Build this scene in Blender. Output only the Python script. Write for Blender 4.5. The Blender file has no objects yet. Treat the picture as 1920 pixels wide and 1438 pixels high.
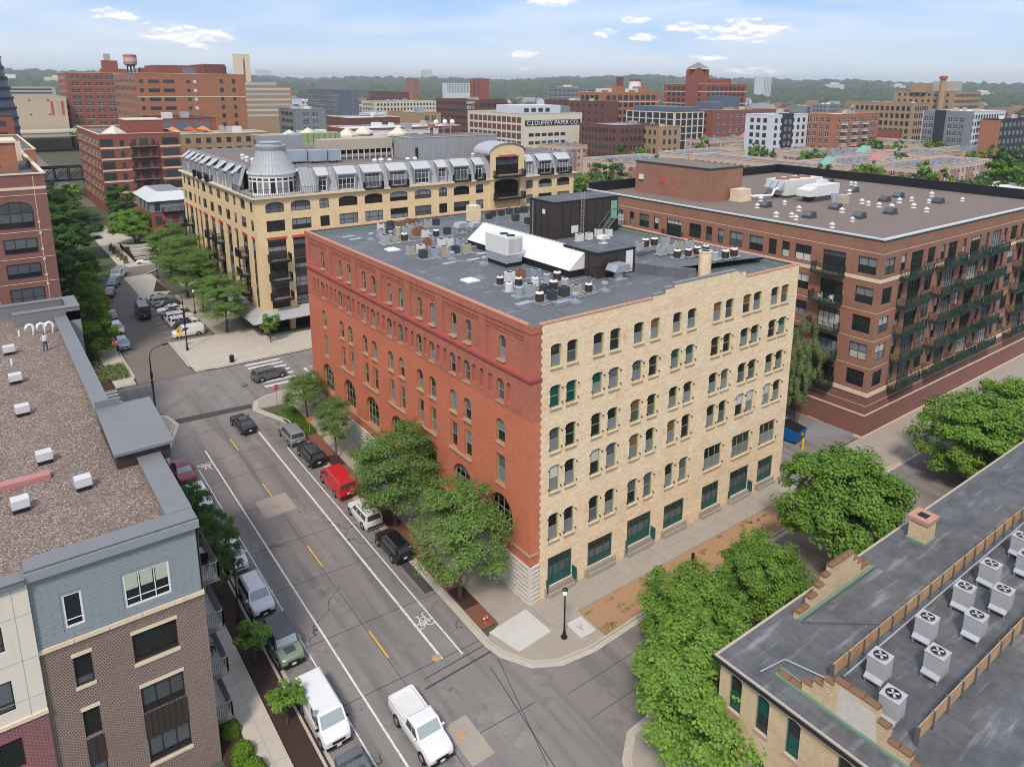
import bpy, math, random, bmesh
import numpy as np
from mathutils import Vector, Matrix
random.seed(7); RNG = np.random.default_rng(7)
R = math.radians
scene = bpy.context.scene
COL = scene.collection

# ------------------------------------------------------------------ camera
cam_d = bpy.data.cameras.new('camera'); cam = bpy.data.objects.new('camera', cam_d); COL.objects.link(cam)
F_, CX, CY, YAW, PITCH, ROLL = 1392.18, 1000.42, 489.02, 0.915238, 0.232716, 0.008258
cam_d.sensor_fit = 'HORIZONTAL'; cam_d.sensor_width = 36.0
cam_d.lens = F_ / 1920 * 36
cam_d.shift_x = (960 - CX) / 1920; cam_d.shift_y = (CY - 719) / 1920
cam_d.clip_start = 0.5; cam_d.clip_end = 30000
fw = Vector((math.cos(YAW)*math.cos(PITCH), math.sin(YAW)*math.cos(PITCH), -math.sin(PITCH)))
rt = Vector((math.sin(YAW), -math.cos(YAW), 0)); up = rt.cross(fw)
r_ = rt*math.cos(ROLL) + up*math.sin(ROLL); u_ = -rt*math.sin(ROLL) + up*math.cos(ROLL)
cam.matrix_world = Matrix(((r_.x, u_.x, -fw.x, -32.02), (r_.y, u_.y, -fw.y, -41.83), (r_.z, u_.z, -fw.z, 41.59), (0, 0, 0, 1)))
scene.camera = cam
CAMP = Vector((-32.02, -41.83, 41.59))

# ------------------------------------------------------------------ world: pale blue sky, thin high veil, a few small cumulus
SUN_EL, SUN_AZ = 50, 224           # azimuth of the sun measured counter-clockwise from +X
sd = Vector((math.cos(R(SUN_AZ))*math.cos(R(SUN_EL)), math.sin(R(SUN_AZ))*math.cos(R(SUN_EL)), math.sin(R(SUN_EL))))
W = bpy.data.worlds.new('World'); scene.world = W; W.use_nodes = True
nt = W.node_tree; nt.nodes.clear(); N = nt.nodes; L = nt.links
def wn(t, **k):
    n = N.new(t)
    for a, b in k.items(): setattr(n, a, b)
    return n
def wmath(op, a, b=None, clamp=False):
    n = wn('ShaderNodeMath', operation=op, use_clamp=clamp)
    for i, v in enumerate((a, b)):
        if v is None: continue
        if isinstance(v, (int, float)): n.inputs[i].default_value = v
        else: L.new(v, n.inputs[i])
    return n.outputs[0]
def wmix(f, a, b):
    n = wn('ShaderNodeMix', data_type='RGBA')
    for i, v in ((0, f), (6, a), (7, b)):
        if isinstance(v, (int, float)): n.inputs[i].default_value = v
        elif isinstance(v, tuple): n.inputs[i].default_value = v
        else: L.new(v, n.inputs[i])
    return n.outputs[2]
sky = wn('ShaderNodeTexSky', sky_type='NISHITA', sun_disc=False)
sky.sun_elevation = R(SUN_EL); sky.sun_rotation = R(90 - SUN_AZ); sky.altitude = 250; sky.air_density = 1.0; sky.dust_density = 0.6; sky.ozone_density = 2.0
tc = wn('ShaderNodeTexCoord'); sep = wn('ShaderNodeSeparateXYZ'); L.new(tc.outputs['Generated'], sep.inputs[0])
X_, Y_, Z_ = sep.outputs
skyc = wn('ShaderNodeVectorMath', operation='MULTIPLY'); L.new(sky.outputs[0], skyc.inputs[0]); skyc.inputs[1].default_value = (0.070, 0.083, 0.100)
az = wmath('ARCTAN2', Y_, X_)
PV = wn('ShaderNodeCombineXYZ'); L.new(az, PV.inputs[0]); L.new(Z_, PV.inputs[1])
# blue deepening off a milky horizon; unseen upper sky paled to neutralise ambient
g1 = wn('ShaderNodeValToRGB'); cr = g1.color_ramp; cr.elements[0].position = 0.0; cr.elements[0].color = (0.66, 0.72, 0.78, 1); cr.elements[1].position = 1.0; cr.elements[1].color = (0.42, 0.54, 0.72, 1)
for p_, c_ in ((0.018, (0.63, 0.71, 0.80, 1)), (0.05, (0.42, 0.57, 0.78, 1)), (0.115, (0.26, 0.45, 0.76, 1)), (0.35, (0.45, 0.58, 0.77, 1))): e_ = cr.elements.new(p_); e_.color = c_
L.new(Z_, g1.inputs[0])
base = wmix(0.25, g1.outputs[0], skyc.outputs[0])
mp = wn('ShaderNodeVectorMath', operation='MULTIPLY'); L.new(PV.outputs[0], mp.inputs[0]); mp.inputs[1].default_value = (2.6, 17.0, 1)
nz = wn('ShaderNodeTexNoise'); nz.inputs['Scale'].default_value = 1.5; nz.inputs['Detail'].default_value = 5; nz.inputs['Roughness'].default_value = 0.55; nz.inputs['Distortion'].default_value = 0.5
L.new(mp.outputs[0], nz.inputs['Vector'])
vr = wn('ShaderNodeMapRange'); L.new(nz.outputs[0], vr.inputs[0]); vr.inputs[1].default_value = 0.36; vr.inputs[2].default_value = 0.72; vr.inputs[3].default_value = 0.02; vr.inputs[4].default_value = 0.52
c1 = wmix(vr.outputs[0], base, (0.76, 0.78, 0.80, 1))
# small fair-weather cumulus: (azimuth deg, elevation deg, half width deg, half height deg)
PUFFS = [(76.7, 3.0, 3.6, 0.8), (80.8, 4.18, 1.6, 0.45), (37.2, 3.85, 3.4, 0.95), (41.3, 4.1, 2.1, 0.42), (45.2, 4.56, 1.5, 0.36), (47.7, 3.71, 1.3, 0.33), (44.6, 3.45, 1.3, 0.36), (53.4, 2.16, 1.4, 0.45), (51.2, 5.85, 1.7, 0.4), (39.5, 2.0, 2.0, 0.25), (35.9, 1.06, 2.8, 0.36), (53.2, 1.12, 0.8, 0.22)]
dist = None
for (a0, e0, wa, we) in PUFFS:
    v = wn('ShaderNodeVectorMath', operation='MULTIPLY_ADD'); L.new(PV.outputs[0], v.inputs[0]); sx_, sy_ = 1/R(wa), 1/R(we)
    v.inputs[1].default_value = (sx_, sy_, 0); v.inputs[2].default_value = (-R(a0)*sx_, -math.sin(R(e0))*sy_, 0)
    l_ = wn('ShaderNodeVectorMath', operation='LENGTH'); L.new(v.outputs[0], l_.inputs[0])
    dist = l_.outputs['Value'] if dist is None else wmath('MINIMUM', dist, l_.outputs['Value'])
m2 = wn('ShaderNodeVectorMath', operation='MULTIPLY'); L.new(PV.outputs[0], m2.inputs[0]); m2.inputs[1].default_value = (1.0, 2.3, 1)
nz2 = wn('ShaderNodeTexNoise'); nz2.inputs['Scale'].default_value = 36; nz2.inputs['Detail'].default_value = 7; nz2.inputs['Roughness'].default_value = 0.66; L.new(m2.outputs[0], nz2.inputs['Vector'])
m3 = wn('ShaderNodeVectorMath', operation='ADD'); L.new(m2.outputs[0], m3.inputs[0]); m3.inputs[1].default_value = (0.0, 0.010, 0)
nz3 = wn('ShaderNodeTexNoise'); nz3.inputs['Scale'].default_value = 36; nz3.inputs['Detail'].default_value = 3; L.new(m3.outputs[0], nz3.inputs['Vector'])
dn = wmath('SUBTRACT', wmath('MULTIPLY', nz2.outputs[0], 2.5), dist)
cov = wn('ShaderNodeMapRange', interpolation_type='SMOOTHSTEP'); L.new(dn, cov.inputs[0]); cov.inputs[1].default_value = 0.28; cov.inputs[2].default_value = 0.86
sh = wn('ShaderNodeMapRange'); L.new(wmath('SUBTRACT', nz2.outputs[0], nz3.outputs[0]), sh.inputs[0]); sh.inputs[1].default_value = -0.12; sh.inputs[2].default_value = 0.10
pc = wmix(sh.outputs[0], (0.60, 0.63, 0.68, 1), (1.0, 0.98, 0.95, 1))
c2 = wmix(wmath('MULTIPLY', cov.outputs[0], 0.9), c1, pc)
W.cycles.sampling_method = 'MANUAL'; W.cycles.sample_map_resolution = 128
bg = wn('ShaderNodeBackground'); bg.inputs[1].default_value = 0.68; L.new(c2, bg.inputs[0])
wo = wn('ShaderNodeOutputWorld'); L.new(bg.outputs[0], wo.inputs[0])

# ------------------------------------------------------------------ sun (bright veil: large soft disc) and exposure
sun_d = bpy.data.lights.new('sun', 'SUN'); sun = bpy.data.objects.new('sun', sun_d); COL.objects.link(sun)
sun_d.energy = 1.5; sun_d.angle = R(10); sun_d.color = (1.0, 0.90, 0.76)
sun.rotation_euler = (-sd).to_track_quat('-Z', 'Y').to_euler(); sun.location = (0, -60, 120)
vs = scene.view_settings; vs.view_transform = 'Standard'; vs.look = 'None'; vs.exposure = 1.05; vs.gamma = 1.0; vs.use_curve_mapping = False
vs.use_white_balance = True; vs.white_balance_temperature = 6600; vs.white_balance_tint = 12
scene.cycles.use_denoising = True; scene.cycles.pixel_filter_type = 'BLACKMAN_HARRIS'; scene.cycles.filter_width = 1.0
scene.cycles.max_bounces = 5; scene.cycles.diffuse_bounces = 3; scene.cycles.glossy_bounces = 2; scene.cycles.transmission_bounces = 2; scene.cycles.transparent_max_bounces = 4
scene.cycles.caustics_reflective = False; scene.cycles.caustics_refractive = False

# ------------------------------------------------------------------ terrain height
SL, YK = 0.04, 60.0
def zg(y): return SL * min(max(y, -60.0), YK)

# ------------------------------------------------------------------ materials
MATS = {}
def _new(name):
    m = bpy.data.materials.new(name); m.use_nodes = True; m.node_tree.nodes.clear()
    return m, m.node_tree.nodes, m.node_tree.links
class NG:
    def __init__(s, name):
        s.m, s.n, s.l = _new(name)
        s.out = s.n.new('ShaderNodeOutputMaterial'); s.b = s.n.new('ShaderNodeBsdfPrincipled'); s.l.new(s.b.outputs[0], s.out.inputs[0])
        s.geo = s.n.new('ShaderNodeNewGeometry')
    def add(s, t, **k):
        n = s.n.new(t)
        for a, b in k.items(): setattr(n, a, b)
        return n
    def set(s, inp, v):
        if isinstance(v, (int, float)): inp.default_value = v
        elif isinstance(v, (tuple, list)): inp.default_value = (*v, 1) if len(v) == 3 and inp.type == 'RGBA' else v
        else: s.l.new(v, inp)
    def math(s, op, a, b=None, c=None, clamp=False):
        n = s.add('ShaderNodeMath', operation=op, use_clamp=clamp)
        for i, v in enumerate((a, b, c)):
            if v is not None: s.set(n.inputs[i], v)
        return n.outputs[0]
    def mix(s, f, a, b, blend='MIX'):
        n = s.add('ShaderNodeMix', data_type='RGBA', blend_type=blend)
        s.set(n.inputs[0], f); s.set(n.inputs[6], a); s.set(n.inputs[7], b); return n.outputs[2]
    def noise(s, scale, detail=3, rough=0.5, vec=None, dist=0):
        n = s.add('ShaderNodeTexNoise'); n.inputs['Scale'].default_value = scale; n.inputs['Detail'].default_value = detail
        n.inputs['Roughness'].default_value = rough; n.inputs['Distortion'].default_value = dist
        s.l.new(vec if vec is not None else s.geo.outputs['Position'], n.inputs['Vector']); return n.outputs[0]
    def ramp(s, f, lo, hi):
        n = s.add('ShaderNodeMapRange', interpolation_type='SMOOTHSTEP'); s.set(n.inputs[0], f); n.inputs[1].default_value = lo; n.inputs[2].default_value = hi; return n.outputs[0]
    def scaled(s, sx, sy, sz):
        n = s.add('ShaderNodeVectorMath', operation='MULTIPLY'); s.l.new(s.geo.outputs['Position'], n.inputs[0]); n.inputs[1].default_value = (sx, sy, sz); return n.outputs[0]
    def bump(s, h, strength=0.3, dist=0.02):
        n = s.add('ShaderNodeBump'); n.inputs['Strength'].default_value = strength; n.inputs['Distance'].default_value = dist
        s.set(n.inputs['Height'], h); s.l.new(n.outputs[0], s.b.inputs['Normal'])
    def wallvec(s):
        """(along the wall, height, 0) for upright walls of any heading on the grid"""
        sn = s.add('ShaderNodeSeparateXYZ'); s.l.new(s.geo.outputs['True Normal'], sn.inputs[0])
        sp = s.add('ShaderNodeSeparateXYZ'); s.l.new(s.geo.outputs['Position'], sp.inputs[0])
        g = s.math('GREATER_THAN', s.math('ABSOLUTE', sn.outputs[0]), s.math('ABSOLUTE', sn.outputs[1]))
        mx = s.add('ShaderNodeMix', data_type='FLOAT'); s.l.new(g, mx.inputs[0]); s.l.new(sp.outputs[0], mx.inputs[2]); s.l.new(sp.outputs[1], mx.inputs[3])
        c = s.add('ShaderNodeCombineXYZ'); s.l.new(mx.outputs[0], c.inputs[0]); s.l.new(sp.outputs[2], c.inputs[1]); return c.outputs[0]
    def fin(s, rough=0.8, metal=0, spec=0.3):
        s.b.inputs['Roughness'].default_value = rough; s.b.inputs['Metallic'].default_value = metal; s.b.inputs['Specular IOR Level'].default_value = spec
        MATS[s.m.name] = s.m; return s.m
def c3(c, k=1.0): return tuple(min(1.0, v*k) for v in c)
def plain(name, c, rough=0.7, metal=0, spec=0.35, var=0.12, scale=1.5, streak=0.0, grain=0.0):
    """painted / plastered / metal surface with uneven tone, optional vertical weather streaks and fine grain"""
    g = NG(name)
    f = g.noise(scale, 4, 0.6)
    col = g.mix(f, c3(c, 1-var), c3(c, 1+var))
    if streak:
        f2 = g.ramp(g.noise(1.0, 4, 0.6, g.scaled(2.2, 2.2, 0.25)), 0.48, 0.75)
        col = g.mix(g.math('MULTIPLY', f2, streak), col, c3(c, 0.5))
    if grain:
        col = g.mix(g.math('MULTIPLY', g.noise(38, 2, 0.7), grain), col, c3(c, 0.45))
    oi = g.add('ShaderNodeObjectInfo')
    col = g.mix(g.math('MULTIPLY', oi.outputs['Random'], 0.12), col, c3(c, 0.8))
    g.set(g.b.inputs['Base Color'], col)
    return g.fin(rough, metal, spec)
def brick(name, ca, cb, mortar, bw=0.23, bh=0.078, ms=0.10, stain=0.35, staincol=None, patch=0.25, rough=0.88, bump=0.2):
    g = NG(name); v = g.wallvec()
    t = g.add('ShaderNodeTexBrick'); g.l.new(v, t.inputs['Vector']); t.inputs['Scale'].default_value = 1.0
    g.set(t.inputs['Color1'], ca); g.set(t.inputs['Color2'], cb); g.set(t.inputs['Mortar'], mortar)
    t.inputs['Mortar Size'].default_value = bh*ms; t.inputs['Mortar Smooth'].default_value = 0.2; t.inputs['Brick Width'].default_value = bw; t.inputs['Row Height'].default_value = bh
    t.offset = 0.5
    a = g.noise(0.35, 5, 0.6, v); b = g.noise(2.6, 4, 0.65, v)
    mean = tuple((p+q)/2 for p, q in zip(ca, cb))
    col = g.mix(g.math('MULTIPLY', g.ramp(b, 0.4, 0.75), patch), t.outputs[0], c3(mean, 1.35))
    col = g.mix(g.math('MULTIPLY', g.ramp(a, 0.42, 0.72), stain), col, staincol or c3(mean, 0.6))
    g.set(g.b.inputs['Base Color'], col)
    if bump: g.bump(t.outputs['Fac'], bump, -0.01)
    return g.fin(rough, 0, 0.2)
def glass(name, c, rough=0.06, spec=0.6, var=0.5):
    g = NG(name); oi = g.add('ShaderNodeObjectInfo')
    f = g.math('ADD', g.math('MULTIPLY', g.noise(0.55, 2, 0.5), 0.6), g.math('MULTIPLY', oi.outputs['Random'], 0.5))
    g.set(g.b.inputs['Base Color'], g.mix(f, c3(c, 1-var), c3(c, 1+var)))
    return g.fin(rough, 0, spec)
# --- masonry
brick('brick_red_lower', (0.62, 0.185, 0.095), (0.50, 0.135, 0.068), (0.52, 0.25, 0.17), stain=0.35, staincol=(0.42, 0.12, 0.068), patch=0.35)
brick('brick_red_upper', (0.50, 0.155, 0.098), (0.38, 0.112, 0.074), (0.44, 0.22, 0.16), stain=0.5, staincol=(0.30, 0.115, 0.085), patch=0.35)
def yellow_brick():
    g = NG('brick_yellow'); v = g.wallvec()
    t = g.add('ShaderNodeTexBrick'); g.l.new(v, t.inputs['Vector']); t.inputs['Scale'].default_value = 1.0
    g.set(t.inputs['Color1'], (0.90, 0.70, 0.46)); g.set(t.inputs['Color2'], (0.68, 0.47, 0.275)); g.set(t.inputs['Mortar'], (0.82, 0.68, 0.50))
    t.inputs['Mortar Size'].default_value = 0.012; t.inputs['Brick Width'].default_value = 0.24; t.inputs['Row Height'].default_value = 0.08
    sp = g.add('ShaderNodeSeparateXYZ'); g.l.new(g.geo.outputs['Position'], sp.inputs[0]); z = sp.outputs[2]
    def vec(a_, b_): n = g.add('ShaderNodeVectorMath', operation='MULTIPLY'); g.l.new(v, n.inputs[0]); n.inputs[1].default_value = (a_, b_, 1); return n.outputs[0]
    col = t.outputs[0]
    col = g.mix(g.math('MULTIPLY', g.ramp(g.noise(1.0, 6, 0.75, vec(0.8, 3.0)), 0.44, 0.66), 0.66), col, (0.93, 0.78, 0.57))      # bleached repointing
    col = g.mix(g.math('MULTIPLY', g.ramp(g.noise(1.0, 5, 0.7, vec(0.35, 0.8)), 0.48, 0.70), 0.40), col, (0.62, 0.43, 0.28))
    bands = g.math('SINE', g.math('MULTIPLY', g.math('ADD', z, g.math('MULTIPLY', g.noise(0.5, 3, 0.5, v), 1.6)), 1.78))
    rust = g.ramp(g.noise(1.0, 5, 0.7, vec(1.4, 0.5)), 0.50, 0.74)
    col = g.mix(g.math('MULTIPLY', g.math('MULTIPLY', rust, g.ramp(bands, -0.6, 0.7)), 0.6), col, (0.62, 0.34, 0.17))
    dk = g.ramp(g.noise(1.0, 3, 0.8, vec(5.0, 11.0)), 0.58, 0.70)
    col = g.mix(g.math('MULTIPLY', dk, 0.55), col, (0.42, 0.29, 0.19))
    g.set(g.b.inputs['Base Color'], col); g.bump(t.outputs['Fac'], 0.15, -0.01); g.fin(0.9, 0, 0.2)
yellow_brick()
brick('brick_cream', (0.80, 0.61, 0.36), (0.70, 0.51, 0.28), (0.76, 0.62, 0.42), bw=0.3, bh=0.1, stain=0.22, patch=0.3)
brick('brick_brown', (0.33, 0.155, 0.105), (0.25, 0.115, 0.080), (0.36, 0.23, 0.17), bw=0.25, bh=0.09, stain=0.3, patch=0.3)
brick('brick_plum', (0.24, 0.105, 0.090), (0.19, 0.08, 0.07), (0.33, 0.20, 0.17), stain=0.25)
brick('brick_ironspot', (0.135, 0.082, 0.068), (0.088, 0.054, 0.047), (0.40, 0.32, 0.27), bw=0.24, bh=0.088, ms=0.20, stain=0.1, patch=0.1)
brick('brick_mauve', (0.21, 0.075, 0.085), (0.16, 0.055, 0.062), (0.36, 0.22, 0.22), bw=0.30, bh=0.105, ms=0.16, stain=0.1)
brick('brick_buff', (0.62, 0.46, 0.26), (0.44, 0.31, 0.16), (0.62, 0.53, 0.40), bw=0.26, bh=0.095, ms=0.18, stain=0.35)
brick('brick_far_red', (0.30, 0.095, 0.065), (0.25, 0.075, 0.05), (0.30, 0.14, 0.11), bw=0.6, bh=0.3, stain=0.25)
brick('brick_far_orange', (0.40, 0.17, 0.095), (0.33, 0.13, 0.07), (0.40, 0.22, 0.15), bw=0.6, bh=0.3, stain=0.25)
brick('brick_far_tan', (0.42, 0.28, 0.17), (0.34, 0.22, 0.13), (0.4, 0.3, 0.2), bw=0.6, bh=0.3, stain=0.25)
brick('brick_far_dark', (0.17, 0.075, 0.06), (0.13, 0.058, 0.048), (0.2, 0.12, 0.1), bw=0.6, bh=0.3, stain=0.25)
plain('limestone', (0.62, 0.57, 0.51), 0.9, var=0.22, scale=2.2, grain=0.25)
plain('stone_trim', (0.72, 0.60, 0.44), 0.85, var=0.15, streak=0.2)
plain('stone_sill', (0.44, 0.30, 0.21), 0.85, var=0.2)
plain('tile_coping', (0.50, 0.26, 0.19), 0.7, var=0.3, scale=3, grain=0.2)
plain('band_red', (0.43, 0.085, 0.085), 0.5, var=0.12)
plain('lintel_red', (0.50, 0.09, 0.06), 0.6)
plain('sandstone_far', (0.50, 0.42, 0.30), 0.85, var=0.12)
plain('peach', (0.60, 0.46, 0.37), 0.85, var=0.1, streak=0.1)
plain('peach_brick', (0.42, 0.21, 0.155), 0.85, var=0.15)
plain('cream_stucco', (0.72, 0.66, 0.57), 0.85, var=0.06, streak=0.15)
plain('white_paint', (0.78, 0.77, 0.75), 0.5, var=0.05, streak=0.1)
plain('cream_far', (0.66, 0.60, 0.49), 0.85, var=0.1)
plain('white_far', (0.62, 0.64, 0.68), 0.8, var=0.08)
plain('grey_far', (0.22, 0.235, 0.255), 0.7, var=0.12)
plain('bluegrey_far', (0.12, 0.15, 0.19), 0.6, var=0.12)
plain('dark_far', (0.035, 0.04, 0.048), 0.5, var=0.2)
plain('concrete_plaza', (0.52, 0.465, 0.395), 0.92, var=0.16, scale=0.7, grain=0.18)
plain('concrete', (0.385, 0.338, 0.290), 0.92, var=0.16, scale=0.9, streak=0.0, grain=0.22)
plain('concrete_pale', (0.58, 0.56, 0.53), 0.92, var=0.12, scale=1.2, grain=0.15)
plain('concrete_kerb', (0.50, 0.455, 0.39), 0.9, var=0.22, scale=1.8, grain=0.2)
plain('concrete_far', (0.44, 0.41, 0.37), 0.9, var=0.15)
# --- metals, paint
plain('zinc', (0.40, 0.415, 0.44), 0.55, 0.0, 0.5, var=0.10, scale=0.8, streak=0.12)
plain('zinc_roof', (0.50, 0.51, 0.53), 0.6, 0.0, 0.4, var=0.08)
plain('zinc_light', (0.60, 0.61, 0.625), 0.5, 0.0, 0.5, var=0.08)
plain('metal_coping', (0.205, 0.208, 0.218), 0.5, 0.1, 0.5, var=0.14, scale=0.7)
plain('metal_panel_grey', (0.33, 0.345, 0.365), 0.5, 0.2, 0.4, var=0.08)
plain('metal_brown', (0.055, 0.042, 0.038), 0.5, 0.1, 0.4, var=0.18)
plain('galvanised', (0.52, 0.545, 0.57), 0.38, 0.55, 0.5, var=0.2, scale=2.5)
plain('steel_dark', (0.022, 0.023, 0.026), 0.5, 0.3, 0.4)
plain('steel_grey', (0.16, 0.16, 0.165), 0.5, 0.3, 0.4)
plain('rusty_steel', (0.46, 0.29, 0.16), 0.85, var=0.45, scale=1.3, streak=0.5)
plain('green_paint', (0.022, 0.095, 0.088), 0.5, var=0.18)
plain('green_trim', (0.30, 0.36, 0.20), 0.6, var=0.15)
plain('green_copper', (0.17, 0.26, 0.20), 0.6, var=0.2)
plain('green_balcony', (0.012, 0.052, 0.046), 0.5, var=0.25)
plain('frame_dark', (0.028, 0.027, 0.028), 0.5)
plain('frame_green', (0.02, 0.045, 0.042), 0.5)
plain('frame_white', (0.76, 0.77, 0.78), 0.5, var=0.04)
plain('blind_sage', (0.44, 0.48, 0.38), 0.8)
plain('siding_blue', (0.265, 0.305, 0.33), 0.75, var=0.08, scale=3)
plain('membrane_white', (0.78, 0.77, 0.75), 0.55, var=0.07, scale=0.5, streak=0.1)
plain('condenser_grey', (0.46, 0.455, 0.48), 0.5, 0.1, var=0.08)
plain('grey_unit', (0.45, 0.455, 0.45), 0.5, 0.1, var=0.12); plain('tan_unit', (0.46, 0.40, 0.32), 0.6, var=0.15)
plain('white_unit', (0.70, 0.70, 0.68), 0.5, var=0.12); plain('dark_unit', (0.065, 0.075, 0.085), 0.5, 0.1, var=0.2)
plain('brown_unit', (0.075, 0.048, 0.038), 0.55, 0.1, var=0.25); plain('blue_unit', (0.36, 0.43, 0.50), 0.45, 0.2, var=0.15)
plain('rust_unit', (0.30, 0.13, 0.07), 0.8, var=0.4, scale=4)
plain('black_plastic', (0.012, 0.012, 0.013), 0.6)
plain('rubber', (0.014, 0.014, 0.015), 0.8)
plain('awning_grey', (0.46, 0.47, 0.48), 0.5, 0.2, var=0.1)
plain('red_plastic', (0.62, 0.03, 0.025), 0.4); plain('yellow_plastic', (0.80, 0.52, 0.02), 0.45); plain('orange_fabric', (0.75, 0.22, 0.05), 0.8)
plain('blue_bin', (0.005, 0.10, 0.33), 0.45); plain('blue_tarp', (0.01, 0.28, 0.55), 0.55)
plain('wood_brown', (0.20, 0.11, 0.06), 0.8); plain('bark', (0.12, 0.085, 0.062), 0.95, var=0.3, scale=8, grain=0.3)
plain('mulch', (0.065, 0.036, 0.028), 0.95, var=0.5, scale=9, grain=0.7)
plain('chips', (0.44, 0.265, 0.155), 0.95, var=0.35, scale=7, grain=0.55)
plain('paver_red', (0.23, 0.095, 0.065), 0.9, var=0.3, scale=7, grain=0.4)
plain('pink_roof', (0.46, 0.20, 0.19), 0.6); plain('teal_roof', (0.20, 0.40, 0.34), 0.5)
# --- glass
glass('glass_dark', (0.018, 0.020, 0.022)); glass('glass_mid', (0.09, 0.10, 0.11)); glass('glass_screen', (0.20, 0.215, 0.235), 0.35, 0.3, 0.25)
glass('glass_green', (0.006, 0.075, 0.06), 0.12, 0.5, 0.2); glass('glass_blind', (0.50, 0.50, 0.47), 0.3, 0.4, 0.25); glass('glass_tan', (0.16, 0.09, 0.05), 0.2, 0.5, 0.5)
glass('glass_car', (0.05, 0.06, 0.065), 0.04, 0.7, 0.2); glass('windscreen', (0.30, 0.35, 0.36), 0.06, 0.7, 0.12); glass('glass_far', (0.045, 0.05, 0.055), 0.15, 0.5, 0.6)
# --- ground
def ground_mats():
    g = NG('asphalt'); P = g.geo.outputs['Position']
    col = g.mix(g.noise(0.16, 5, 0.6), (0.175, 0.160, 0.155), (0.255, 0.234, 0.225))
    wear = g.ramp(g.noise(1.0, 4, 0.55, g.scaled(0.7, 0.045, 0)), 0.44, 0.66)
    col = g.mix(g.math('MULTIPLY', wear, 0.62), col, (0.105, 0.098, 0.097))
    col = g.mix(g.math('MULTIPLY', g.ramp(g.noise(0.33, 5, 0.7), 0.56, 0.66), 0.45), col, (0.31, 0.285, 0.268))
    col = g.mix(g.math('MULTIPLY', g.ramp(g.noise(0.7, 4, 0.6), 0.58, 0.72), 0.35), col, (0.065, 0.061, 0.062))
    gr = g.noise(22, 2, 0.8)
    col = g.mix(g.math('MULTIPLY', g.ramp(gr, 0.42, 0.66), 0.45), col, (0.30, 0.275, 0.255))
    # tar-filled cracks
    vo = g.add('ShaderNodeTexVoronoi', feature='DISTANCE_TO_EDGE'); wv = g.add('ShaderNodeVectorMath', operation='ADD')
    nn = g.add('ShaderNodeTexNoise'); nn.inputs['Scale'].default_value = 0.55; nn.inputs['Detail'].default_value = 4; g.l.new(P, nn.inputs['Vector'])
    sc = g.add('ShaderNodeVectorMath', operation='SCALE'); g.l.new(nn.outputs[1], sc.inputs[0]); sc.inputs['Scale'].default_value = 2.6
    g.l.new(sc.outputs[0], wv.inputs[1]); g.l.new(g.scaled(1, 1, 0), wv.inputs[0]); g.l.new(wv.outputs[0], vo.inputs['Vector']); vo.inputs['Scale'].default_value = 0.085
    cr = g.math('MULTIPLY', g.math('LESS_THAN', vo.outputs['Distance'], 0.0032), g.ramp(g.noise(0.2, 2, 0.5), 0.50, 0.58))
    col = g.mix(g.math('MULTIPLY', cr, 0.85), col, (0.035, 0.033, 0.033))
    g.set(g.b.inputs['Base Color'], col); g.bump(gr, 0.25, 0.01); g.fin(0.88, 0, 0.25)
    g = NG('gravel')
    v1 = g.add('ShaderNodeTexVoronoi'); g.l.new(g.geo.outputs['Position'], v1.inputs['Vector']); v1.inputs['Scale'].default_value = 13
    sx = g.add('ShaderNodeSeparateXYZ'); g.l.new(v1.outputs['Color'], sx.inputs[0])
    col = g.mix(sx.outputs[0], (0.12, 0.080, 0.064), (0.33, 0.262, 0.222))
    col = g.mix(g.math('MULTIPLY', g.math('GREATER_THAN', sx.outputs[1], 0.91), 0.6), col, (0.62, 0.55, 0.49))
    col = g.mix(g.math('MULTIPLY', g.ramp(g.noise(0.5, 4, 0.6), 0.45, 0.7), 0.4), col, (0.16, 0.11, 0.09))
    g.set(g.b.inputs['Base Color'], col); g.bump(v1.outputs['Distance'], 0.9, -0.05); g.fin(0.92, 0, 0.2)
    g = NG('gravel_far'); col = g.mix(g.noise(3.5, 3, 0.7), (0.13, 0.10, 0.09), (0.30, 0.245, 0.215)); col = g.mix(g.math('MULTIPLY', g.noise(0.2, 3, 0.5), 0.3), col, (0.15, 0.115, 0.10))
    g.set(g.b.inputs['Base Color'], col); g.fin(0.95, 0, 0.15)
    g = NG('roof_tar')
    col = g.mix(g.noise(0.35, 5, 0.6), (0.085, 0.090, 0.100), (0.165, 0.172, 0.187))
    wet_sheen = g.ramp(g.noise(1.0, 5, 0.65, g.scaled(0.45, 0.9, 1)), 0.55, 0.7)
    col = g.mix(g.math('MULTIPLY', wet_sheen, 0.6), col, (0.24, 0.25, 0.27))  # reflective sheen of wet roofing painted in as paler colour, roughness drops too
    sp = g.add('ShaderNodeSeparateXYZ'); g.l.new(g.geo.outputs['Position'], sp.inputs[0])
    seam = g.math('LESS_THAN', g.math('FRACT', g.math('MULTIPLY', sp.outputs[0], 0.97)), 0.05)
    col = g.mix(g.math('MULTIPLY', seam, 0.35), col, (0.03, 0.032, 0.036))
    g.set(g.b.inputs['Base Color'], col); g.set(g.b.inputs['Roughness'], g.mix(wet_sheen, (0.62, 0.62, 0.62), (0.28, 0.28, 0.28)))
    rr = g.b.inputs['Roughness'].links[0]; MATS['roof_tar'] = g.m; g.b.inputs['Specular IOR Level'].default_value = 0.4
    g = NG('roof_tar_old')
    col = g.mix(g.ramp(g.noise(0.5, 6, 0.7), 0.25, 0.75), (0.075, 0.076, 0.083), (0.15, 0.152, 0.163))
    st = g.ramp(g.noise(1.0, 5, 0.6, g.scaled(0.22, 1.6, 1)), 0.54, 0.72)
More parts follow.
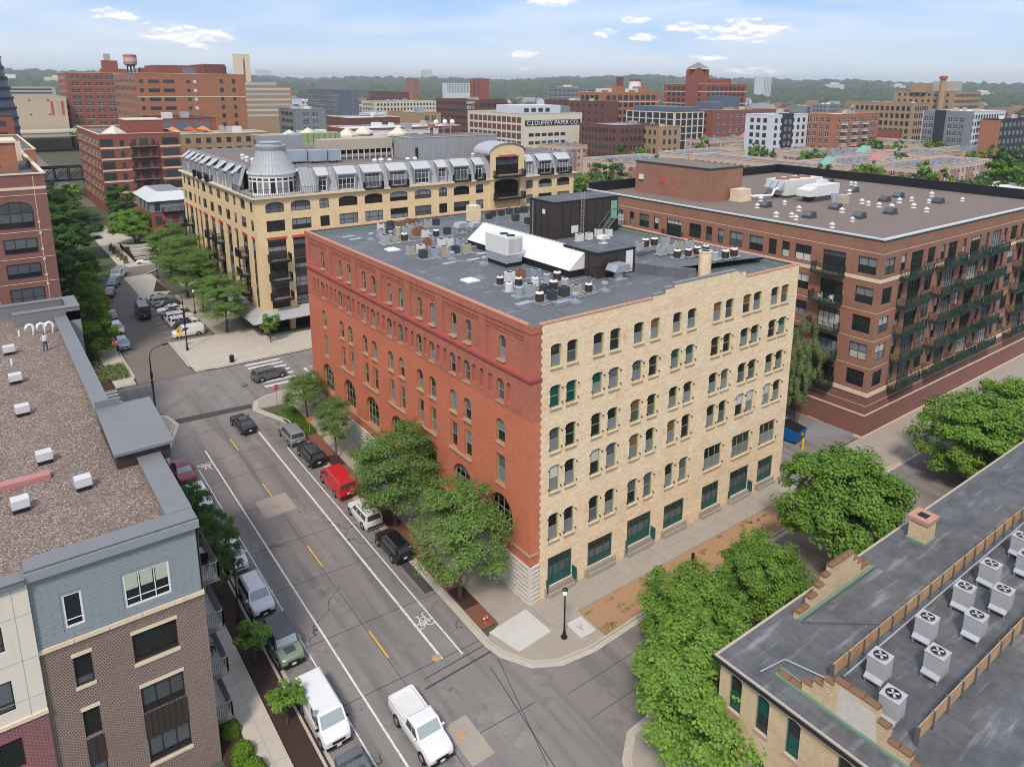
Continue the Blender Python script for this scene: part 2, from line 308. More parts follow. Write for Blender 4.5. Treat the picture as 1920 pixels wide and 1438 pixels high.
    col = g.mix(g.math('MULTIPLY', st, 0.5), col, (0.36, 0.355, 0.355))
    sp = g.add('ShaderNodeSeparateXYZ'); g.l.new(g.geo.outputs['Position'], sp.inputs[0])
    seam = g.math('LESS_THAN', g.math('FRACT', g.math('MULTIPLY', sp.outputs[0], 0.5)), 0.022)
    col = g.mix(g.math('MULTIPLY', seam, 0.5), col, (0.03, 0.03, 0.035))
    g.set(g.b.inputs['Base Color'], col); g.fin(0.7, 0, 0.35)
    g = NG('urban_ground')
    col = g.mix(g.noise(0.012, 4, 0.6), (0.075, 0.095, 0.045), (0.14, 0.13, 0.12)); col = g.mix(g.math('MULTIPLY', g.noise(0.08, 3, 0.6), 0.5), col, (0.06, 0.08, 0.035))
    g.set(g.b.inputs['Base Color'], col); g.fin(0.95, 0, 0.1)
    g = NG('grass_ground'); col = g.mix(g.noise(1.3, 5, 0.7), (0.055, 0.085, 0.030), (0.12, 0.15, 0.05)); g.set(g.b.inputs['Base Color'], col); g.fin(0.95, 0, 0.1)
    g = NG('road_white'); col = g.mix(g.ramp(g.noise(5, 4, 0.75), 0.42, 0.68), (0.74, 0.73, 0.71), (0.40, 0.38, 0.37)); g.set(g.b.inputs['Base Color'], col); g.fin(0.8, 0, 0.3)
    g = NG('road_yellow'); col = g.mix(g.ramp(g.noise(5, 4, 0.75), 0.42, 0.7), (0.72, 0.44, 0.06), (0.40, 0.27, 0.10)); g.set(g.b.inputs['Base Color'], col); g.fin(0.8, 0, 0.3)
    g = NG('asphalt_patch'); gr = g.noise(24, 2, 0.8); col = g.mix(g.noise(0.9, 4, 0.6), (0.045, 0.045, 0.047), (0.075, 0.073, 0.073)); col = g.mix(g.math('MULTIPLY', g.ramp(gr, 0.45, 0.7), 0.3), col, (0.15, 0.145, 0.14)); g.set(g.b.inputs['Base Color'], col); g.fin(0.85, 0, 0.25)
    g = NG('asphalt_brown'); gr = g.noise(20, 2, 0.8); col = g.mix(g.noise(0.25, 5, 0.6), (0.155, 0.128, 0.112), (0.215, 0.182, 0.160)); col = g.mix(g.math('MULTIPLY', g.ramp(gr, 0.45, 0.7), 0.35), col, (0.27, 0.235, 0.21)); g.set(g.b.inputs['Base Color'], col); g.fin(0.9, 0, 0.2)
    # leaves: several tones
    for nm, ca, cb in (('leaf_maple', (0.070, 0.170, 0.028), (0.30, 0.48, 0.085)), ('leaf_locust', (0.075, 0.155, 0.038), (0.27, 0.42, 0.105)), ('leaf_dark', (0.050, 0.120, 0.030), (0.15, 0.27, 0.065)), ('leaf_bright', (0.10, 0.20, 0.020), (0.21, 0.34, 0.045)), ('leaf_willow', (0.15, 0.20, 0.085), (0.34, 0.42, 0.18)), ('leaf_far', (0.030, 0.048, 0.024), (0.080, 0.108, 0.052))):
        g = NG(nm); sc_ = 0.02 if nm == 'leaf_far' else 0.9
        f = g.math('ADD', g.math('MULTIPLY', g.noise(sc_, 4, 0.7), 0.9), g.math('MULTIPLY', g.noise(9 if sc_ > .1 else .15, 2, 0.7), 0.5))
        oi = g.add('ShaderNodeObjectInfo')
        f = g.math('SUBTRACT', g.math('ADD', f, g.math('ADD', g.math('MULTIPLY', oi.outputs['Random'], 0.2), g.math('MULTIPLY', g.geo.outputs['Random Per Island'], 0.45))), 0.5, None, True)
        col = g.mix(f, ca, cb); g.set(g.b.inputs['Base Color'], col); g.b.inputs['Roughness'].default_value = 0.6; g.b.inputs['Specular IOR Level'].default_value = 0.15
        if nm != 'leaf_far':
            tr = g.add('ShaderNodeBsdfTranslucent'); g.l.new(col, tr.inputs[0]); mx = g.add('ShaderNodeMixShader'); mx.inputs[0].default_value = 0.35
            g.l.new(g.b.outputs[0], mx.inputs[1]); g.l.new(tr.outputs[0], mx.inputs[2]); g.l.new(mx.outputs[0], g.out.inputs[0])
        MATS[nm] = g.m
ground_mats()
def carpaint(name, c, metal=0.0):
    g = NG(name); lw = g.noise(0.8, 2, 0.5)
    g.set(g.b.inputs['Base Color'], g.mix(lw, c3(c, 0.94), c3(c, 1.06))); g.b.inputs['Coat Weight'].default_value = 0.6; g.b.inputs['Coat Roughness'].default_value = 0.08
    return g.fin(0.38, metal, 0.5)
for nm, c, mt in (('car_white', (0.74, 0.74, 0.74), 0), ('car_silver', (0.36, 0.37, 0.39), 0.5), ('car_grey', (0.16, 0.165, 0.175), 0.5), ('car_black', (0.012, 0.012, 0.014), 0.1), ('car_red', (0.55, 0.012, 0.02), 0), ('car_maroon', (0.24, 0.028, 0.045), 0.3), ('car_navy', (0.018, 0.025, 0.045), 0.2), ('car_green', (0.20, 0.255, 0.175), 0.2), ('car_charcoal', (0.05, 0.052, 0.06), 0.3)):
    carpaint(nm, c, mt)
plain('rim_alloy', (0.42, 0.43, 0.45), 0.35, 0.7, 0.5); plain('lamp_red', (0.45, 0.012, 0.012), 0.25); plain('lamp_clear', (0.70, 0.72, 0.74), 0.15, 0.2, 0.6); plain('plate_white', (0.7, 0.72, 0.72), 0.5)
plain('skin', (0.25, 0.14, 0.09), 0.6); plain('cloth_white', (0.72, 0.73, 0.74), 0.85); plain('cloth_dark', (0.05, 0.042, 0.038), 0.9); plain('hair_dark', (0.02, 0.014, 0.011), 0.8)
_g = NG('lamp_glow'); _g.set(_g.b.inputs['Base Color'], (0.9, 0.7, 0.45)); _g.set(_g.b.inputs['Emission Color'], (1.0, 0.62, 0.28)); _g.b.inputs['Emission Strength'].default_value = 0.9; _g.fin(0.4)
def mt(n): return MATS[n]

# ------------------------------------------------------------------ mesh building
class MB:
    def __init__(s): s.v = []; s.f = []; s.m = []
    def quad(s, a, b, c, d, m=0):
        i = len(s.v); s.v += [a, b, c, d]; s.f.append((i, i+1, i+2, i+3)); s.m.append(m)
    def poly(s, pts, m=0):
        i = len(s.v); s.v += list(pts); s.f.append(tuple(range(i, i+len(pts)))); s.m.append(m)
    def box(s, x0, y0, z0, x1, y1, z1, m=0, bot=True):
        i = len(s.v)
        s.v += [(x0, y0, z0), (x1, y0, z0), (x1, y1, z0), (x0, y1, z0), (x0, y0, z1), (x1, y0, z1), (x1, y1, z1), (x0, y1, z1)]
        q = [(4, 5, 6, 7), (0, 1, 5, 4), (1, 2, 6, 5), (2, 3, 7, 6), (3, 0, 4, 7)] + ([(3, 2, 1, 0)] if bot else [])
        s.f += [tuple(i+k for k in t) for t in q]; s.m += [m]*len(q)
    def prism(s, poly, z0, z1, m=0, mtop=None):
        """poly: counter-clockwise (x,y); z0,z1 numbers or functions of (x,y)"""
        f0 = z0 if callable(z0) else (lambda x, y: z0); f1 = z1 if callable(z1) else (lambda x, y: z1)
        b = [(x, y, f0(x, y)) for x, y in poly]; t = [(x, y, f1(x, y)) for x, y in poly]; n = len(poly)
        s.poly(t, m if mtop is None else mtop)
        for k in range(n): s.quad(b[k], b[(k+1) % n], t[(k+1) % n], t[k], m)
    def cyl(s, cx, cy, z0, z1, r0, r1=None, n=12, m=0, cap=True, mcap=None):
        r1 = r0 if r1 is None else r1; i = len(s.v)
        for k in range(n):
            a = 2*math.pi*k/n; s.v += [(cx+r0*math.cos(a), cy+r0*math.sin(a), z0), (cx+r1*math.cos(a), cy+r1*math.sin(a), z1)]
        for k in range(n):
            j = (k+1) % n; s.f.append((i+2*k, i+2*j, i+2*j+1, i+2*k+1)); s.m.append(m)
        if cap: s.f.append(tuple(i+2*k+1 for k in range(n))); s.m.append(m if mcap is None else mcap)
    def tube(s, pts, rad, n=6, m=0):
        pts = [Vector(p) for p in pts]; i = len(s.v); K = len(pts)
        for k, p in enumerate(pts):
            d = (pts[min(k+1, K-1)] - pts[max(k-1, 0)]).normalized()
            a = d.cross(Vector((0, 0, 1))); a = a.normalized() if a.length > 1e-4 else Vector((1, 0, 0)); b = a.cross(d)
            rr = rad[k] if isinstance(rad, (list, tuple)) else rad
            for q in range(n):
                t = 2*math.pi*q/n; s.v.append(tuple(p + a*rr*math.cos(t) + b*rr*math.sin(t)))
        for k in range(K-1):
            for q in range(n):
                w = (q+1) % n; s.f.append((i+k*n+q, i+k*n+w, i+(k+1)*n+w, i+(k+1)*n+q)); s.m.append(m)
        s.f.append(tuple(i+(K-1)*n+q for q in range(n))); s.m.append(m)
    def mesh(s, name, mats, smooth=None, off=(0, 0, 0)):
        me = bpy.data.meshes.new(name)
        v = s.v if not any(off) else [(a-off[0], b-off[1], c-off[2]) for a, b, c in s.v]
        me.from_pydata(v, [], s.f)
        for mname in ([mats] if isinstance(mats, str) else mats): me.materials.append(MATS[mname])
        if not isinstance(mats, str) and len(mats) > 1: me.polygons.foreach_set('material_index', s.m)
        if smooth is not None:
            me.polygons.foreach_set('use_smooth', [True]*len(me.polygons)); me.set_sharp_from_angle(angle=R(smooth))
        me.update(); return me
    def obj(s, name, mats, parent=None, smooth=None, at=None):
        off = parent.location if (parent is not None and at is None) else (0, 0, 0)
        o = bpy.data.objects.new(name, s.mesh(name, mats, smooth, off)); COL.objects.link(o)
        if parent is not None: o.parent = parent
        if at is not None: o.location = at
        return o
def tag(o, label=None, cat=None, group=None, kind=None):
    if label: o['label'] = label
    if cat: o['category'] = cat
    if group: o['group'] = group
    if kind: o['kind'] = kind
    return o
def empty(name, loc, label, cat, group=None, rz=0):
    o = bpy.data.objects.new(name, None); COL.objects.link(o); o.location = loc; o.rotation_euler = (0, 0, rz); o.empty_display_size = 0.3
    return tag(o, label, cat, group)
def inst(name, me, parent=None, loc=(0, 0, 0), rz=0, scale=None):
    o = bpy.data.objects.new(name, me); COL.objects.link(o); o.parent = parent; o.location = loc
    if rz: o.rotation_euler = (0, 0, rz)
    if scale is not None: o.scale = scale if not isinstance(scale, (int, float)) else (scale,)*3
    return o
def copy_tree(o, parent=None):
    c = o.copy(); COL.objects.link(c); c.parent = parent
    for ch in list(o.children): copy_tree(ch, c)
    return c
def struct(o): o['kind'] = 'structure'; return o

# ------------------------------------------------------------------ facades
class Fr:
    """S: faces -Y on plane y=pos, a runs along x.  W: faces -X on plane x=pos, a runs along y.  d is outward."""
    def __init__(s, k, pos): s.k = k; s.p = pos
    def pt(s, a, z, d=0.0): return (a, s.p-d, z) if s.k == 'S' else (s.p-d, a, z)
    def face(s, mb, pts, m=0):
        P = [s.pt(*q) for q in pts]
        mb.poly(P if s.k == 'S' else P[::-1], m)
    def box(s, mb, a0, z0, a1, z1, d0, d1, m=0):
        p, q = s.pt(a0, z0, d1), s.pt(a1, z1, d0)
        mb.box(min(p[0], q[0]), min(p[1], q[1]), z0, max(p[0], q[0]), max(p[1], q[1]), z1, m)
    def rot(s): return 0.0 if s.k == 'S' else -math.pi/2
    def org(s, a0, a1, z, d=0.0): return Vector(s.pt(a0 if s.k == 'S' else a1, z, d))
def arc(a0, a1, zs, rise, n=8):
    c, w = (a0+a1)/2, (a1-a0)/2
    return [(c-w*math.cos(math.pi*k/n), zs+rise*math.sin(math.pi*k/n)) for k in range(n+1)]
def facade(mb, fr, A0, A1, z0, z1, ops, depth=0.25, m=0, d=0.0, mrev=None):
    """wall sheet with real openings; ops: (a0,z0,a1,z1,rise)"""
    mrev = m if mrev is None else mrev
    zs = sorted({round(z, 4) for z in [z0, z1] + [o[1] for o in ops] + [o[3] for o in ops] if z0 <= z <= z1})
    for b, t in zip(zs[:-1], zs[1:]):
        mid = (b+t)/2; cut = sorted((o[0], o[2]) for o in ops if o[1] < mid < o[3]); a = A0
        for c0, c1 in cut:
            if c0 > a+1e-4: fr.face(mb, [(a, b, d), (c0, b, d), (c0, t, d), (a, t, d)], m)
            a = max(a, c1)
        if A1 > a+1e-4: fr.face(mb, [(a, b, d), (A1, b, d), (A1, t, d), (a, t, d)], m)
    for (a0, b, a1, t, rise) in ops:
        e = d-depth; zt = t-rise
        fr.face(mb, [(a0, b, d), (a0, b, e), (a0, zt, e), (a0, zt, d)][::-1], mrev)
        fr.face(mb, [(a1, b, e), (a1, b, d), (a1, zt, d), (a1, zt, e)][::-1], mrev)
        fr.face(mb, [(a0, b, d), (a1, b, d), (a1, b, e), (a0, b, e)], mrev)
        if rise > 0:
            P = arc(a0, a1, zt, rise)
            for (p0, q0), (p1, q1) in zip(P[:-1], P[1:]):
                fr.face(mb, [(p0, q0, d), (p1, q1, d), (p1, t, d), (p0, t, d)], m)
                fr.face(mb, [(p0, q0, e), (p1, q1, e), (p1, q1, d), (p0, q0, d)], mrev)
        else: fr.face(mb, [(a0, t, e), (a1, t, e), (a1, t, d), (a0, t, d)], mrev)
WC = {}
def win_meshes(w, h, rise, cols, rows, fmat, fw_=0.07, panes=('glass_dark',), sill=None, bar=0.05, sillov=0.1):
    """local x along the wall, y inward, z up; origin at lower outer corner of the opening. Returns frame mesh, pane meshes, sill mesh"""
    key = (round(w, 2), round(h, 2), round(rise, 2), tuple(cols), tuple(rows), fmat, panes, sill)
    if key in WC: return WC[key]
    f = MB(); y0, y1 = 0.0, 0.07; zt = h-rise
    f.box(0, y0, 0, fw_, y1, zt); f.box(w-fw_, y0, 0, w, y1, zt); f.box(fw_, y0, 0, w-fw_, y1, fw_)
    if rise > 0:
        P = arc(0, w, zt, rise); Q = arc(fw_, w-fw_, zt, max(rise-fw_, 0.02))
        for k in range(len(P)-1):
            (a, b), (c, d_), (e, g), (i_, j) = P[k], P[k+1], Q[k], Q[k+1]
            f.quad((e, y0, g), (i_, y0, j), (c, y0, d_), (a, y0, b)); f.quad((e, y1, g), (i_, y1, j), (i_, y0, j), (e, y0, g))
    else: f.box(fw_, y0, zt-fw_, w-fw_, y1, zt)
    def ztop(x):
        if rise <= 0: return zt-fw_
        t = min(1, abs((x-w/2)/(w/2))); return zt + rise*math.sqrt(max(0, 1-t*t)) - 0.02
    xs = [fw_] + [w*c for c in cols] + [w-fw_]
    for c in cols: f.box(w*c-bar/2, y0+0.01, fw_, w*c+bar/2, y1-0.005, ztop(w*c))
    for r in rows: f.box(fw_, y0+0.02, h*r-bar/2, w-fw_, y1-0.01, h*r+bar/2)
    fm = f.mesh('window_frame', fmat)
    # glass: one sheet per row of lights (upper / lower sash), so panes can differ
    zs = [fw_*0.5] + [h*r for r in rows] + [None]; pm = []
    for k in range(len(zs)-1):
        b, t = zs[k], zs[k+1]; mb = MB(); yy = y1-0.02
        if t is None:
            if rise > 0:
                zz = max(b, zt); A = [(x, z) for x, z in arc(fw_*.5, w-fw_*.5, zt, rise) if z >= b-1e-6]
                mb.poly([(fw_*.5, yy, b), (w-fw_*.5, yy, b)] + [(x, yy, z) for x, z in A[::-1]] if b < zt else [(x, yy, z) for x, z in A[::-1]])
            else: mb.quad((fw_*.5, yy, b), (w-fw_*.5, yy, b), (w-fw_*.5, yy, h-fw_*.5), (fw_*.5, yy, h-fw_*.5))
        else: mb.quad((fw_*.5, yy, b), (w-fw_*.5, yy, b), (w-fw_*.5, yy, t), (fw_*.5, yy, t))
        pm.append(mb)
    sm = None
    if sill:
        s_ = MB(); s_.box(-sillov*.5, -0.31, -0.13, w+sillov*.5, 0.05, -0.002); sm = s_.mesh('sill', sill)
    WC[key] = (fm, pm, sm, {}); return WC[key]
def window(parent, fr, a0, z0, a1, z1, rise=0, cols=(), rows=(0.5,), fmat='frame_dark', panes=('glass_dark',), sill=None, depth=0.18, d=0.0, choose=None, fw_=0.07, name='window'):
    fm, pm, sm, cache = win_meshes(a1-a0, z1-z0, rise, cols, rows, fmat, fw_, tuple(panes), sill)
    o = inst(name, fm, parent, fr.org(a0, a1, z0, d-depth) - parent.location, fr.rot())
    for k, mb in enumerate(pm):
        pmn = choose[k] if choose else random.choice(panes)
        if (k, pmn) not in cache: cache[(k, pmn)] = mb.mesh('pane', pmn)
        inst('pane', cache[(k, pmn)], o)
    if sm: inst('sill', sm, o, (0, 0.22-depth, 0))
    return o
def coping_tiles(parent, p0, p1, z, name='coping_tile', mat='tile_coping', step=0.62, wid=0.42, h=0.14):
    """barrel-topped clay tiles along a wall head from p0 to p1 (x,y)"""
    v = Vector((p1[0]-p0[0], p1[1]-p0[1], 0)); n = max(1, round(v.length/step)); st = v.length/n
    key = ('tile', round(st, 3), mat, wid)
    if key not in WC:
        mb = MB(); w = wid/2; g = 0.025
        P = [(-w, 0), (-w, h*.35), (-w*.6, h*.8), (0, h), (w*.6, h*.8), (w, h*.35), (w, 0)]
        for k in range(len(P)-1): mb.quad((g, P[k][0], P[k][1]), (st-g, P[k][0], P[k][1]), (st-g, P[k+1][0], P[k+1][1]), (g, P[k+1][0], P[k+1][1]))
        mb.poly([(g, a, b) for a, b in P]); mb.poly([(st-g, a, b) for a, b in P][::-1])
        mb.box(-g, -w*.7, 0, g, w*.7, h*.45)
        WC[key] = mb.mesh('coping_tile', mat)
    ang = math.atan2(v.y, v.x); d = v.normalized()
    for k in range(n):
        q = Vector((p0[0], p0[1], z)) + d*(k*st); inst(name, WC[key], parent, q - parent.location, ang)
def fit_slab(mb, poly, h, base=-0.4, m=0):
    """sheet/slab that follows the sloping ground; splits at the break in slope"""
    def clip(p, keep):
        out = []
        for k in range(len(p)):
            a, b = p[k], p[(k+1) % len(p)]; ia, ib = keep(a[1]), keep(b[1])
            if ia: out.append(a)
            if ia != ib: t = (YK-a[1])/(b[1]-a[1]); out.append((a[0]+t*(b[0]-a[0]), YK))
        return out
    parts = [clip(poly, lambda y: y <= YK), clip(poly, lambda y: y > YK)] if min(q[1] for q in poly) < YK < max(q[1] for q in poly) else [poly]
    for p in parts:
        if len(p) > 2: mb.prism(p, lambda x, y: zg(y)+base, lambda x, y: zg(y)+h, m)
def rect(x0, y0, x1, y1): return [(x0, y0), (x1, y0), (x1, y1), (x0, y1)]
# ================================================================== GROUND, ROADS, PAVEMENTS
def ground():
    mb = MB(); xs = (-6000, 9000); ys = (-3000, -60, 60, 12000)
    for a, b in zip(ys[:-1], ys[1:]):
        mb.quad((xs[0], a, zg(a)-0.08), (xs[1], a, zg(a)-0.08), (xs[1], b, zg(b)-0.08), (xs[0], b, zg(b)-0.08))
    struct(mb.obj('ground', 'urban_ground'))
ground()
def sheet(name, polys, mat, h=0.0, base=None, parent=None):
    mb = MB()
    for p in polys: fit_slab(mb, p, h, (h-0.03) if base is None else base)
    o = mb.obj(name, mat)
    if parent is not None: o.parent = parent
    else: struct(o)
    return o
AVE = [(-18.9, -58), (-4.9, -58), (-4.9, 40), (-4.9, 42), (-7.0, 47.2), (-6.2, 49.4), (-4.6, 50.2), (-2, 50.4), (75, 50.4), (75, 62.8), (-10.2, 62.8), (-17.3, 62.8), (-120, 62.8), (-120, 53.6), (-19.5, 53.6), (-16.6, 51.0), (-16.1, 48.5), (-18.6, 42), (-18.9, 40)]
road = sheet('road', [AVE], 'asphalt', 0.0)
side = sheet('side_street', [[(-4.9, -1.5), (-4.6, -2.9), (-3.4, -4.9), (-1.6, -5.9), (1.2, -6.3), (6, -6.1), (150, -6.0), (150, -13.4), (1, -13.4), (-1.6, -13.6), (-3.2, -14.8), (-4.9, -18)], [(34.6, -5.9), (41.2, -5.9), (41.2, 0), (50.2, 0), (50.2, 44), (34.6, 44)]], 'asphalt', 0.004)
NR = [(-17.4, 62.9), (-10.4, 62.9), (-10.4, 78.3), (-3.9, 78.3), (-3.9, 106), (-9.7, 106.3), (-6.8, 115.6), (-5.1, 126), (-1.5, 130), (3, 141), (-4.8, 138), (-7.5, 134), (-11.5, 124), (-14, 112), (-16.4, 95)]
nroad = sheet('parking_street', [NR], 'asphalt_brown', 0.008)
sheet('rail_yard', [rect(-60, 230, 0.5, 900)], 'asphalt_brown', 0.002)
def kerb(name, pts, side_=1, wid=0.18, h=0.14, mat='concrete_kerb', gutter=True):
    """kerb stone along a polyline; the road is on the right hand when side_=1"""
    mb = MB(); q = []
    for a, b in zip(pts[:-1], pts[1:]):
        n = max(1, int(math.hypot(b[0]-a[0], b[1]-a[1])/3)); q += [(a[0]+(b[0]-a[0])*k/n, a[1]+(b[1]-a[1])*k/n) for k in range(n)]
    q.append(pts[-1]); off = []
    for k in range(len(q)):
        a, b = q[max(k-1, 0)], q[min(k+1, len(q)-1)]; dx, dy = b[0]-a[0], b[1]-a[1]; l = math.hypot(dx, dy) or 1; off.append((-dy/l*side_, dx/l*side_))
    for k in range(len(q)-1):
        a, b = q[k], q[k+1]; na, nb = off[k], off[k+1]
        A = (a[0]+na[0]*wid, a[1]+na[1]*wid); B = (b[0]+nb[0]*wid, b[1]+nb[1]*wid); za, zb = zg(a[1])+h, zg(b[1])+h
        G = 0.45; a2 = (a[0]-na[0]*G, a[1]-na[1]*G); b2 = (b[0]-nb[0]*G, b[1]-nb[1]*G)
        mb.quad((a[0], a[1], za), (b[0], b[1], zb), (B[0], B[1], zb), (A[0], A[1], za)); mb.quad((a[0], a[1], za-h), (b[0], b[1], zb-h), (b[0], b[1], zb), (a[0], a[1], za))
        if gutter: mb.quad((a2[0], a2[1], zg(a2[1])+0.014), (b2[0], b2[1], zg(b2[1])+0.014), (b[0], b[1], zb-h+0.014), (a[0], a[1], za-h+0.014))
    return struct(mb.obj(name, mat))
kerb('kerb', [(-4.9, 40), (-4.9, -1.5), (-4.6, -2.9), (-3.4, -4.9), (-1.6, -5.9), (1.2, -6.3), (6, -6.1), (34.4, -5.95)], 1)
kerb('kerb', [(75, 50.4), (-2, 50.4), (-4.6, 50.2), (-6.2, 49.4), (-7.0, 47.2), (-4.9, 42), (-4.9, 40)], 1)
kerb('kerb', [(-18.9, -60), (-18.9, 40), (-18.6, 42), (-16.1, 48.5), (-16.6, 51.0), (-19.5, 53.6), (-30, 53.6)], 1)
kerb('kerb', [(41.4, -5.95), (140, -6.0)], 1)
kerb('kerb', [(140, -13.4), (1, -13.4), (-1.6, -13.6), (-3.2, -14.8), (-4.9, -18), (-4.9, -60)], 1)
kerb('kerb', [(-10.4, 78.3), (-10.4, 66), (-9.6, 63.6), (-7.5, 62.8), (70, 62.8)], -1)
kerb('kerb', [(-16.4, 95), (-17.4, 80), (-17.4, 66), (-18.2, 63.8), (-20.5, 62.8), (-40, 62.8)], 1)
kerb('kerb', [(-3.9, 106), (-9.7, 106.3), (-6.8, 115.6), (-5.1, 126), (-1.5, 130)], -1)
def slabbed(name, x0, y0, x1, y1, sx, sy, mat='concrete', h=0.13, skip=None):
    """pavement made of separate cast slabs with open joints"""
    b = sheet(name, [rect(x0, y0, x1, y1)], 'concrete_kerb', h-0.03, -0.2)
    nx, ny = max(1, round((x1-x0)/sx)), max(1, round((y1-y0)/sy)); dx, dy = (x1-x0)/nx, (y1-y0)/ny; g = 0.02
    mb = MB(); mb.box(-dx/2+g, -dy/2+g, -0.1, dx/2-g, dy/2-g, 0); me = mb.mesh('slab', mat)
    for i in range(nx):
        for j in range(ny):
            cx, cy = x0+dx*(i+.5), y0+dy*(j+.5)
            if skip and skip(cx, cy): continue
            o = inst('slab', me, b, (cx, cy, zg(cy)+h+random.uniform(-.006, .006)))
            if cy < YK: o.rotation_euler = (math.atan(SL), 0, 0)
    return b
slabbed('sidewalk', -3.15, -0.2, -0.05, 47, 1.55, 1.85)
slabbed('sidewalk', 0.0, -2.75, 34.5, -0.08, 1.5, 1.33, skip=lambda x, y: False)
slabbed('sidewalk', -22.5, -40, -20.6, 42, 0.95, 1.9, 'concrete_plaza')
slabbed('sidewalk', -4.6, 47.0, 36, 50.15, 2.0, 1.6)
slabbed('plaza', -10.2, 63.2, 2.7, 77.9, 1.9, 1.9, 'concrete_plaza')
slabbed('plaza', 2.7, 63.2, 68, 71.5, 2.0, 2.0, 'concrete_plaza')
slabbed('sidewalk', -3.6, 78.2, -0.8, 106, 1.4, 2.0); slabbed('sidewalk', -9.0, 106.5, -3.8, 126, 1.7, 2.2, 'concrete_plaza', skip=lambda x, y: x < -8.2+(y-106)*0.19)
slabbed('sidewalk', -20.0, 63.2, -17.6, 92, 1.2, 2.0, 'concrete_plaza')
slabbed('sidewalk', 41.6, -5.7, 52, -3.2, 1.7, 1.25)
slabbed('sidewalk', -8, 135, 0, 190, 2.0, 4.0, 'concrete_plaza')
sheet('pavement', [[(-18.6, 42), (-16.3, 48.4), (-16.8, 51), (-19.6, 53.3), (-23.9, 53.3), (-23.9, 42)], [(-7, 47.2), (-4.6, 46.9), (-4.6, 50.1), (-6.2, 49.3)], [(-0.05, -2.75), (-0.05, -0.1), (-3.15, -0.2), (-4.7, -0.9), (-4.5, -2.9), (-3.3, -4.8), (-1.6, -5.75), (1.2, -6.15), (2.9, -6.1), (2.9, -2.8)]], 'concrete', 0.115, -0.2)
sheet('ramp_pad', [[(-4.35, -0.55), (-3.6, -3.5), (-0.3, -3.25), (-0.5, -0.15)]], 'concrete_pale', 0.125, -0.1)
sheet('utility_pad', [rect(1.1, -5.25, 2.62, -3.4)], 'concrete_pale', 0.18, -0.1)
sheet('planting_bed', [rect(2.95, -5.95, 33.8, -2.85)], 'chips', 0.12, -0.1)
sheet('planting_bed', [rect(-20.55, -40, -18.75, 42)], 'mulch', 0.11, -0.1)
sheet('planting_bed', [rect(-24.0, -40, -22.55, 42)], 'mulch', 0.10, -0.1)
sheet('brick_strip', [rect(-4.7, 0.0, -3.2, 37)], 'paver_red', 0.125, -0.1)
sheet('planting_bed', [rect(-4.6, 2.6, -3.25, 5.3), rect(-4.55, 16, -3.25, 18.6), rect(-4.55, 28.8, -3.25, 31.4)], 'mulch', 0.135, -0.1)
sheet('grass_verge', [[(-4.7, 37), (-3.2, 37), (-2.9, 45.2), (-5.4, 45.2), (-5.2, 42)]], 'grass_ground', 0.13, -0.1)
sheet('paving', [rect(-0.9, 78.2, 2.84, 124), rect(52, -5.9, 140, -.3), rect(41.3, -3.2, 52, -0.3), rect(-23.9, 53.3, -19.6, 53.4)], 'concrete', 0.12, -0.1)
sheet('planting_bed', [[(-6.3, 110.6), (-3.8, 109.6), (-4.0, 119.8)]], 'mulch', 0.15, -0.1)
sheet('sidewalk', [[(1, -13.5), (-1.6, -13.75), (-3.1, -14.9), (-4.75, -18), (-4.75, -58), (-0.4, -58), (-0.4, -19.2), (70, -19.2), (70, -13.5)]], 'concrete', 0.12, -0.1)
for x_ in (6.4, 13.8, 26.4, 38, 50.5): sheet('planting_bed', [rect(x_-1.6, -15.4, x_+1.6, -13.7)], 'mulch', 0.135, -0.1)
sheet('planting_bed', [rect(-60, 63.2, -20.1, 130), rect(-20.1, 92, -16.6, 110)], 'mulch', 0.06, -0.1)
sheet('grass_verge', [rect(-60, 130, -9, 230)], 'grass_ground', 0.05, -0.1)
sheet('terrace_garden', [rect(-4.5, 139, 2.6, 157)], 'mulch', 0.3, -0.1)
# ---------------- markings (thin sheets, parts of the road)
def mark(name, polys, mat='road_white', parent=road, h=0.006):
    mb = MB()
    for p in polys: fit_slab(mb, p, h, h-0.004)
    o = mb.obj(name, mat); o.parent = parent; return o
mark('lane_line', [rect(-14.89, -57, -14.74, 40.3)]); mark('lane_line', [rect(-16.47, -57, -16.36, 36.5)]); mark('lane_line', [rect(-8.69, -0.6, -8.5, 42.2)]); mark('lane_line', [rect(-7.18, -1.1, -7.05, 36)])
for y0, y1 in ((38.3, 41.6), (27.1, 30.2), (14.3, 17.8), (1.8, 5.1)): mark('centre_dash', [rect(-11.87, y0, -11.73, y1)], 'road_yellow')
for k in range(7): y = 52.9+k*1.42; mark('crosswalk_bar', [rect(-4.0, y, 0.9, y+0.55)])
for k in range(7): y = 54.4+k*1.32; mark('crosswalk_bar', [rect(-23.2, y, -20.0, y+0.55)])
mark('stop_line', [rect(2.4, 50.8, 2.8, 56.3)]); mark('lane_line', [rect(3.2, 56.4, 24, 56.55)]); mark('lane_line', [rect(6, 59.6, 9, 59.75)]); mark('lane_line', [rect(12, 59.6, 15, 59.75)])
for k in range(8): y = 81.0+k*2.95; mark('parking_line', [rect(-10.2, y, -4.2, y+0.1)], 'road_white', nroad, 0.012)
def ring(cx, cy, r, w, n=16): return [[(cx+(r-w)*math.cos(a), cy+(r-w)*math.sin(a)), (cx+r*math.cos(a), cy+r*math.sin(a)), (cx+r*math.cos(b), cy+r*math.sin(b)), (cx+(r-w)*math.cos(b), cy+(r-w)*math.sin(b))] for a, b in ((2*math.pi*k/n, 2*math.pi*(k+1)/n) for k in range(n))]
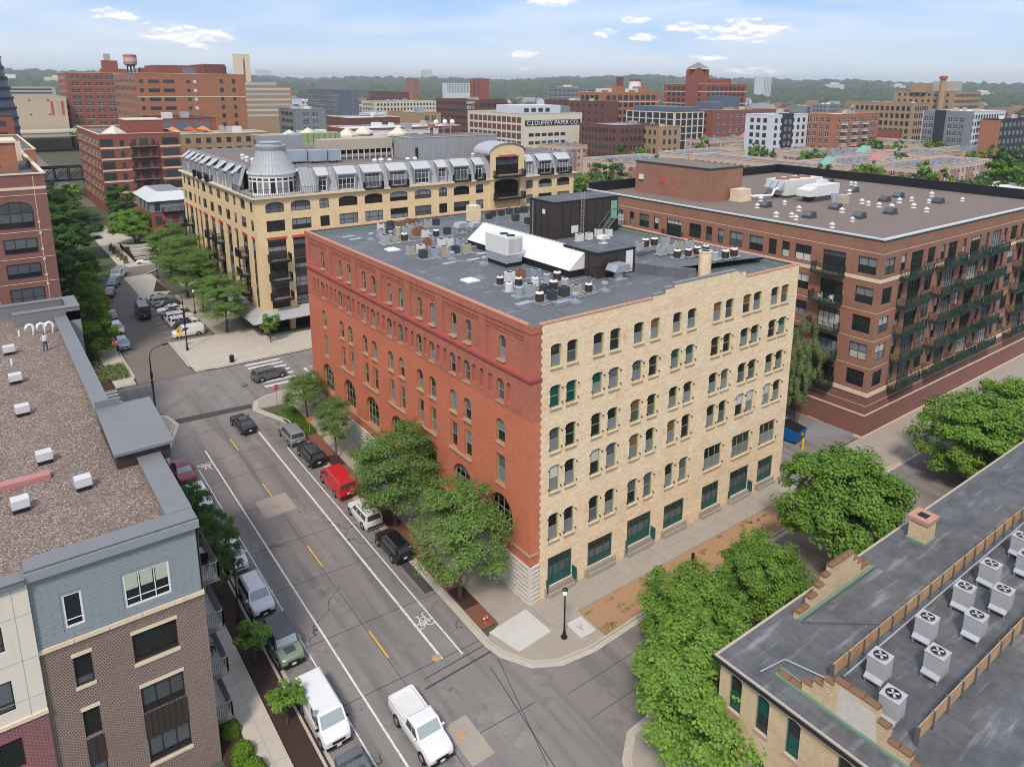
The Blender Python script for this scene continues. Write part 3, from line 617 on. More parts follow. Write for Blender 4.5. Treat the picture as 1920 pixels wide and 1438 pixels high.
def bar2(x0, y0, x1, y1, w=0.09):
    dx, dy = x1-x0, y1-y0; l = math.hypot(dx, dy); nx, ny = -dy/l*w/2, dx/l*w/2
    return [(x0-nx, y0-ny), (x1-nx, y1-ny), (x1+nx, y1+ny), (x0+nx, y0+ny)]
def bike(cx, cy, s=1):
    # side view of a bicycle; wheels lie one beside the other across the lane
    P = ring(cx-0.42, cy, 0.36, 0.09) + ring(cx+0.42, cy, 0.36, 0.09)
    for a in ((-.42, 0, -.15, .55), (-.15, .55, .3, .5), (.3, .5, .02, 0), (.02, 0, -.42, 0), (-.15, .55, .02, 0), (.42, 0, .25, .75), (.25, .75, .5, .8), (-.2, .7, -.1, .5), (-.32, .72, -.08, .72)): P.append(bar2(cx+a[0], cy+a[1]*s*1.5, cx+a[2], cy+a[3]*s*1.5))
    return P
mark('bicycle_symbol', bike(-15.6, 37.3, -1)); mark('bicycle_symbol', bike(-7.85, 3.2, 1))
mark('concrete_patch', [rect(-13.5, 24.0, -10.45, 27.3)], 'concrete', road, 0.005); mark('concrete_patch', [rect(-11.5, -9.3, -9.8, -5.75)], 'concrete', road, 0.005)
mark('asphalt_seam', [[(-17.0, 50.0), (-16.4, 48.5), (-7.3, 47.9), (-7.0, 49.1)]], 'asphalt_patch', road, 0.005)
mark('asphalt_seam', [bar2(-11, -2.3, -4.9, -2.1, .16), bar2(-10.6, -1.5, -5.2, -1.3, .1)], 'asphalt_patch', road, 0.004)
mark('asphalt_seam', [rect(-6.2, 6.2, -5.1, 11.0)], 'asphalt_patch', road, 0.004)
for y in (37.6, 33.0, 26.0, 19.2, 13.2, 6.0, -0.5, -7.5, 44.5): mark('tar_seam', [bar2(-18.2, y+0.3, -5.3, y-0.2, 0.06)], 'asphalt_patch', road, 0.003)
mark('tar_seam', [bar2(-11.9, -57, -11.9, 48, 0.05), bar2(-9.6, -30, -6.1, -3.2, 0.07), bar2(-7.6, -12, -5.2, -3.0, 0.06)], 'asphalt_patch', road, 0.0025)
for y in (-8.5, -11): mark('tar_seam', [bar2(-3, y, 40, y+0.2, 0.05)], 'asphalt_patch', side, 0.007)
for x, y, lb in ((-11.9, 25.5, 'round manhole cover in the pale concrete patch behind the red van'), (-10.9, -6.9, 'round manhole cover beside the moving white pickup'), (-8.9, -0.3, 'round manhole cover near the end of the white lane line')):
    mb = MB(); mb.cyl(0, 0, 0, 0.012, 0.36, n=20); mb.cyl(0, 0, 0.012, 0.018, 0.29, n=20)
    tag(mb.obj('manhole_cover', 'rusty_steel', at=(x, y, zg(y)+0.006)), lb, 'manhole')

# ================================================================== MAIN BUILDING
def main_building():
    WX, LY, ZT, ZR = 34.35, 45.7, 24.0, 23.45
    B = empty('brick_warehouse', (17, 22, 0), 'six storey corner warehouse with red brick street front and buff brick side wall', 'building')
    fw, fs = Fr('W', 0.0), Fr('S', 0.0)
    cols = [(4.08, 0), (9.1, 1), (11.45, 1), (15.12, 1), (17.5, 1), (21.25, 1), (23.6, 1), (27.35, 1), (29.65, 1), (33.45, 1), (35.8, 1), (40.9, 0)]
    # ---- red street front
    ops = []; wins = []
    for c, pair in cols:
        if pair: ops.append((c-0.62, 9.5, c+0.62, 15.1, 0.6))
        else: ops += [(c-0.65, 12.95, c+0.65, 15.1, 0.6), (c-0.65, 9.25, c+0.65, 11.9, 0)]
    big = [4.0, 10.05, 16.2, 22.4, 28.4, 34.4, 40.6]
    for c in big: ops.append((c-1.65, 4.9, c+1.65, 8.35, 1.6))
    mb = MB(); facade(mb, fw, 0, LY, 3.65, 16.3, ops, 0.3); mb.obj('wall', 'brick_red_lower', B)
    for c, pair in cols:
        if pair:
            sp = MB(); fw.face(sp, [(c-0.62, 11.95, -0.12), (c+0.62, 11.95, -0.12), (c+0.62, 13.0, -0.12), (c-0.62, 13.0, -0.12)])
            fw.face(sp, [(c-0.62, 11.95, -0.3), (c+0.62, 11.95, -0.3), (c+0.62, 11.95, -0.12), (c-0.62, 11.95, -0.12)]); sp.obj('spandrel', 'brick_red_lower', B)
    P2 = ('glass_dark', 'glass_mid', 'glass_screen', 'glass_mid')
    for c, pair in cols:
        w = 0.65 if not pair else 0.62
        if pair:
            window(B, fw, c-w, 13.0, c+w, 15.1, 0.6, (), (0.47,), 'green_trim', P2, 'stone_sill', 0.22); window(B, fw, c-w, 9.5, c+w, 11.95, 0, (), (0.5,), 'green_trim', P2, 'stone_sill', 0.24)
        else:
            window(B, fw, c-w, 12.95, c+w, 15.1, 0.6, (), (0.47,), 'green_trim', P2, 'stone_sill', 0.2); window(B, fw, c-w, 9.25, c+w, 11.9, 0, (), (0.5,), 'green_trim', P2, 'stone_sill', 0.2)
    for c in big: window(B, fw, c-1.65, 4.9, c+1.65, 8.35, 1.6, (0.25, 0.5, 0.75), (0.28, 0.58), 'green_trim', ('glass_dark', 'glass_mid', 'glass_dark'), 'stone_sill', 0.3, fw_=0.12)
    for a, b in ((8.45, 12.1), (14.45, 18.15), (20.6, 24.25), (26.7, 30.3), (32.8, 36.45)):
        mb = MB(); fw.box(mb, a, 9.26, b, 9.44, 0.0, 0.16); mb.obj('sill', 'stone_sill', B)
    # arcade and attic storey
    ops = [(c-0.52, 16.65, c+0.52, 18.6, 0.52) for c, p in cols]; blind = []
    for c in (2.9, 5.5, 6.75, 7.95, 10.28, 12.7, 13.9, 16.3, 18.75, 20.0, 22.42, 24.85, 26.1, 28.5, 30.9, 32.2, 34.62, 37.1, 38.3, 39.55, 42.3, 43.4): blind.append((c-0.33, 16.9, c+0.33, 18.6, 0.33))
    panels = [(0.9, 6.15), (7.19, 13.07), (14.18, 19.18), (20.17, 25.28), (26.16, 31.35), (32.29, 38.23), (39.06, 44.75)]
    pops = [(a, 19.95, b, 23.3, 0) for a, b in panels]
    mb = MB(); facade(mb, fw, 0, LY, 16.3, 19.6, ops + blind, 0.26)
    for (a, b, c, d, r) in blind: fw.face(mb, [(a, b, -0.26), (c, b, -0.26), (c, d, -0.26), (a, d, -0.26)])
    facade(mb, fw, 0, LY, 19.6, ZT, pops, 0.2)
    for (a, b, c, d, r) in pops:
        inn = [(k-0.46, 20.2, k+0.46, 22.2, 0.46) for k, p in cols if a < k < c]
        facade(mb, fw, a, c, b, d, inn, 0.22, 0, -0.2)
    mb.obj('wall', 'brick_red_upper', B)
    for (a, b) in panels:       # corbel table under the panel head
        mb = MB(); fw.box(mb, a+0.02, 23.0, b-0.02, 23.28, -0.2, -0.06)
        n = int((b-a)/0.24)
        for k in range(n): fw.box(mb, a+0.1+k*0.24, 22.86, a+0.22+k*0.24, 23.0, -0.2, -0.07)
        fw.box(mb, a+0.02, 22.62, b-0.02, 22.70, -0.2, -0.13)
        mb.obj('corbel_table', 'brick_red_upper', B)
    for c, p in cols:
        window(B, fw, c-0.52, 16.65, c+0.52, 18.6, 0.52, (), (0.47,), 'green_trim', P2, 'stone_sill', 0.2)
        window(B, fw, c-0.46, 20.2, c+0.46, 22.2, 0.46, (), (0.47,), 'green_trim', P2, 'stone_sill', 0.34)
    mb = MB(); fw.box(mb, -0.15, 19.62, LY, 19.82, 0.0, 0.2); fs.box(mb, 0.0, 19.62, 0.97, 19.82, 0.0, 0.15); mb.obj('string_course', 'band_red', B)
    mb = MB(); fw.box(mb, -0.1, 4.55, LY, 4.72, 0.0, 0.12); fs.box(mb, 0.0, 4.55, 0.97, 4.72, 0.0, 0.1); mb.obj('water_table', 'stone_sill', B)
    mb = MB(); fw.box(mb, -0.06, 23.42, LY, ZT-0.01, 0.0, 0.06); fs.box(mb, 0.0, 23.42, 0.95, ZT-0.01, 0.0, 0.06); mb.obj('cornice', 'brick_red_upper', B)
    # ---- buff side wall, red return at the corner
    mb = MB(); mb2 = MB(); zq = 3.65; k = 0
    while zq < ZT-0.01:
        t = min(zq+0.32, ZT); fs.face(mb if zq < 16 else mb2, [(0, zq, 0), (0.95+(0.12 if k % 2 else 0), zq, 0), (0.95+(0.12 if k % 2 else 0), t, 0), (0, t, 0)]); zq = t; k += 1
    mb.obj('corner_return', 'brick_red_lower', B); mb2.obj('corner_return', 'brick_red_upper', B)
    xs = [(1.9, 3.0), (3.55, 4.67), (6.31, 7.46), (8.14, 9.34), (10.86, 12.06), (12.89, 14.03), (15.67, 16.83), (17.6, 18.8), (21.14, 22.39), (22.9, 24.09), (25.49, 26.79), (27.12, 28.43), (29.94, 31.25), (31.62, 32.94)]
    rows = [(20.25, 22.2), (16.85, 18.8), (13.05, 15.2), (9.55, 11.95), (5.1, 7.6)]
    trip = [(21.17, 23.82), (25.44, 28.37), (29.92, 32.67)]
    drs = [(1.88, 4.5, 0.95, 3.65), (6.3, 9.2, 0.92, 3.3), (11.0, 14.05, 0.95, 3.6), (15.8, 18.6, 0.85, 3.3), (21.2, 23.75, 0.8, 3.4), (25.5, 28.5, 0.72, 3.55), (30.1, 32.7, 0.75, 3.35)]
    ops = []
    for ri, (b, t) in enumerate(rows):
        for xi, (a, c) in enumerate(xs):
            if ri == 4 and xi >= 8: continue
            ops.append((a, b, c, t, 0.2))
    ops += [(a, 5.0, b, 7.5, 0) for a, b in trip] + [(a, z0, b, z1, 0) for a, b, z0, z1 in drs]
    mb = MB(); facade(mb, fs, 0.95, WX, -0.1, ZT, ops, 0.26, 0, -0.004)
    # gable step of the parapet
    st = [(13.0, 24.0), (13.0, 24.25), (14.5, 24.25), (14.5, 24.62), (15.6, 24.62), (15.6, 24.85), (24.3, 24.85), (24.6, 24.5), (25.6, 24.5), (25.6, 24.0)]
    fs.face(mb, [(a, z, -0.004) for a, z in st][::-1]); mb.obj('wall', 'brick_yellow', B)
    mb = MB()
    for (a, z), (b, z2) in zip(st[:-1], st[1:]):
        if b > a: mb.quad((a, 0.0, z+.001), (b, 0.0, z2+.001), (b, 0.35, z2+.001), (a, 0.35, z+.001), 0)
        else: mb.quad((a, 0.0, min(z, z2)), (a, 0.0, max(z, z2)), (a, 0.35, max(z, z2)), (a, 0.35, min(z, z2)), 0)
    mb.poly([(a, 0.35, z) for a, z in st]); mb.box(15.7, -0.06, 24.86, 24.2, 0.42, 24.93); mb.box(13.1, -0.05, 24.26, 14.45, 0.4, 24.36); mb.box(14.5, -0.05, 24.63, 15.6, 0.4, 24.72)
    mb.obj('parapet', 'metal_coping', B)
    rnd = random.Random(3)
    for ri, (b, t) in enumerate(rows):
        for xi, (a, c) in enumerate(xs):
            if ri == 4 and xi >= 8: continue
            lo = rnd.choice(['glass_screen', 'glass_screen', 'glass_screen', 'glass_dark', 'glass_mid', 'glass_blind' if ri > 2 else 'glass_screen']); hi = rnd.choice(['glass_dark', 'glass_dark', 'glass_mid', 'glass_tan', 'glass_dark'])
            if ri == 1 and xi in (0, 1): lo = hi = 'glass_green'
            if ri == 1 and xi in (2, 6, 7, 13): hi = 'glass_green'
            if ri == 3 and xi in (0, 2, 10, 11, 12): hi = 'glass_blind'
            window(B, fs, a, b, c, t, 0.2, (), (0.5,), 'green_trim', ('glass_dark', 'glass_screen', 'glass_mid', 'glass_green', 'glass_blind', 'glass_tan'), 'stone_sill', 0.17, choose=(lo, hi), fw_=0.10)
    for a, b in trip: window(B, fs, a, 5.0, b, 7.5, 0, (0.333, 0.667), (0.5,), 'green_trim', ('glass_dark', 'glass_mid', 'glass_screen'), 'stone_sill', 0.17, choose=('glass_screen', 'glass_dark'), fw_=0.10)
    hk = MB()                    # iron shutter hooks beside the openings
    for (a, z0, c, z1, r) in ops:
        if z0 > 4 and z0 < 19:
            for x in (a-0.1, c+0.06):
                for z in (z0+0.35, z1-0.4): fs.box(hk, x, z, x+0.05, z+0.10, -0.01, 0.16)
    hk.obj('shutter_hooks', 'steel_dark', B)['kind'] = 'stuff'
    for k, (a, b, z0, z1) in enumerate(drs):
        cl = (0.25, 0.5, 0.75) if k in (0, 2, 5) else (0.333, 0.667)
        window(B, fs, a, z0, b, z1, 0, cl, (0.34, 0.68) if k in (0, 2, 5) else (0.3, 0.62), 'green_paint', ('glass_dark', 'glass_tan', 'glass_mid'), None, 0.1, fw_=0.2, name='door', choose=('green_paint', 'glass_mid', 'glass_dark'))
        mb = MB(); fs.box(mb, a-0.3, -0.05, b+0.3, z0-0.02, 0.0, 0.14 + 0.1*(k % 2)); fs.box(mb, a-0.12, -0.05, b+0.12, z0*0.55, 0.24, 0.42); mb.obj('doorstep', 'concrete', B)
        if k in (0, 2, 5):
            mb = MB(); fs.box(mb, b+0.02, z0-0.1, b+0.12, z0+1.0, 0.0, 0.55); fs.box(mb, a-0.14, z0-0.45, a-0.02, z0+0.75, 0.0, 0.18); mb.obj('door_leaf', 'green_paint', B)
    # ---- stone plinth, block by block
    shapes = []
    for k in range(6):
        mb = MB(); l = 1.0; j = random.uniform(.02, .05)
        mb.v = [(0, 0.02, 0.02), (l, 0.02, 0.02), (l, 0.02, .40), (0, 0.02, .40), (j+.03, -0.05-j, .06+j), (l-.05, -0.06, .05+j), (l-.04, -0.05-j, .36), (j+.02, -0.07, .34)]
        mb.f = [(4, 5, 6, 7), (0, 1, 5, 4), (1, 2, 6, 5), (2, 3, 7, 6), (3, 0, 4, 7)]; mb.m = [0]*5; shapes.append(mb.mesh('stone_block', 'limestone'))
    back = MB(); fw.box(back, -0.06, -0.3, LY, 3.64, -0.3, 0.06); fs.box(back, 0.0, -0.3, 0.97, 3.64, -0.3, 0.05); back.obj('plinth', 'limestone', B)
    for row in range(9):
        z = 3.64-(row+1)*0.405; y = LY; k = row
        while y > 0.02:
            l = min(random.choice((0.9, 1.2, 1.5, 1.8)), y)
            if y - l < 0.4: l = y
            if z > zg(y)-0.35:
                inst('stone_block', shapes[k % 6], B, Vector((-0.06, y, z)) - B.location, -math.pi/2, (l, 1, 1)); k += 1
            y -= l
        inst('stone_block', shapes[row % 6], B, Vector((0, -0.05, z)) - B.location, 0, (0.95, 1, 1))
    # ---- far walls, roof, parapets
    mb = MB(); mb.quad((WX, 0, 0), (WX, LY, 0), (WX, LY, ZT), (WX, 0, ZT)); mb.quad((WX, LY, 0), (0, LY, 0), (0, LY, ZT), (WX, LY, ZT)); mb.obj('wall', 'brick_yellow', B)
    mb = MB(); mb.quad((0.3, 0.3, ZR), (WX-.3, 0.3, ZR), (WX-.3, LY-.3, ZR+.05), (0.3, LY-.3, ZR+.05)); mb.obj('roof', 'roof_tar', B)
    mb = MB()
    for q in (((0.0, 0.0), (0.34, LY)), ((0.34, 0.02), (WX, 0.34)), ((WX-.34, 0.34), (WX, LY)), ((0.34, LY-.34), (WX-.34, LY))): mb.box(q[0][0]+.001, q[0][1]+.001, ZR-.1, q[1][0]-.001, q[1][1]-.001, ZT-.002, bot=False)
    mb.obj('parapet', 'roof_tar', B)
    mb = MB(); mb.box(0.5, LY-0.62, ZR+.02, WX-.5, LY-.345, ZR+0.33); mb.box(WX-.62, 0.4, ZR, WX-.345, LY-.6, ZR+0.33); mb.obj('flashing', 'green_copper', B)
    coping_tiles(B, (0.17, 0.5), (0.17, LY), ZT); coping_tiles(B, (0.9, 0.16), (13.0, 0.16), ZT); coping_tiles(B, (25.8, 0.16), (WX, 0.16), ZT)
    coping_tiles(B, (0.2, LY-.17), (WX, LY-.17), ZT, step=0.8); coping_tiles(B, (WX-.17, 0.2), (WX-.17, LY), ZT, step=0.8)
    # ---- roof houses (fixed parts of the building)
    def house(x0, y0, x1, y1, z1, name):
        mb = MB(); mb.box(x0, y0, ZR, x1, y1, z1-.14); h = mb.obj(name, 'metal_brown', B)
        mb = MB(); t = 0.22
        mb.box(x0-.06, y0-.06, z1-.14, x1+.06, y1+.06, z1, 0); mb.obj('roof_edge', 'steel_dark', B)
        mb = MB(); mb.box(x0+.15, y0+.15, z1, x1-.15, y1-.15, z1+.012); mb.obj('roof', 'roof_tar_old', B)
        n = int((x1-x0)/1.2); mb = MB()
        for k in range(1, n): x = x0+(x1-x0)*k/n; mb.box(x-.02, y0-.03, ZR, x+.02, y0, z1-.2)
        n = int((y1-y0)/1.2)
        for k in range(1, n): y = y0+(y1-y0)*k/n; mb.box(x0-.03, y-.02, ZR, x0, y+.02, z1-.2)
        mb.box(x0-.02, y0-.02, ZR+1.1, x1+.02, y1+.02, ZR+1.15); mb.obj('panel_seams', 'steel_dark', B)
    house(23.1, 25.9, 33.6, 30.7, 28.0, 'penthouse'); house(14.9, 9.2, 20.0, 14.2, 26.0, 'stair_house')
    mb = MB(); mb.box(32.3, 25.84, 25.4, 33.35, 25.9, 27.4); mb.obj('door', 'teal_roof', B)
    mb = MB(); mb.box(18.7, 9.13, 23.6, 19.6, 9.2, 25.75); mb.obj('door', 'white_paint', B)
    mb = MB(); mb.box(23.04, 27.6, 26.4, 23.1, 28.1, 26.95); mb.box(25.8, 25.83, 24.0, 26.9, 25.88, 24.9); mb.obj('louvre', 'white_unit', B)
    mb = MB()                    # cat ladder
    for x in (27.2, 27.65): mb.box(x, 25.72, ZR, x+.05, 25.77, 29.0)
    for k in range(18): mb.box(27.2, 25.72, ZR+.15+k*.3, 27.7, 25.76, ZR+.19+k*.3)
    mb.obj('ladder', 'tan_unit', B)
    mb = MB()                    # steel stair to the door
    for k in range(8): mb.box(31.0-0.2*0+0.22*k*0.9-0.6, 24.9, ZR+.2+k*.24, 31.0+0.22*k*.9-0.3, 25.8, ZR+.24+k*.24)
    for yy in (24.9, 25.78):
        mb.tube([(30.3, yy, ZR+.1), (32.3, yy, 25.4)], .05, 5); mb.tube([(30.3, yy, ZR+1.0), (32.3, yy, 26.4)], .03, 5); mb.tube([(32.3, yy, 26.4), (33.6, yy, 26.4)], .03, 5)
        for x, z in ((30.3, ZR), (31.3, 24.3), (32.3, 25.3), (33.6, 25.3)): mb.tube([(x, yy, z), (x, yy, z+1.05)], .025, 5)
    mb.box(32.2, 24.9, 25.3, 33.7, 25.85, 25.38); mb.obj('stair', 'green_copper', B)
    mb = MB(); mb.tube([(14.86, 12.6, 23.5), (14.86, 12.6, 25.9)], .05, 6); mb.tube([(23.06, 30.0, 23.5), (23.06, 30.0, 27.8)], .05, 6); mb.obj('downpipe', 'galvanised', B)
    # sloping white roof light: panels
    rl = MB(); rl.box(13.0, 11.0, ZR, 17.6, 29.2, 24.15); rl.obj('roof_light_kerb', 'steel_dark', B)
    n = 13; mb = MB(); L_ = (29.2-11.0)/n; dx, dz = 2.25, 1.75
    mb.box(0, 0.02, 0, 1, L_-0.02, 0.05); me = mb.mesh('roof_light_panel', 'membrane_white')
    for k in range(n):
        for sgn in (0, 1):
            o = inst('roof_light_panel', me, B, Vector((12.95 if not sgn else 17.65, 11.0+k*L_, 24.15)) - B.location); sl = math.hypot(dx, dz)
            o.scale = (sl, 1, 1); o.rotation_euler = (0, -math.atan2(dz, dx) if not sgn else math.pi+math.atan2(dz, dx), 0)
            if sgn: o.scale = (sl, 1, -1)
    mb = MB()
    for y in (11.02, 29.18): mb.poly([(12.97, y, 24.15), (17.6, y, 24.15), (15.3, y, 25.9)] if y < 20 else [(17.6, y, 24.15), (12.97, y, 24.15), (15.3, y, 25.9)])
    mb.obj('roof_light_end', 'membrane_white', B)
    mb = MB(); mb.prism([(20.0, 9.25), (19.8, 9.0), (21.3, 5.6), (22.8, 3.7), (23.1, 4.0), (21.6, 5.8), (20.3, 9.25)], ZR, 24.4); mb.obj('parapet', 'roof_tar', B)
    mb = MB(); mb.quad((20.3, 9.2, 24.25), (21.6, 5.8, 24.25), (33.9, 3.9, 24.1), (33.9, 16, 23.9)); mb.obj('roof', 'roof_tar', B)
    c = MB(); c.cyl(23.9, 3.6, ZR-.2, 26.0, 0.62, n=18); c.cyl(23.9, 3.6, 26.0, 26.12, 0.68, n=18); c.cyl(23.9, 3.6, 26.121, 26.13, 0.45, n=18, m=1); c.obj('chimney', ['brick_yellow', 'black_plastic'], B, 40)
    c = MB(); c.box(21.6, 41.6, ZR, 23.0, 43.0, 25.6); c.obj('chimney', 'brick_yellow', B)
main_building()
# ------------------------------------------------------------------ roof plant of the main building
UM = dict(g='grey_unit', w='white_unit', d='dark_unit', t='tan_unit', b='brown_unit', r='rust_unit', l='blue_unit', b2='grey_unit')
UN = dict(g='grey', w='white', d='dark grey', t='tan', b='brown', r='rusty', l='pale blue', b2='grey')
_uc = {}
def condenser(x, y, z, kind, colr, place, sc=1.0, group='condensers on the warehouse roof'):
    key = (kind, colr)
    if key not in _uc:
        body = MB(); fan = MB(); top = MB()
        if kind == 'box':
            body.box(-.36, -.36, .12, .36, .36, .92)
            for k in range(7):
                zz = .2+k*.1
                for s in (-1, 1): body.box(-.34, s*.36-.012, zz, .34, s*.36+.012, zz+.05); body.box(s*.36-.012, -.34, zz, s*.36+.012, .34, zz+.05)
            top.box(-.385, -.385, .92, .385, .385, .97); fan.cyl(0, 0, .97, .99, .27, n=14); fan.box(-.3, -.02, .99, .3, .02, 1.0); fan.box(-.02, -.3, .99, .02, .3, 1.0)
        else:
            body.cyl(0, 0, .12, .80, .33, n=14)
            for k in range(14):
                a = 2*math.pi*k/14; body.box(.335*math.cos(a)-.02, .335*math.sin(a)-.02, .14, .335*math.cos(a)+.02, .335*math.sin(a)+.02, .8)
            top.cyl(0, 0, .80, .92, .37, .33, n=14); top.cyl(0, 0, .92, .97, .33, .2, n=14); fan.cyl(0, 0, .97, .99, .17, n=12)
        pad = MB(); pad.box(-.55, -.5, 0, .55, .5, .12)
        _uc[key] = (body.mesh('condenser', UM[colr]), top.mesh('lid', 'white_unit' if (kind == 'rnd' and colr == 'b') else UM[colr]), fan.mesh('fan_grille', 'black_plastic'), pad.mesh('base_pad', 'galvanised'))
    b, t, f, p = _uc[key]
    o = inst('condenser', b, None, (x, y, z), 0, sc * random.uniform(.92, 1.1)); o.rotation_euler = (0, 0, random.choice((0, 0, .05, -.06)))
    tag(o, f"{UN[colr]} {'square' if kind == 'box' else 'round'} condenser unit {place}", 'air conditioner', group)
    inst('lid', t, o); inst('fan_grille', f, o); inst('base_pad', p, o)
    return o
UA = [(7.2, 39.5, 'box', 'g'), (8.7, 42.7, 'box', 'w'), (10.3, 43.2, 'box', 'd'), (8.5, 39.9, 'box', 'd'), (9.5, 39.6, 'rnd', 't'), (5.6, 35.4, 'box', 'g'), (6.8, 35.3, 'box', 't'), (8.1, 35.3, 'rnd', 'b'), (11.4, 42.7, 'box', 'r'), (13.0, 43.4, 'box', 'r'), (13.9, 43.0, 'box', 'r'), (14.9, 41.7, 'box', 'g'), (11.7, 40.6, 'box', 'b2'), (13.0, 40.7, 'box', 'l'), (10.6, 37.0, 'box', 'r'), (11.9, 38.4, 'box', 'r'), (11.1, 35.6, 'box', 'w'), (12.4, 35.3, 'rnd', 'b'), (16.1, 41.7, 'box', 'd'), (14.1, 35.6, 'box', 'd'), (10.2, 38.8, 'box', 'g')]
UB = [(5.4, 28.8, 'box', 't'), (6.6, 28.7, 'box', 'w'), (5.5, 26.2, 'box', 'd'), (6.8, 26.2, 'box', 'l'), (9.0, 31.5, 'box', 'r'), (10.1, 30.2, 'box', 'w'), (8.1, 26.3, 'box', 't'), (11.2, 30.2, 'box', 'w'), (12.0, 29.2, 'box', 'l'), (9.6, 26.3, 'box', 'd'), (10.9, 26.1, 'box', 't')]
UC_ = [(6.1, 12.8, 'rnd', 'b'), (7.4, 13.1, 'box', 'w'), (5.4, 10.4, 'rnd', 'w'), (7.2, 11.4, 'rnd', 'b'), (5.2, 8.6, 'rnd', 'l'), (6.3, 8.5, 'box', 'g'), (9.0, 13.5, 'box', 'r'), (10.1, 12.6, 'box', 'l'), (8.5, 10.6, 'rnd', 'w'), (5.6, 6.2, 'rnd', 'b'), (7.5, 7.9, 'box', 'd'), (6.8, 6.0, 'box', 'd'), (10.2, 11.0, 'rnd', 'l'), (11.3, 10.8, 'rnd', 'b'), (8.9, 8.4, 'rnd', 'b'), (10.5, 8.7, 'rnd', 'g'), (8.3, 6.2, 'box', 'd'), (9.7, 6.2, 'box', 't'), (11.1, 6.1, 'rnd', 'b')]
UD = [(25.1, 13.6, 'box', 'g'), (26.5, 14.1, 'rnd', 'b'), (27.8, 14.0, 'rnd', 'b'), (29.0, 13.5, 'box', 'g'), (25.2, 10.6, 'box', 'g'), (26.6, 10.5, 'box', 'g'), (28.6, 11.1, 'box', 't'), (30.2, 11.0, 'box', 'g'), (25.3, 8.4, 'rnd', 'b'), (26.8, 8.2, 'rnd', 'b'), (28.3, 8.3, 'rnd', 'b'), (29.7, 8.3, 'rnd', 'b'), (28.0, 5.7, 'rnd', 'g'), (29.3, 5.4, 'rnd', 'b'), (30.7, 5.4, 'rnd', 'b')]
UE = [(25.8, 42.8, 'box', 'd'), (27.2, 42.7, 'box', 'd'), (28.8, 43.0, 'box', 'd'), (30.2, 43.0, 'box', 'd'), (31.4, 42.9, 'box', 'd'), (26.3, 38.1, 'box', 'd'), (27.6, 37.9, 'box', 'g'), (24.3, 41.5, 'box', 'b'), (26.4, 35.5, 'box', 'd'), (24.8, 23.2, 'box', 'w'), (26.5, 23.4, 'box', 'w'), (28.6, 24.0, 'box', 'w'), (29.8, 23.5, 'box', 'w')]
_rank = ['first', 'second', 'third', 'fourth', 'fifth', 'sixth', 'seventh', 'eighth']
for U, pl, z in ((UA, 'in rear left roof cluster', 23.5), (UB, 'in middle roof row', 23.48), (UC_, 'in near corner roof cluster', 23.46), (UD, 'by the round roof chimney', 24.22), (UE, 'beside brown penthouse', 23.5)):
    cnt = {}
    for x, y, k, c in sorted(U): cnt[(k, c)] = cnt.get((k, c), 0) + 1
    seen = {}
    for x, y, k, c in sorted(U):
        i = seen.get((k, c), 0); seen[(k, c)] = i+1
        condenser(x, y, z, k, c, pl + ((', ' + _rank[min(i, 7)] + ' from street') if cnt[(k, c)] > 1 else ''))
# roof vents, low curbs, skylight domes
_vm = MB(); _vm.box(-.4, -.4, 0, .4, .4, .18); _vm.box(-.3, -.3, .18, .3, .3, .28); VB = _vm.mesh('roof_vent', 'galvanised')
_vm = MB(); _vm.cyl(0, 0, .28, .75, .17, n=12); _vm.cyl(0, 0, .75, .95, .32, .3, n=12); VT = _vm.mesh('cowl', 'blue_unit')
for k, (x, y) in enumerate([(5.2, 38.1), (7.7, 38.0), (10.9, 34.1), (7.7, 24.0), (9.2, 20.1), (12.4, 5.4), (7.9, 4.2)]):
    o = tag(inst('roof_vent', VB, None, (x, y, 23.46)), f"galvanised roof vent with round cowl, {['leftmost on the black roof', 'among the rear left condensers', 'before the dark box unit of the rear cluster', 'in front of the middle condenser row', 'beside the big white air handler', 'right of the near corner condenser cluster', 'closest to the buff wall parapet'][k]}", 'vent', 'roof vents of the warehouse'); inst('cowl', VT, o)
_vm = MB(); _vm.box(-.75, -.3, 0, .75, .3, .22); _vm.box(-.8, -.34, .22, .8, .34, .28); FB = _vm.mesh('roof_hatch', 'galvanised')
for k, (x, y) in enumerate([(3.5, 40.8), (3.6, 39.0), (6.3, 22.2), (12.3, 27.4), (11.6, 23.9), (9.2, 22.1), (3.9, 6.2), (6.9, 4.7)]):
    tag(inst('roof_curb', FB, None, (x, y, 23.46), 0.1), f"low flat galvanised curb box, {['rear of two by the left parapet', 'front of two by the left parapet', 'in front of the middle condensers', 'beside the white roof light end', 'behind the lone vent near the air handler', 'left of the big white air handler', 'at the front left of the near cluster', 'nearest the buff parapet'][k]}", 'roof box', 'low curbs on the warehouse roof')
for k, (x, y) in enumerate([(4.6, 31.5), (4.4, 15.3)]):
    mb = MB(); mb.box(-.75, -.75, 0, .75, .75, .18, 1); mb.prism([(-.7, -.7), (.7, -.7), (.7, .7), (-.7, .7)], .18, .24); i = len(mb.v)
    for s in ((-.7, -.7), (.7, -.7), (.7, .7), (-.7, .7)): mb.v.append((*s, .24))
    for s in ((-.3, -.3), (.3, -.3), (.3, .3), (-.3, .3)): mb.v.append((*s, .42))
    mb.f += [(i, i+1, i+5, i+4), (i+1, i+2, i+6, i+5), (i+2, i+3, i+7, i+6), (i+3, i, i+4, i+7), (i+4, i+5, i+6, i+7)]; mb.m += [0]*5
    tag(mb.obj('roof_skylight', ['white_paint', 'galvanised'], at=(x, y, 23.46)), ['white domed skylight behind the middle condenser row', 'white domed skylight alone near the street parapet'][k], 'skylight')
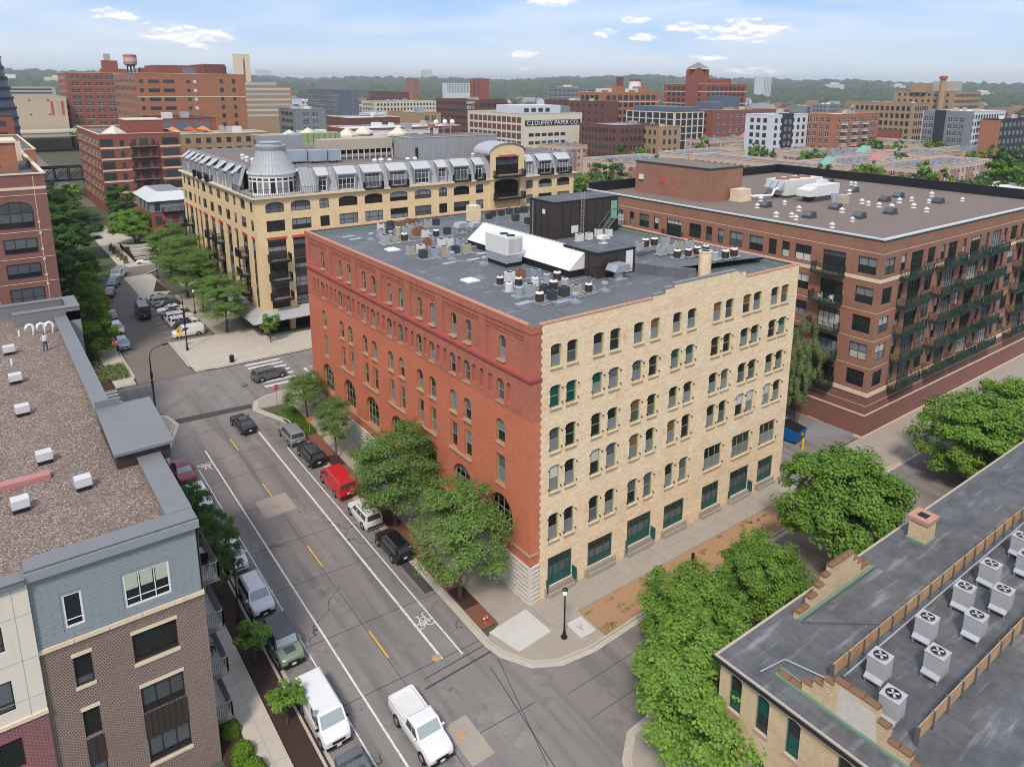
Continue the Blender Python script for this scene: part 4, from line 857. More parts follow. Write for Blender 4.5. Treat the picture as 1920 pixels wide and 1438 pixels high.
# big air handler
A = empty('air_handler', (11.5, 19.5, 23.46), 'big white packaged air handler beside the white roof light', 'air handler')
mb = MB(); mb.box(10.45, 17.9, 23.46, 12.3, 21.3, 23.9); mb.obj('base', 'steel_dark', A); mb = MB(); mb.box(10.35, 17.8, 23.9, 12.35, 21.4, 24.75); mb.obj('plinth_duct', 'galvanised', A)
mb = MB(); mb.box(10.3, 17.7, 24.75, 12.4, 21.5, 26.6); mb.obj('casing', 'white_unit', A); mb = MB()
for k in range(12): mb.box(10.6+k*.14, 17.66, 24.95, 10.66+k*.14, 17.7, 26.4)
mb.obj('coil', 'grey_unit', A)
for x, y in ((11.35, 18.4), (11.35, 19.6)): mb = MB(); mb.cyl(x, y, 26.6, 26.68, .45, n=16); mb.obj('fan', 'black_plastic', A)
def hood(x, y, z, lb, s=1.0, m='galvanised'):
    H = empty('exhaust_hood', (x, y, z), lb, 'vent'); mb = MB(); mb.box(-.75*s, -.6*s, 0, .75*s, .6*s, .12); mb.cyl(0, 0, .12, 1.0*s, .5*s, .4*s, n=14); mb.obj('neck', m, H, at=(0, 0, 0))
    mb = MB(); P = [(-1.1*s, .95*s), (-.75*s, 1.55*s), (.75*s, 1.55*s), (1.1*s, .95*s), (.8*s, .85*s), (-.8*s, .85*s)]
    for a, b in zip(P, P[1:]+P[:1]): mb.quad((a[0], -.7*s, a[1]), (a[0], .7*s, a[1]), (b[0], .7*s, b[1]), (b[0], -.7*s, b[1]))
    mb.poly([(a, -.7*s, b) for a, b in P]); mb.poly([(a, .7*s, b) for a, b in P][::-1]); mb.obj('cap', m, H, at=(0, 0, 0)); return H
hood(16.6, 8.0, 23.46, 'large galvanised gravity vent in front of the small brown stair house'); hood(16.4, 35.9, 23.48, 'domed galvanised fan beside the far end of the white roof light', .85); hood(18.1, 35.3, 23.48, 'boxy galvanised duct hood behind the far end of the white roof light', .8)
hood(18.4, 12.2, 26.0, 'white roof ventilator on top of the small brown stair house', .55, 'white_unit')
# refrigerant and conduit lines between the units
mb = MB()
for P in ([(5, 34.8), (14.5, 34.8), (16, 36)], [(4.9, 25.4), (11.5, 25.4), (12.9, 24)], [(5, 5.2), (11.5, 5.3), (13.5, 8.5), (14.8, 9.3)], [(5.4, 9.4), (10.8, 9.6), (14.8, 10)], [(7.7, 23), (10.2, 21)], [(6, 38.8), (14.5, 38.9)]): mb.tube([(x, y, 23.53) for x, y in P], .045, 5)
tag(mb.obj('conduit', 'grey_unit'), 'thin grey conduit lines running between the condensers on the black roof', 'conduit')
# ================================================================== shared bits for apartment buildings
def railing(mb, pts, z0, h=1.05, step=0.14, m=0, bar=0.018, closed=False):
    """post-and-baluster guard along a polyline"""
    for (ax, ay), (bx, by) in zip(pts[:-1], pts[1:]):
        l = math.hypot(bx-ax, by-ay); n = max(2, int(l/step)); dx, dy = (bx-ax)/l, (by-ay)/l
        mb.tube([(ax, ay, z0+h), (bx, by, z0+h)], 0.03, 4, m); mb.tube([(ax, ay, z0+0.12), (bx, by, z0+0.12)], 0.022, 4, m)
        for k in range(n+1):
            x, y = ax+dx*l*k/n, ay+dy*l*k/n; b = bar*2 if k in (0, n) else bar
            i = len(mb.v); mb.v += [(x-b, y-b, z0), (x+b, y-b, z0), (x+b, y+b, z0), (x-b, y+b, z0), (x-b, y-b, z0+h), (x+b, y-b, z0+h), (x+b, y+b, z0+h), (x-b, y+b, z0+h)]
            mb.f += [(i, i+1, i+5, i+4), (i+1, i+2, i+6, i+5), (i+2, i+3, i+7, i+6), (i+3, i, i+4, i+7)]; mb.m += [m]*4
_bal = {}
def balcony(parent, fr, a0, a1, z, dep, mat, floor='concrete', h=1.05, step=0.16, brace=False):
    w = a1-a0; key = (round(w, 2), dep, mat, h)
    if key not in _bal:
        f = MB(); f.box(0, -dep, -0.30 if mat == 'steel_dark' else -.22, w, 0, -0.04); f.box(0.05, -dep+.05, -0.04, w-.05, 0, 0.0, 0)
        g = MB(); railing(g, [(0.04, 0), (0.04, -dep+.04), (w-.04, -dep+.04), (w-.04, 0)], 0.0, h, step, 0, .026 if mat == 'steel_dark' else .018)
        d = MB(); d.box(.06, -dep+.06, 0.0, w-.06, -0.02, 0.02)
        _bal[key] = (f.mesh('balcony', mat), g.mesh('railing', mat), d.mesh('deck', floor))
    f, g, d = _bal[key]
    o = inst('balcony', f, parent, fr.org(a0, a1, z) - parent.location, fr.rot()); inst('railing', g, o); inst('deck', d, o); return o
PW = ('glass_dark', 'glass_mid', 'glass_dark', 'glass_screen')
PB = ('glass_dark', 'glass_mid', 'glass_blind', 'glass_screen', 'glass_dark')

# ================================================================== BROWN BRICK BUILDING with green balconies (right)
def balcony_block():
    X0, X1, Y0, Y1, ZT = 50.5, 104.0, -0.4, 51.0, 24.7
    B = empty('brick_apartment_block', (77, 25, 0), 'brown brick apartment block with rows of dark green steel balconies', 'building')
    fw, fs = Fr('W', X0), Fr('S', Y0)
    sills = [20.25, 16.65, 13.1, 9.7, 6.3]; flo = [19.6, 16.05, 12.55, 9.1, 5.65]
    sw = [(51.3, 53.6, 'W'), (55.0, 56.2, 'N'), (57.4, 60.5, 'D'), (61.6, 63.6, 'W'), (65.1, 66.3, 'N'), (67.1, 69.7, 'D'), (71.2, 72.3, 'N'), (73.6, 76.7, 'D'), (78.2, 79.3, 'N'), (80.3, 83.3, 'D'), (84.2, 85.3, 'N'), (86.6, 88.9, 'W'), (90.3, 91.4, 'N'), (92.4, 95.4, 'D'), (97.0, 98.1, 'N'), (99.2, 102.2, 'D')]
    ww = [(0.25, 2.5, 'W'), (4.1, 7.1, 'D'), (8.7, 11.0, 'W'), (11.8, 12.95, 'N'), (13.75, 14.95, 'N'), (15.8, 18.0, 'W'), (19.1, 21.3, 'W'), (22.3, 23.3, 'N'), (24.3, 25.4, 'N'), (26.3, 28.5, 'W'), (30.0, 32.9, 'D'), (34.5, 35.5, 'N'), (36.5, 38.6, 'W'), (39.7, 40.7, 'N'), (42.0, 45.0, 'D')]
    def place(fr, lst, A0, A1, rowsel):
        ops = []
        for a, b, k in lst:
            for i, s in enumerate(sills):
                if rowsel(a, i): ops.append((a, flo[i] if k == 'D' else s, b, s+2.05, 0))
        w1 = MB(); facade(w1, fr, A0, A1, 5.8, ZT-.15, ops, 0.22); w1.obj('wall', 'brick_brown', B)
        w2 = MB(); facade(w2, fr, A0, A1, 0.2, 5.8, [o for o in ops if o[1] < 5.8 and False], 0.2); w2.obj('wall', 'brick_plum', B)
        bs = MB(); fr.box(bs, A0, -1.2, A1, 0.2, -0.2, 0.12); bs.obj('stone_base', 'stone_trim', B)
        for z0, z1, d in ((5.3, 5.8, 0.1), (19.45, 19.9, 0.06), (2.85, 3.05, 0.05)):
            t = MB(); cuts = sorted((o[0], o[2]) for o in ops if o[1] < z1 and o[3] > z0); a = A0
            for c0, c1 in cuts:
                if c0-a > 0.05: fr.box(t, a, z0, c0, z1, -.02, d)
                a = max(a, c1)
            if A1-a > 0.05: fr.box(t, a, z0, A1, z1, -.02, d)
            t.obj('stone_band', 'stone_trim', B)
        th = MB()
        for z in (22.9, 15.75, 12.3, 8.85, 4.1): 
            cuts = sorted((o[0], o[2]) for o in ops if o[1] < z+.06 and o[3] > z); a = A0
            for c0, c1 in cuts+[(A1, A1)]:
                if c0-a > 0.05: fr.box(th, a, z, c0, z+.06, -.02, 0.012)
                a = max(a, c1)
        a = A0+3.0
        th.obj('joint_lines', 'stone_trim', B)['kind'] = 'stuff'
        for (a, z0, b, z1, r) in ops:
            n = b-a
            if z0 in flo: window(B, fr, a, z0, b, z1, 0, (0.25, 0.5, 0.75), (0.75,), 'frame_green', PB, None, 0.16, fw_=0.08, name='balcony_door')
            else: window(B, fr, a, z0, b, z1, 0, (0.5,) if n > 1.6 else (), (0.48,), 'frame_green', PB, None, 0.14, fw_=0.08)
    place(fs, sw, X0, X1, lambda a, i: True); place(fw, ww, Y0, Y1, lambda a, i: i == 0 or a < 16)
    for a, b in ((54.9, 61.0), (63.9, 70.2), (70.8, 77.0), (77.5, 83.6), (89.0, 95.3), (95.9, 102.1)):
        for z in flo: balcony(B, fs, a, b, z, 1.25, 'green_balcony', 'wood_brown')
    for z in flo: balcony(B, fw, 3.95, 7.9, z, 1.2, 'green_balcony', 'wood_brown')
    for a, b in ((29.6, 33.4), (41.6, 45.4)): balcony(B, fw, a, b, flo[0], 0.5, 'green_balcony', 'wood_brown')
    # roof
    mb = MB(); mb.quad((X0+.4, Y0+.4, 24.1), (X1-.3, Y0+.4, 24.1), (X1-.3, Y1-.3, 24.1), (X0+.4, Y1-.3, 24.1)); mb.obj('roof', 'gravel_far', B)
    mb = MB(); mb.box(X0-.02, Y0-.02, 24.0, X0+.4, Y1, ZT-.15); mb.box(X0+.4, Y0-.02, 24.0, X1, Y0+.4, ZT-.15); mb.obj('parapet', 'brick_brown', B)
    mb = MB(); mb.box(X0-.06, Y0-.06, ZT-.15, X0+.44, Y1, ZT); mb.box(X0+.44, Y0-.06, ZT-.15, X1, Y0+.44, ZT); mb.obj('coping', 'zinc_light', B)
    mb = MB(); mb.box(X0-.08, Y0-.08, ZT-.32, X0-.02, Y1, ZT-.16); mb.box(X0-.02, Y0-.08, ZT-.32, X1, Y0-.02, ZT-.16); mb.obj('gutter_edge', 'green_balcony', B)
    mb = MB(); mb.box(X0+.4, Y1-.3, 24.0, X1, Y1, 25.75); mb.box(X1-.3, Y0+.4, 24.0, X1, Y1-.3, 25.75); mb.obj('parapet', 'steel_dark', B)
    mb = MB(); mb.quad((X1, Y0, 0), (X1, Y1, 0), (X1, Y1, 25.7), (X1, Y0, 25.7)); mb.quad((X1, Y1, 0), (X0, Y1, 0), (X0, Y1, 25.7), (X1, Y1, 25.7)); mb.obj('wall', 'brick_brown', B)
    # brick penthouse
    mb = MB(); mb.box(58.4, 31.8, 24.1, 66.5, 47.5, 29.1); p = mb.obj('penthouse', 'brick_brown', B); mb = MB(); mb.box(58.3, 31.7, 29.1, 66.6, 47.6, 29.3); mb.obj('coping', 'green_balcony', B); mb = MB(); mb.box(58.7, 32.1, 29.3, 66.2, 47.2, 29.32); mb.obj('roof', 'gravel_far', B)
    mb = MB(); mb.box(58.34, 41.0, 26.0, 58.4, 41.9, 27.1); mb.box(58.34, 38.8, 26.2, 58.4, 39.5, 26.9); mb.obj('vent_panel', 'lintel_red', B)
    mb = MB(); mb.box(58.1, 45.6, 26.3, 58.4, 46.5, 27.1); mb.obj('wall_vent', 'white_unit', B)
balcony_block()
def rb_roof():
    S = MB(); S.box(-.8, -.7, 0, .8, .7, .3); i = len(S.v)
    S.v += [(-.75, -.65, .3), (.75, -.65, .3), (.75, .65, .3), (-.75, .65, .3), (-.2, -.6, .85), (.7, -.6, .85), (.7, .6, .85), (-.2, .6, .85)]
    S.f += [(i, i+1, i+5, i+4), (i+1, i+2, i+6, i+5), (i+2, i+3, i+7, i+6), (i+3, i, i+4, i+7), (i+4, i+5, i+6, i+7)]; S.m += [0]*5
    sm = S.mesh('roof_skylight', 'dark_unit'); gl = MB(); gl.quad((-.72, -.55, .36), (-.72, .55, .36), (-.24, .52, .86), (-.24, -.52, .86)); gm = gl.mesh('pane', 'glass_mid')
    for k, (x, y) in enumerate([(59.4, 15.0), (96.4, 34.6), (88.8, 25.4), (82.8, 16.7), (88.7, 17.5), (69.2, 16.9), (64.8, 10.8), (71.9, 10.1), (88.1, 10.9), (62.2, 24.1)]):
        w = ['nearest the left eave', 'by the far black parapet', 'right of the air handler', 'left of the middle pair', 'right of the middle pair', 'beside the tall pipe', 'nearest the front corner', 'right of the front corner one', 'rightmost of all', 'in front of the brick penthouse'][k]
        o = tag(inst('roof_skylight', sm, None, (x, y, 24.1)), f'dark sloped skylight on the gravel roof, {w}', 'skylight', 'skylights on the gravel roof'); inst('pane', gm, o)
    V = MB(); V.cyl(0, 0, 0, .12, .5, .42, n=12); V.cyl(0, 0, .12, .45, .25, n=12); vm = V.mesh('roof_vent', 'white_unit')
    T = MB(); T.cyl(0, 0, .45, .55, .45, .5, n=12); T.cyl(0, 0, .55, .8, .5, .2, n=12); T.cyl(0, 0, .8, .9, .2, .1, n=8); tm = T.mesh('turbine', 'white_unit')
    for k, (x, y) in enumerate([(55.3, 9.1), (67.3, 14.8), (61.7, 10.0), (56.6, 15.2), (58.0, 16.8), (56.4, 18.2), (63.5, 19.3), (60.5, 24.3), (66.9, 24.0), (66.9, 28.3), (77.7, 17.6), (76.8, 16.1), (76.5, 14.2), (83.5, 14.7), (80.1, 10.8), (78.0, 7.9), (87.0, 14.5), (87.0, 11.8), (94.8, 15.0), (93.5, 9.6), (76.5, 12.3), (86.2, 24.6), (96.8, 37.5), (97.0, 29.7), (97.5, 30.8)]):
        o = tag(inst('roof_vent', vm, None, (x, y, 24.1), 0, random.uniform(.65, .9)), f"white mushroom vent on the gravel roof, {'left' if y > 20 else 'front' if x < 70 else 'middle' if x < 82 else 'right'} part", 'vent', 'mushroom vents on the gravel roof'); inst('turbine', tm, o)
    C = empty('chiller', (77, 29.5, 24.1), 'long white chiller with louvred hoods on the gravel roof', 'chiller')
    mb = MB(); mb.box(72.5, 27.5, 24.5, 82.5, 31.5, 26.9); mb.obj('casing', 'white_unit', C); mb = MB(); mb.box(72.4, 27.4, 24.1, 82.6, 31.6, 24.5); mb.obj('base', 'dark_unit', C)
    for y in (28.0, 29.1, 30.2):
        mb = MB(); mb.prism([(71.4, y), (72.5, y), (72.5, y+.95), (71.4, y+.95)], 25.3, lambda x, yy: 25.7 if x < 72 else 26.7); mb.obj('hood', 'galvanised', C)
    for x in (74, 77, 80): mb = MB(); mb.cyl(x, 29.5, 26.9, 27.1, 1.1, n=18); mb.obj('fan', 'rust_unit', C)
    C = empty('air_handler', (76, 24, 24.1), 'white air handler with a dark hooded intake on the gravel roof', 'air handler')
    mb = MB(); mb.box(73.0, 22.6, 24.9, 79.5, 24.8, 26.6); mb.obj('casing', 'white_unit', C); mb = MB(); mb.box(72.8, 22.6, 24.1, 79.5, 24.8, 24.9); mb.obj('base', 'dark_unit', C)
    mb = MB(); mb.prism([(71.2, 22.5), (73.0, 22.5), (73.0, 24.9), (71.2, 24.9)], 25.0, lambda x, y: 26.4 if x > 72 else 26.0); mb.obj('hood', 'white_unit', C)
    mb = MB(); mb.box(75.4, 23.2, 26.6, 77.0, 24.3, 27.3); mb.obj('top_box', 'white_unit', C)
    mb = MB(); mb.tube([(66.7, 32.5, 24.6), (66.7, 32.5, 28.3)], .22, 10); mb.tube([(66.7, 33.3, 24.6), (66.7, 33.3, 28.3)], .22, 10); mb.tube([(66.4, 31.9, 24.7), (66.4, 29.5, 24.7), (70.0, 28.5, 24.7), (70.6, 28.5, 25.6), (71.6, 28.5, 25.6)], .22, 8)
    tag(mb.obj('duct_pipe', 'white_paint', smooth=50), 'white insulated pipes running from the brick penthouse to the chiller', 'pipe')
    mb = MB(); mb.box(62.9, 29.3, 24.5, 65.6, 31.2, 26.0); mb.box(62.8, 29.2, 24.1, 65.7, 31.3, 24.5); tag(mb.obj('roof_unit', 'stone_trim'), 'cream box unit at the corner of the brick penthouse', 'air handler')
    mb = MB(); mb.cyl(70.0, 17.8, 24.1, 26.3, .45, n=16); tag(mb.obj('flue', 'galvanised', smooth=50), 'tall galvanised flue standing on the gravel roof', 'flue')
    mb = MB(); mb.box(74.5, 18.9, 24.3, 76.3, 20.2, 25.4); mb.box(74.4, 18.8, 24.1, 76.4, 20.3, 24.3); tag(mb.obj('roof_unit', 'tan_unit'), 'tan louvred unit behind the tall flue', 'air conditioner')
rb_roof()

# ================================================================== CREAM MANSARD BUILDING
def mansard():
    X0, X1, Y0, Y1, ZC = 2.84, 67.2, 73.95, 120.4, 24.2
    B = empty('mansard_building', (35, 97, 2.4), 'cream brick building with grey metal mansard roof and corner turret', 'building')
    fw, fs = Fr('W', X0), Fr('S', Y0)
    sx = [(4.4, 7.3, 'B'), (8.4, 11.6, 'P'), (13.1, 14.7, 'P'), (16.4, 19.7, 'P'), (21.0, 24.3, 'P'), (25.7, 29.1, 'P'), (30.5, 33.8, 'P'), (35.4, 37.1, 'P'), (38.5, 41.9, 'P'), (43.3, 45.0, 'P'), (55.0, 56.7, 'P'), (58.1, 61.5, 'P'), (62.8, 66.1, 'P')]
    wy = [(75.35, 76.75, 'P'), (79.2, 81.7, 'B'), (84.2, 85.6, 'P'), (88.0, 90.4, 'P'), (93.0, 95.4, 'B'), (98.0, 100.4, 'B'), (102.8, 105.3, 'P'), (107.2, 108.6, 'P'), (110.4, 111.9, 'P'), (113.6, 116.1, 'B'), (117.7, 119.2, 'P')]
    tops = (17.45, 14.3, 11.25, 8.2)
    for fr, lst, A0, A1 in ((fs, sx, X0, X1), (fw, wy, Y0, Y1)):
        ops = []
        for a, b, k in lst: ops += [(a, 21.75, b, 23.4, 0.5 if b-a > 2 else 0.35), (a, 18.75, b, 20.5, 0), (a, 6.2, b, 17.45, 0)]
        if fr is fs: ops += [(47.3, 24.9, 53.3, 28.2, 0), (47.3, 20.3, 53.3, 24.0, 0.9)]
        ops2 = [o for o in ops if o[1] < 24.15]
        mb = MB(); facade(mb, fr, A0, A1, 5.9, ZC, [(a, max(b, 5.9), c, min(d, ZC-.05), r) for a, b, c, d, r in ops2], 0.3); mb.obj('wall', 'brick_cream', B)
        for a, b, k in lst:
            n = b-a; cl = (0.25, 0.75) if n > 2.6 else ((0.33, 0.67) if n > 2 else (0.5,))
            window(B, fr, a, 21.75, b, 23.4, 0.5 if n > 2 else 0.35, cl, (0.42,), 'frame_dark', PW, None, 0.1, fw_=0.08); window(B, fr, a, 18.75, b, 20.5, 0, cl, (0.42,), 'frame_dark', PW, None, 0.1, fw_=0.08)
            l = MB(); fr.box(l, a-.15, 17.45, b+.15, 17.85, 0, 0.06); l.obj('lintel', 'lintel_red', B)
            for i, t in enumerate(tops):
                window(B, fr, a, t-1.95, b, t, 0, cl, (0.4, 0.8), 'frame_dark', PW, None, 0.12, fw_=0.08)
                if i < 3: m = MB(); fr.box(m, a, t-3.12, b, t-1.95, -0.2, -0.08); m.obj('spandrel_panel', 'metal_brown', B)
            if k == 'B':
                for z in (14.2, 11.05, 7.9): balcony(B, fr, a-.2, b+.25, z, 1.35, 'steel_dark', 'concrete')
    # gabled bay on the long front
    mb = MB(); bo = [(47.6, 24.9, 53.0, 28.3, 0)]
    facade(mb, fs, 46.3, 54.3, ZC, 29.0, bo, 0.3, 0, 0.35); P = arc(46.3, 54.3, 29.0, 1.7, 14); fs.face(mb, [(a, z, 0.35) for a, z in P][::-1] if False else [(a, z, 0.35) for a, z in P[::-1]]); fs.box(mb, 46.3, 18.0, 47.25, ZC, 0.0, 0.35); fs.box(mb, 53.35, 18.0, 54.3, ZC, 0.0, 0.35)
    mb.obj('gable_bay', 'brick_cream', B)
    window(B, fs, 47.6, 24.9, 53.0, 28.3, 0, (0.2, 0.42, 0.58, 0.8), (0.55,), 'frame_dark', PW, None, 0.25, 0.35); window(B, fs, 47.4, 20.3, 53.2, 24.0, 0.9, (0.2, 0.42, 0.58, 0.8), (0.55,), 'frame_dark', PW, None, 0.3, 0.0)
    l = MB(); fs.box(l, 48.3, 28.2, 52.3, 28.6, 0.35, 0.45); l.obj('lintel', 'lintel_red', B)
    mb = MB(); Q = arc(46.0, 54.6, 29.0, 1.95, 14)
    for (a, z), (c, w) in zip(Q[:-1], Q[1:]): mb.quad((a, Y0-.6, z), (c, Y0-.6, w), (c, Y0+5, w), (a, Y0+5, z)); mb.quad((a, Y0-.6, z-.15), (c, Y0-.6, w-.15), (c, Y0-.6, w), (a, Y0-.6, z))
    mb.obj('barrel_roof', 'zinc', B)
    for z in (24.75, 20.5): balcony(B, fs, 47.0, 53.6, z, 1.8, 'steel_dark', 'concrete')
    # other walls, ground floor
    mb = MB(); mb.quad((X1, Y0, 2), (X1, Y1, 2), (X1, Y1, ZC), (X1, Y0, ZC)); mb.quad((X1, Y1, 2), (X0, Y1, 2), (X0, Y1, ZC), (X1, Y1, ZC)); mb.obj('wall', 'brick_cream', B)
    mb = MB(); mb.box(X0+1.8, Y0+1.8, 2.3, X1-.1, Y1-.1, 5.9); mb.obj('shopfront', 'glass_dark', B)
    for k in range(16): mb = MB(); x = X0+.1+k*4.2; mb.box(x, Y0+.02, 2.3, x+.8, Y0+.9, 5.9); mb.obj('pier', 'brick_cream', B)
    for k in range(1, 11): mb = MB(); y = Y0+k*4.4; mb.box(X0+.02, y, 2.3, X0+.9, y+.8, 5.9); mb.obj('pier', 'brick_cream', B)
    mb = MB()
    mb.quad((X0-2.3, Y0-2.3, 5.0), (X1, Y0-2.3, 5.0), (X1, Y0, 6.05), (X0, Y0, 6.05)); mb.quad((X0-2.3, Y0+18, 5.0), (X0-2.3, Y0-2.3, 5.0), (X0, Y0, 6.05), (X0, Y0+18, 6.05))
    mb.box(X0-2.32, Y0-2.34, 4.85, X1, Y0-2.28, 5.02); mb.box(X0-2.34, Y0-2.3, 4.85, X0-2.28, Y0+18, 5.02); mb.quad((X0-2.3, Y0-2.3, 4.9), (X0, Y0, 4.9), (X1, Y0, 4.9), (X1, Y0-2.3, 4.9)); mb.quad((X0-2.3, Y0-2.3, 4.9), (X0-2.3, Y0+18, 4.9), (X0, Y0+18, 4.9), (X0, Y0, 4.9))
    mb.obj('canopy', 'awning_grey', B)
    # cornice and mansard
    mb = MB(); mb.box(X0-.55, Y0-.55, 24.05, X1+.3, Y0+.1, 24.35); mb.box(X0-.55, Y0+.1, 24.05, X0+.1, Y1+.3, 24.35); mb.obj('cornice', 'stone_trim', B)
    zt = 28.4; ins = 1.7; mb = MB(); a0 = 10.5; b0 = 82.5
    def slope(fr, A0, A1):
        fr.face(mb, [(A0, 24.3, -.25), (A1, 24.3, -.25), (A1, zt, -ins), (A0, zt, -ins)])
        n = int((A1-A0)/0.55)
        for k in range(n+1):
            a = A0+(A1-A0)*k/n; P = [fr.pt(a-.02, 24.3, -.25), fr.pt(a+.02, 24.3, -.25), fr.pt(a+.02, zt, -ins), fr.pt(a-.02, zt, -ins)]
            Q = [fr.pt(a, 24.33, -.16), fr.pt(a, zt, -ins+.09)]
            mb.poly([P[0], Q[0], Q[1], P[3]]); mb.poly([Q[0], P[1], P[2], Q[1]])
    slope(fs, a0, X1); slope(fw, b0, Y1)
    mb.obj('mansard_roof', 'zinc', B)
    mb = MB(); mb.quad((X0+ins, Y0+ins, 27.6), (X1, Y0+ins, 27.6), (X1, Y1, 27.6), (X0+ins, Y1, 27.6)); mb.obj('roof', 'gravel_far', B)
    mb = MB(); mb.box(12, Y0+ins-.1, zt-.12, X1, Y0+ins+.25, zt+.05); mb.box(X0+ins-.1, b0+1, zt-.12, X0+ins+.25, Y1, zt+.05); mb.box(X1-.2, Y0+.1, 24, X1+.05, Y1, 28.2); mb.box(X0+ins, Y1-.2, 24, X1, Y1+.05, 28.2); mb.obj('ridge_cap', 'metal_panel_grey', B)
    for fr, lst in ((fs, sx), (fw, wy)):
        for a, b, k in lst:
            if (fr is fs and a < 12) or (fr is fw and a < 83): continue
            a, b = a+(b-a)*.06, b-(b-a)*.06
            D = MB(); fr.box(D, a-.18, 24.35, a, 27.1, -1.5, -.02); fr.box(D, b, 24.35, b+.18, 27.1, -1.5, -.02); fr.box(D, a, 26.85, b, 27.1, -1.5, -.02); fr.box(D, a, 24.3, b, 24.42, -1.5, -.05); D.obj('dormer', 'metal_panel_grey', B)
            D = MB(); fr.face(D, [(a-.28, 27.1, .05), (b+.28, 27.1, .05), (b+.28, 28.25, -1.6), (a-.28, 28.25, -1.6)]); fr.face(D, [(a-.28, 26.98, .05), (b+.28, 26.98, .05), (b+.28, 27.1, .05), (a-.28, 27.1, .05)])
            n = max(3, int((b-a)/.42))
            for q in range(n+1):
                x = a-.28+(b-a+.56)*q/n; D.poly([fr.pt(x-.02, 27.11, .05), fr.pt(x+.02, 27.11, .05), fr.pt(x+.02, 28.31, -1.6), fr.pt(x-.02, 28.31, -1.6)]) if fr.k == 'S' else D.poly([fr.pt(x-.02, 27.11, .05), fr.pt(x-.02, 28.31, -1.6), fr.pt(x+.02, 28.31, -1.6), fr.pt(x+.02, 27.11, .05)])
                fr.box(D, x-.025, 27.1, x+.025, 27.16, 0.0, .06)
            D.obj('dormer_roof', 'zinc_roof', B)
            window(B, fr, a, 24.45, b, 26.85, 0, (0.5,) if b-a < 2 else (0.25, 0.5, 0.75), (0.36, 0.75), 'frame_white', ('glass_screen', 'glass_mid', 'glass_dark'), None, 0.28, -0.02, fw_=0.1)
            if (fr is fs and a in (21.0+.198, 25.7+.204, 38.5+.204, 62.8+.198)) or (int(a*7) % 3 == 0): balcony(B, fr, a-.3, b+.3, 24.4, 0.55, 'steel_dark', 'concrete')
    # corner turret and terrace
    cx, cy = 7.4, 78.6
    mb = MB(); mb.box(X0-.3, Y0-.3, 24.2, 12.6, 84.0, 24.42); mb.obj('terrace', 'concrete_pale', B)
    mb = MB(); mb.box(10.4, 77.0, 24.4, 13.2, 80.0, 27.5); mb.box(5.6, 81.5, 24.4, 8.6, 84.6, 27.5); mb.cyl(cx, cy, 24.4, 27.5, 3.75, n=28); mb.obj('turret_wall', 'white_paint', B, 40)
    for k in range(11):
        a = R(158 + k*15.5); x, y = cx+3.77*math.cos(a), cy+3.77*math.sin(a)
        g = MB(); g.box(-.36, 0, 0, .36, .05, 1.75); o = g.obj('turret_window', 'glass_screen' if k % 3 else 'glass_dark', B, at=Vector((x, y, 24.6)) - B.location); o.rotation_euler = (0, 0, a+math.pi/2)
        g = MB(); g.box(-.36, 0, 0, .36, .05, .35); o = g.obj('turret_window', 'glass_tan' if k % 2 else 'glass_dark', B, at=Vector((x, y, 26.6)) - B.location); o.rotation_euler = (0, 0, a+math.pi/2)
    mb = MB(); mb.box(10.3, 76.9, 27.5, 13.3, 80.1, 27.7); mb.box(5.5, 81.4, 27.5, 8.7, 84.7, 27.7); mb.cyl(cx, cy, 27.45, 27.75, 3.95, n=28); mb.obj('turret_cornice', 'zinc_light', B)
    n = 40; Rr = (3.75, 1.75); Zz = (27.75, 32.0)
    mb = MB(); prof = [(3.6, 27.75), (3.15, 28.6), (2.75, 29.5), (2.35, 30.5), (2.1, 31.2)]
    for (r0, z0), (r1, z1) in zip(prof[:-1], prof[1:]): mb.cyl(cx, cy, z0, z1, r0, r1, n=n, cap=False)
    for k in range(n):
        a = 2*math.pi*k/n; mb.tube([(cx+(r+.03)*math.cos(a), cy+(r+.03)*math.sin(a), z) for r, z in prof], .035, 4)
    mb.obj('turret_roof', 'zinc', B)
    mb = MB(); mb.cyl(cx, cy, 31.2, 31.7, 2.2, 2.4, n=28); mb.cyl(cx, cy, 31.7, 31.9, 2.4, n=28); mb.cyl(cx, cy, 31.9, 32.3, 1.6, n=28); mb.cyl(cx, cy, 32.3, 32.4, 1.75, n=28); mb.obj('turret_cap', 'zinc', B, 40)
    mb = MB(); railing(mb, [(X0-.4, 84.0), (X0-.4, Y0-.4), (13.2, Y0-.4)], 24.42, 1.05, .3); mb.obj('railing', 'steel_dark', B)
    # roof plant fixed to the building
    mb = MB(); mb.box(35.5, 84, 27.6, 55, 92, 31.6); ph = mb.obj('plant_room', 'metal_panel_grey', B); sm = MB()
    for k in range(40): x = 35.5+19.5*k/39; sm.box(x-.05, 83.93, 27.7, x+.05, 84, 31.6)
    for k in range(16): y = 84+8*k/15; sm.box(35.43, y-.05, 27.7, 35.5, y+.05, 31.6)
    sm.box(35.4, 83.9, 31.6, 55.1, 92.1, 31.7); sm.obj('cladding_ribs', 'zinc', B)
    mb = MB(); mb.box(36.2, 84.6, 31.7, 54.4, 91.4, 31.75); mb.obj('roof', 'gravel_far', B)
    mb = MB(); mb.box(36.3, 83.9, 27.65, 36.9, 83.95, 29.8); mb.obj('door', 'steel_dark', B)
    mb = MB(); mb.box(13, 101, 27.6, 21, 104, 31.8); mb.obj('plant_room', 'metal_panel_grey', B)
mansard()
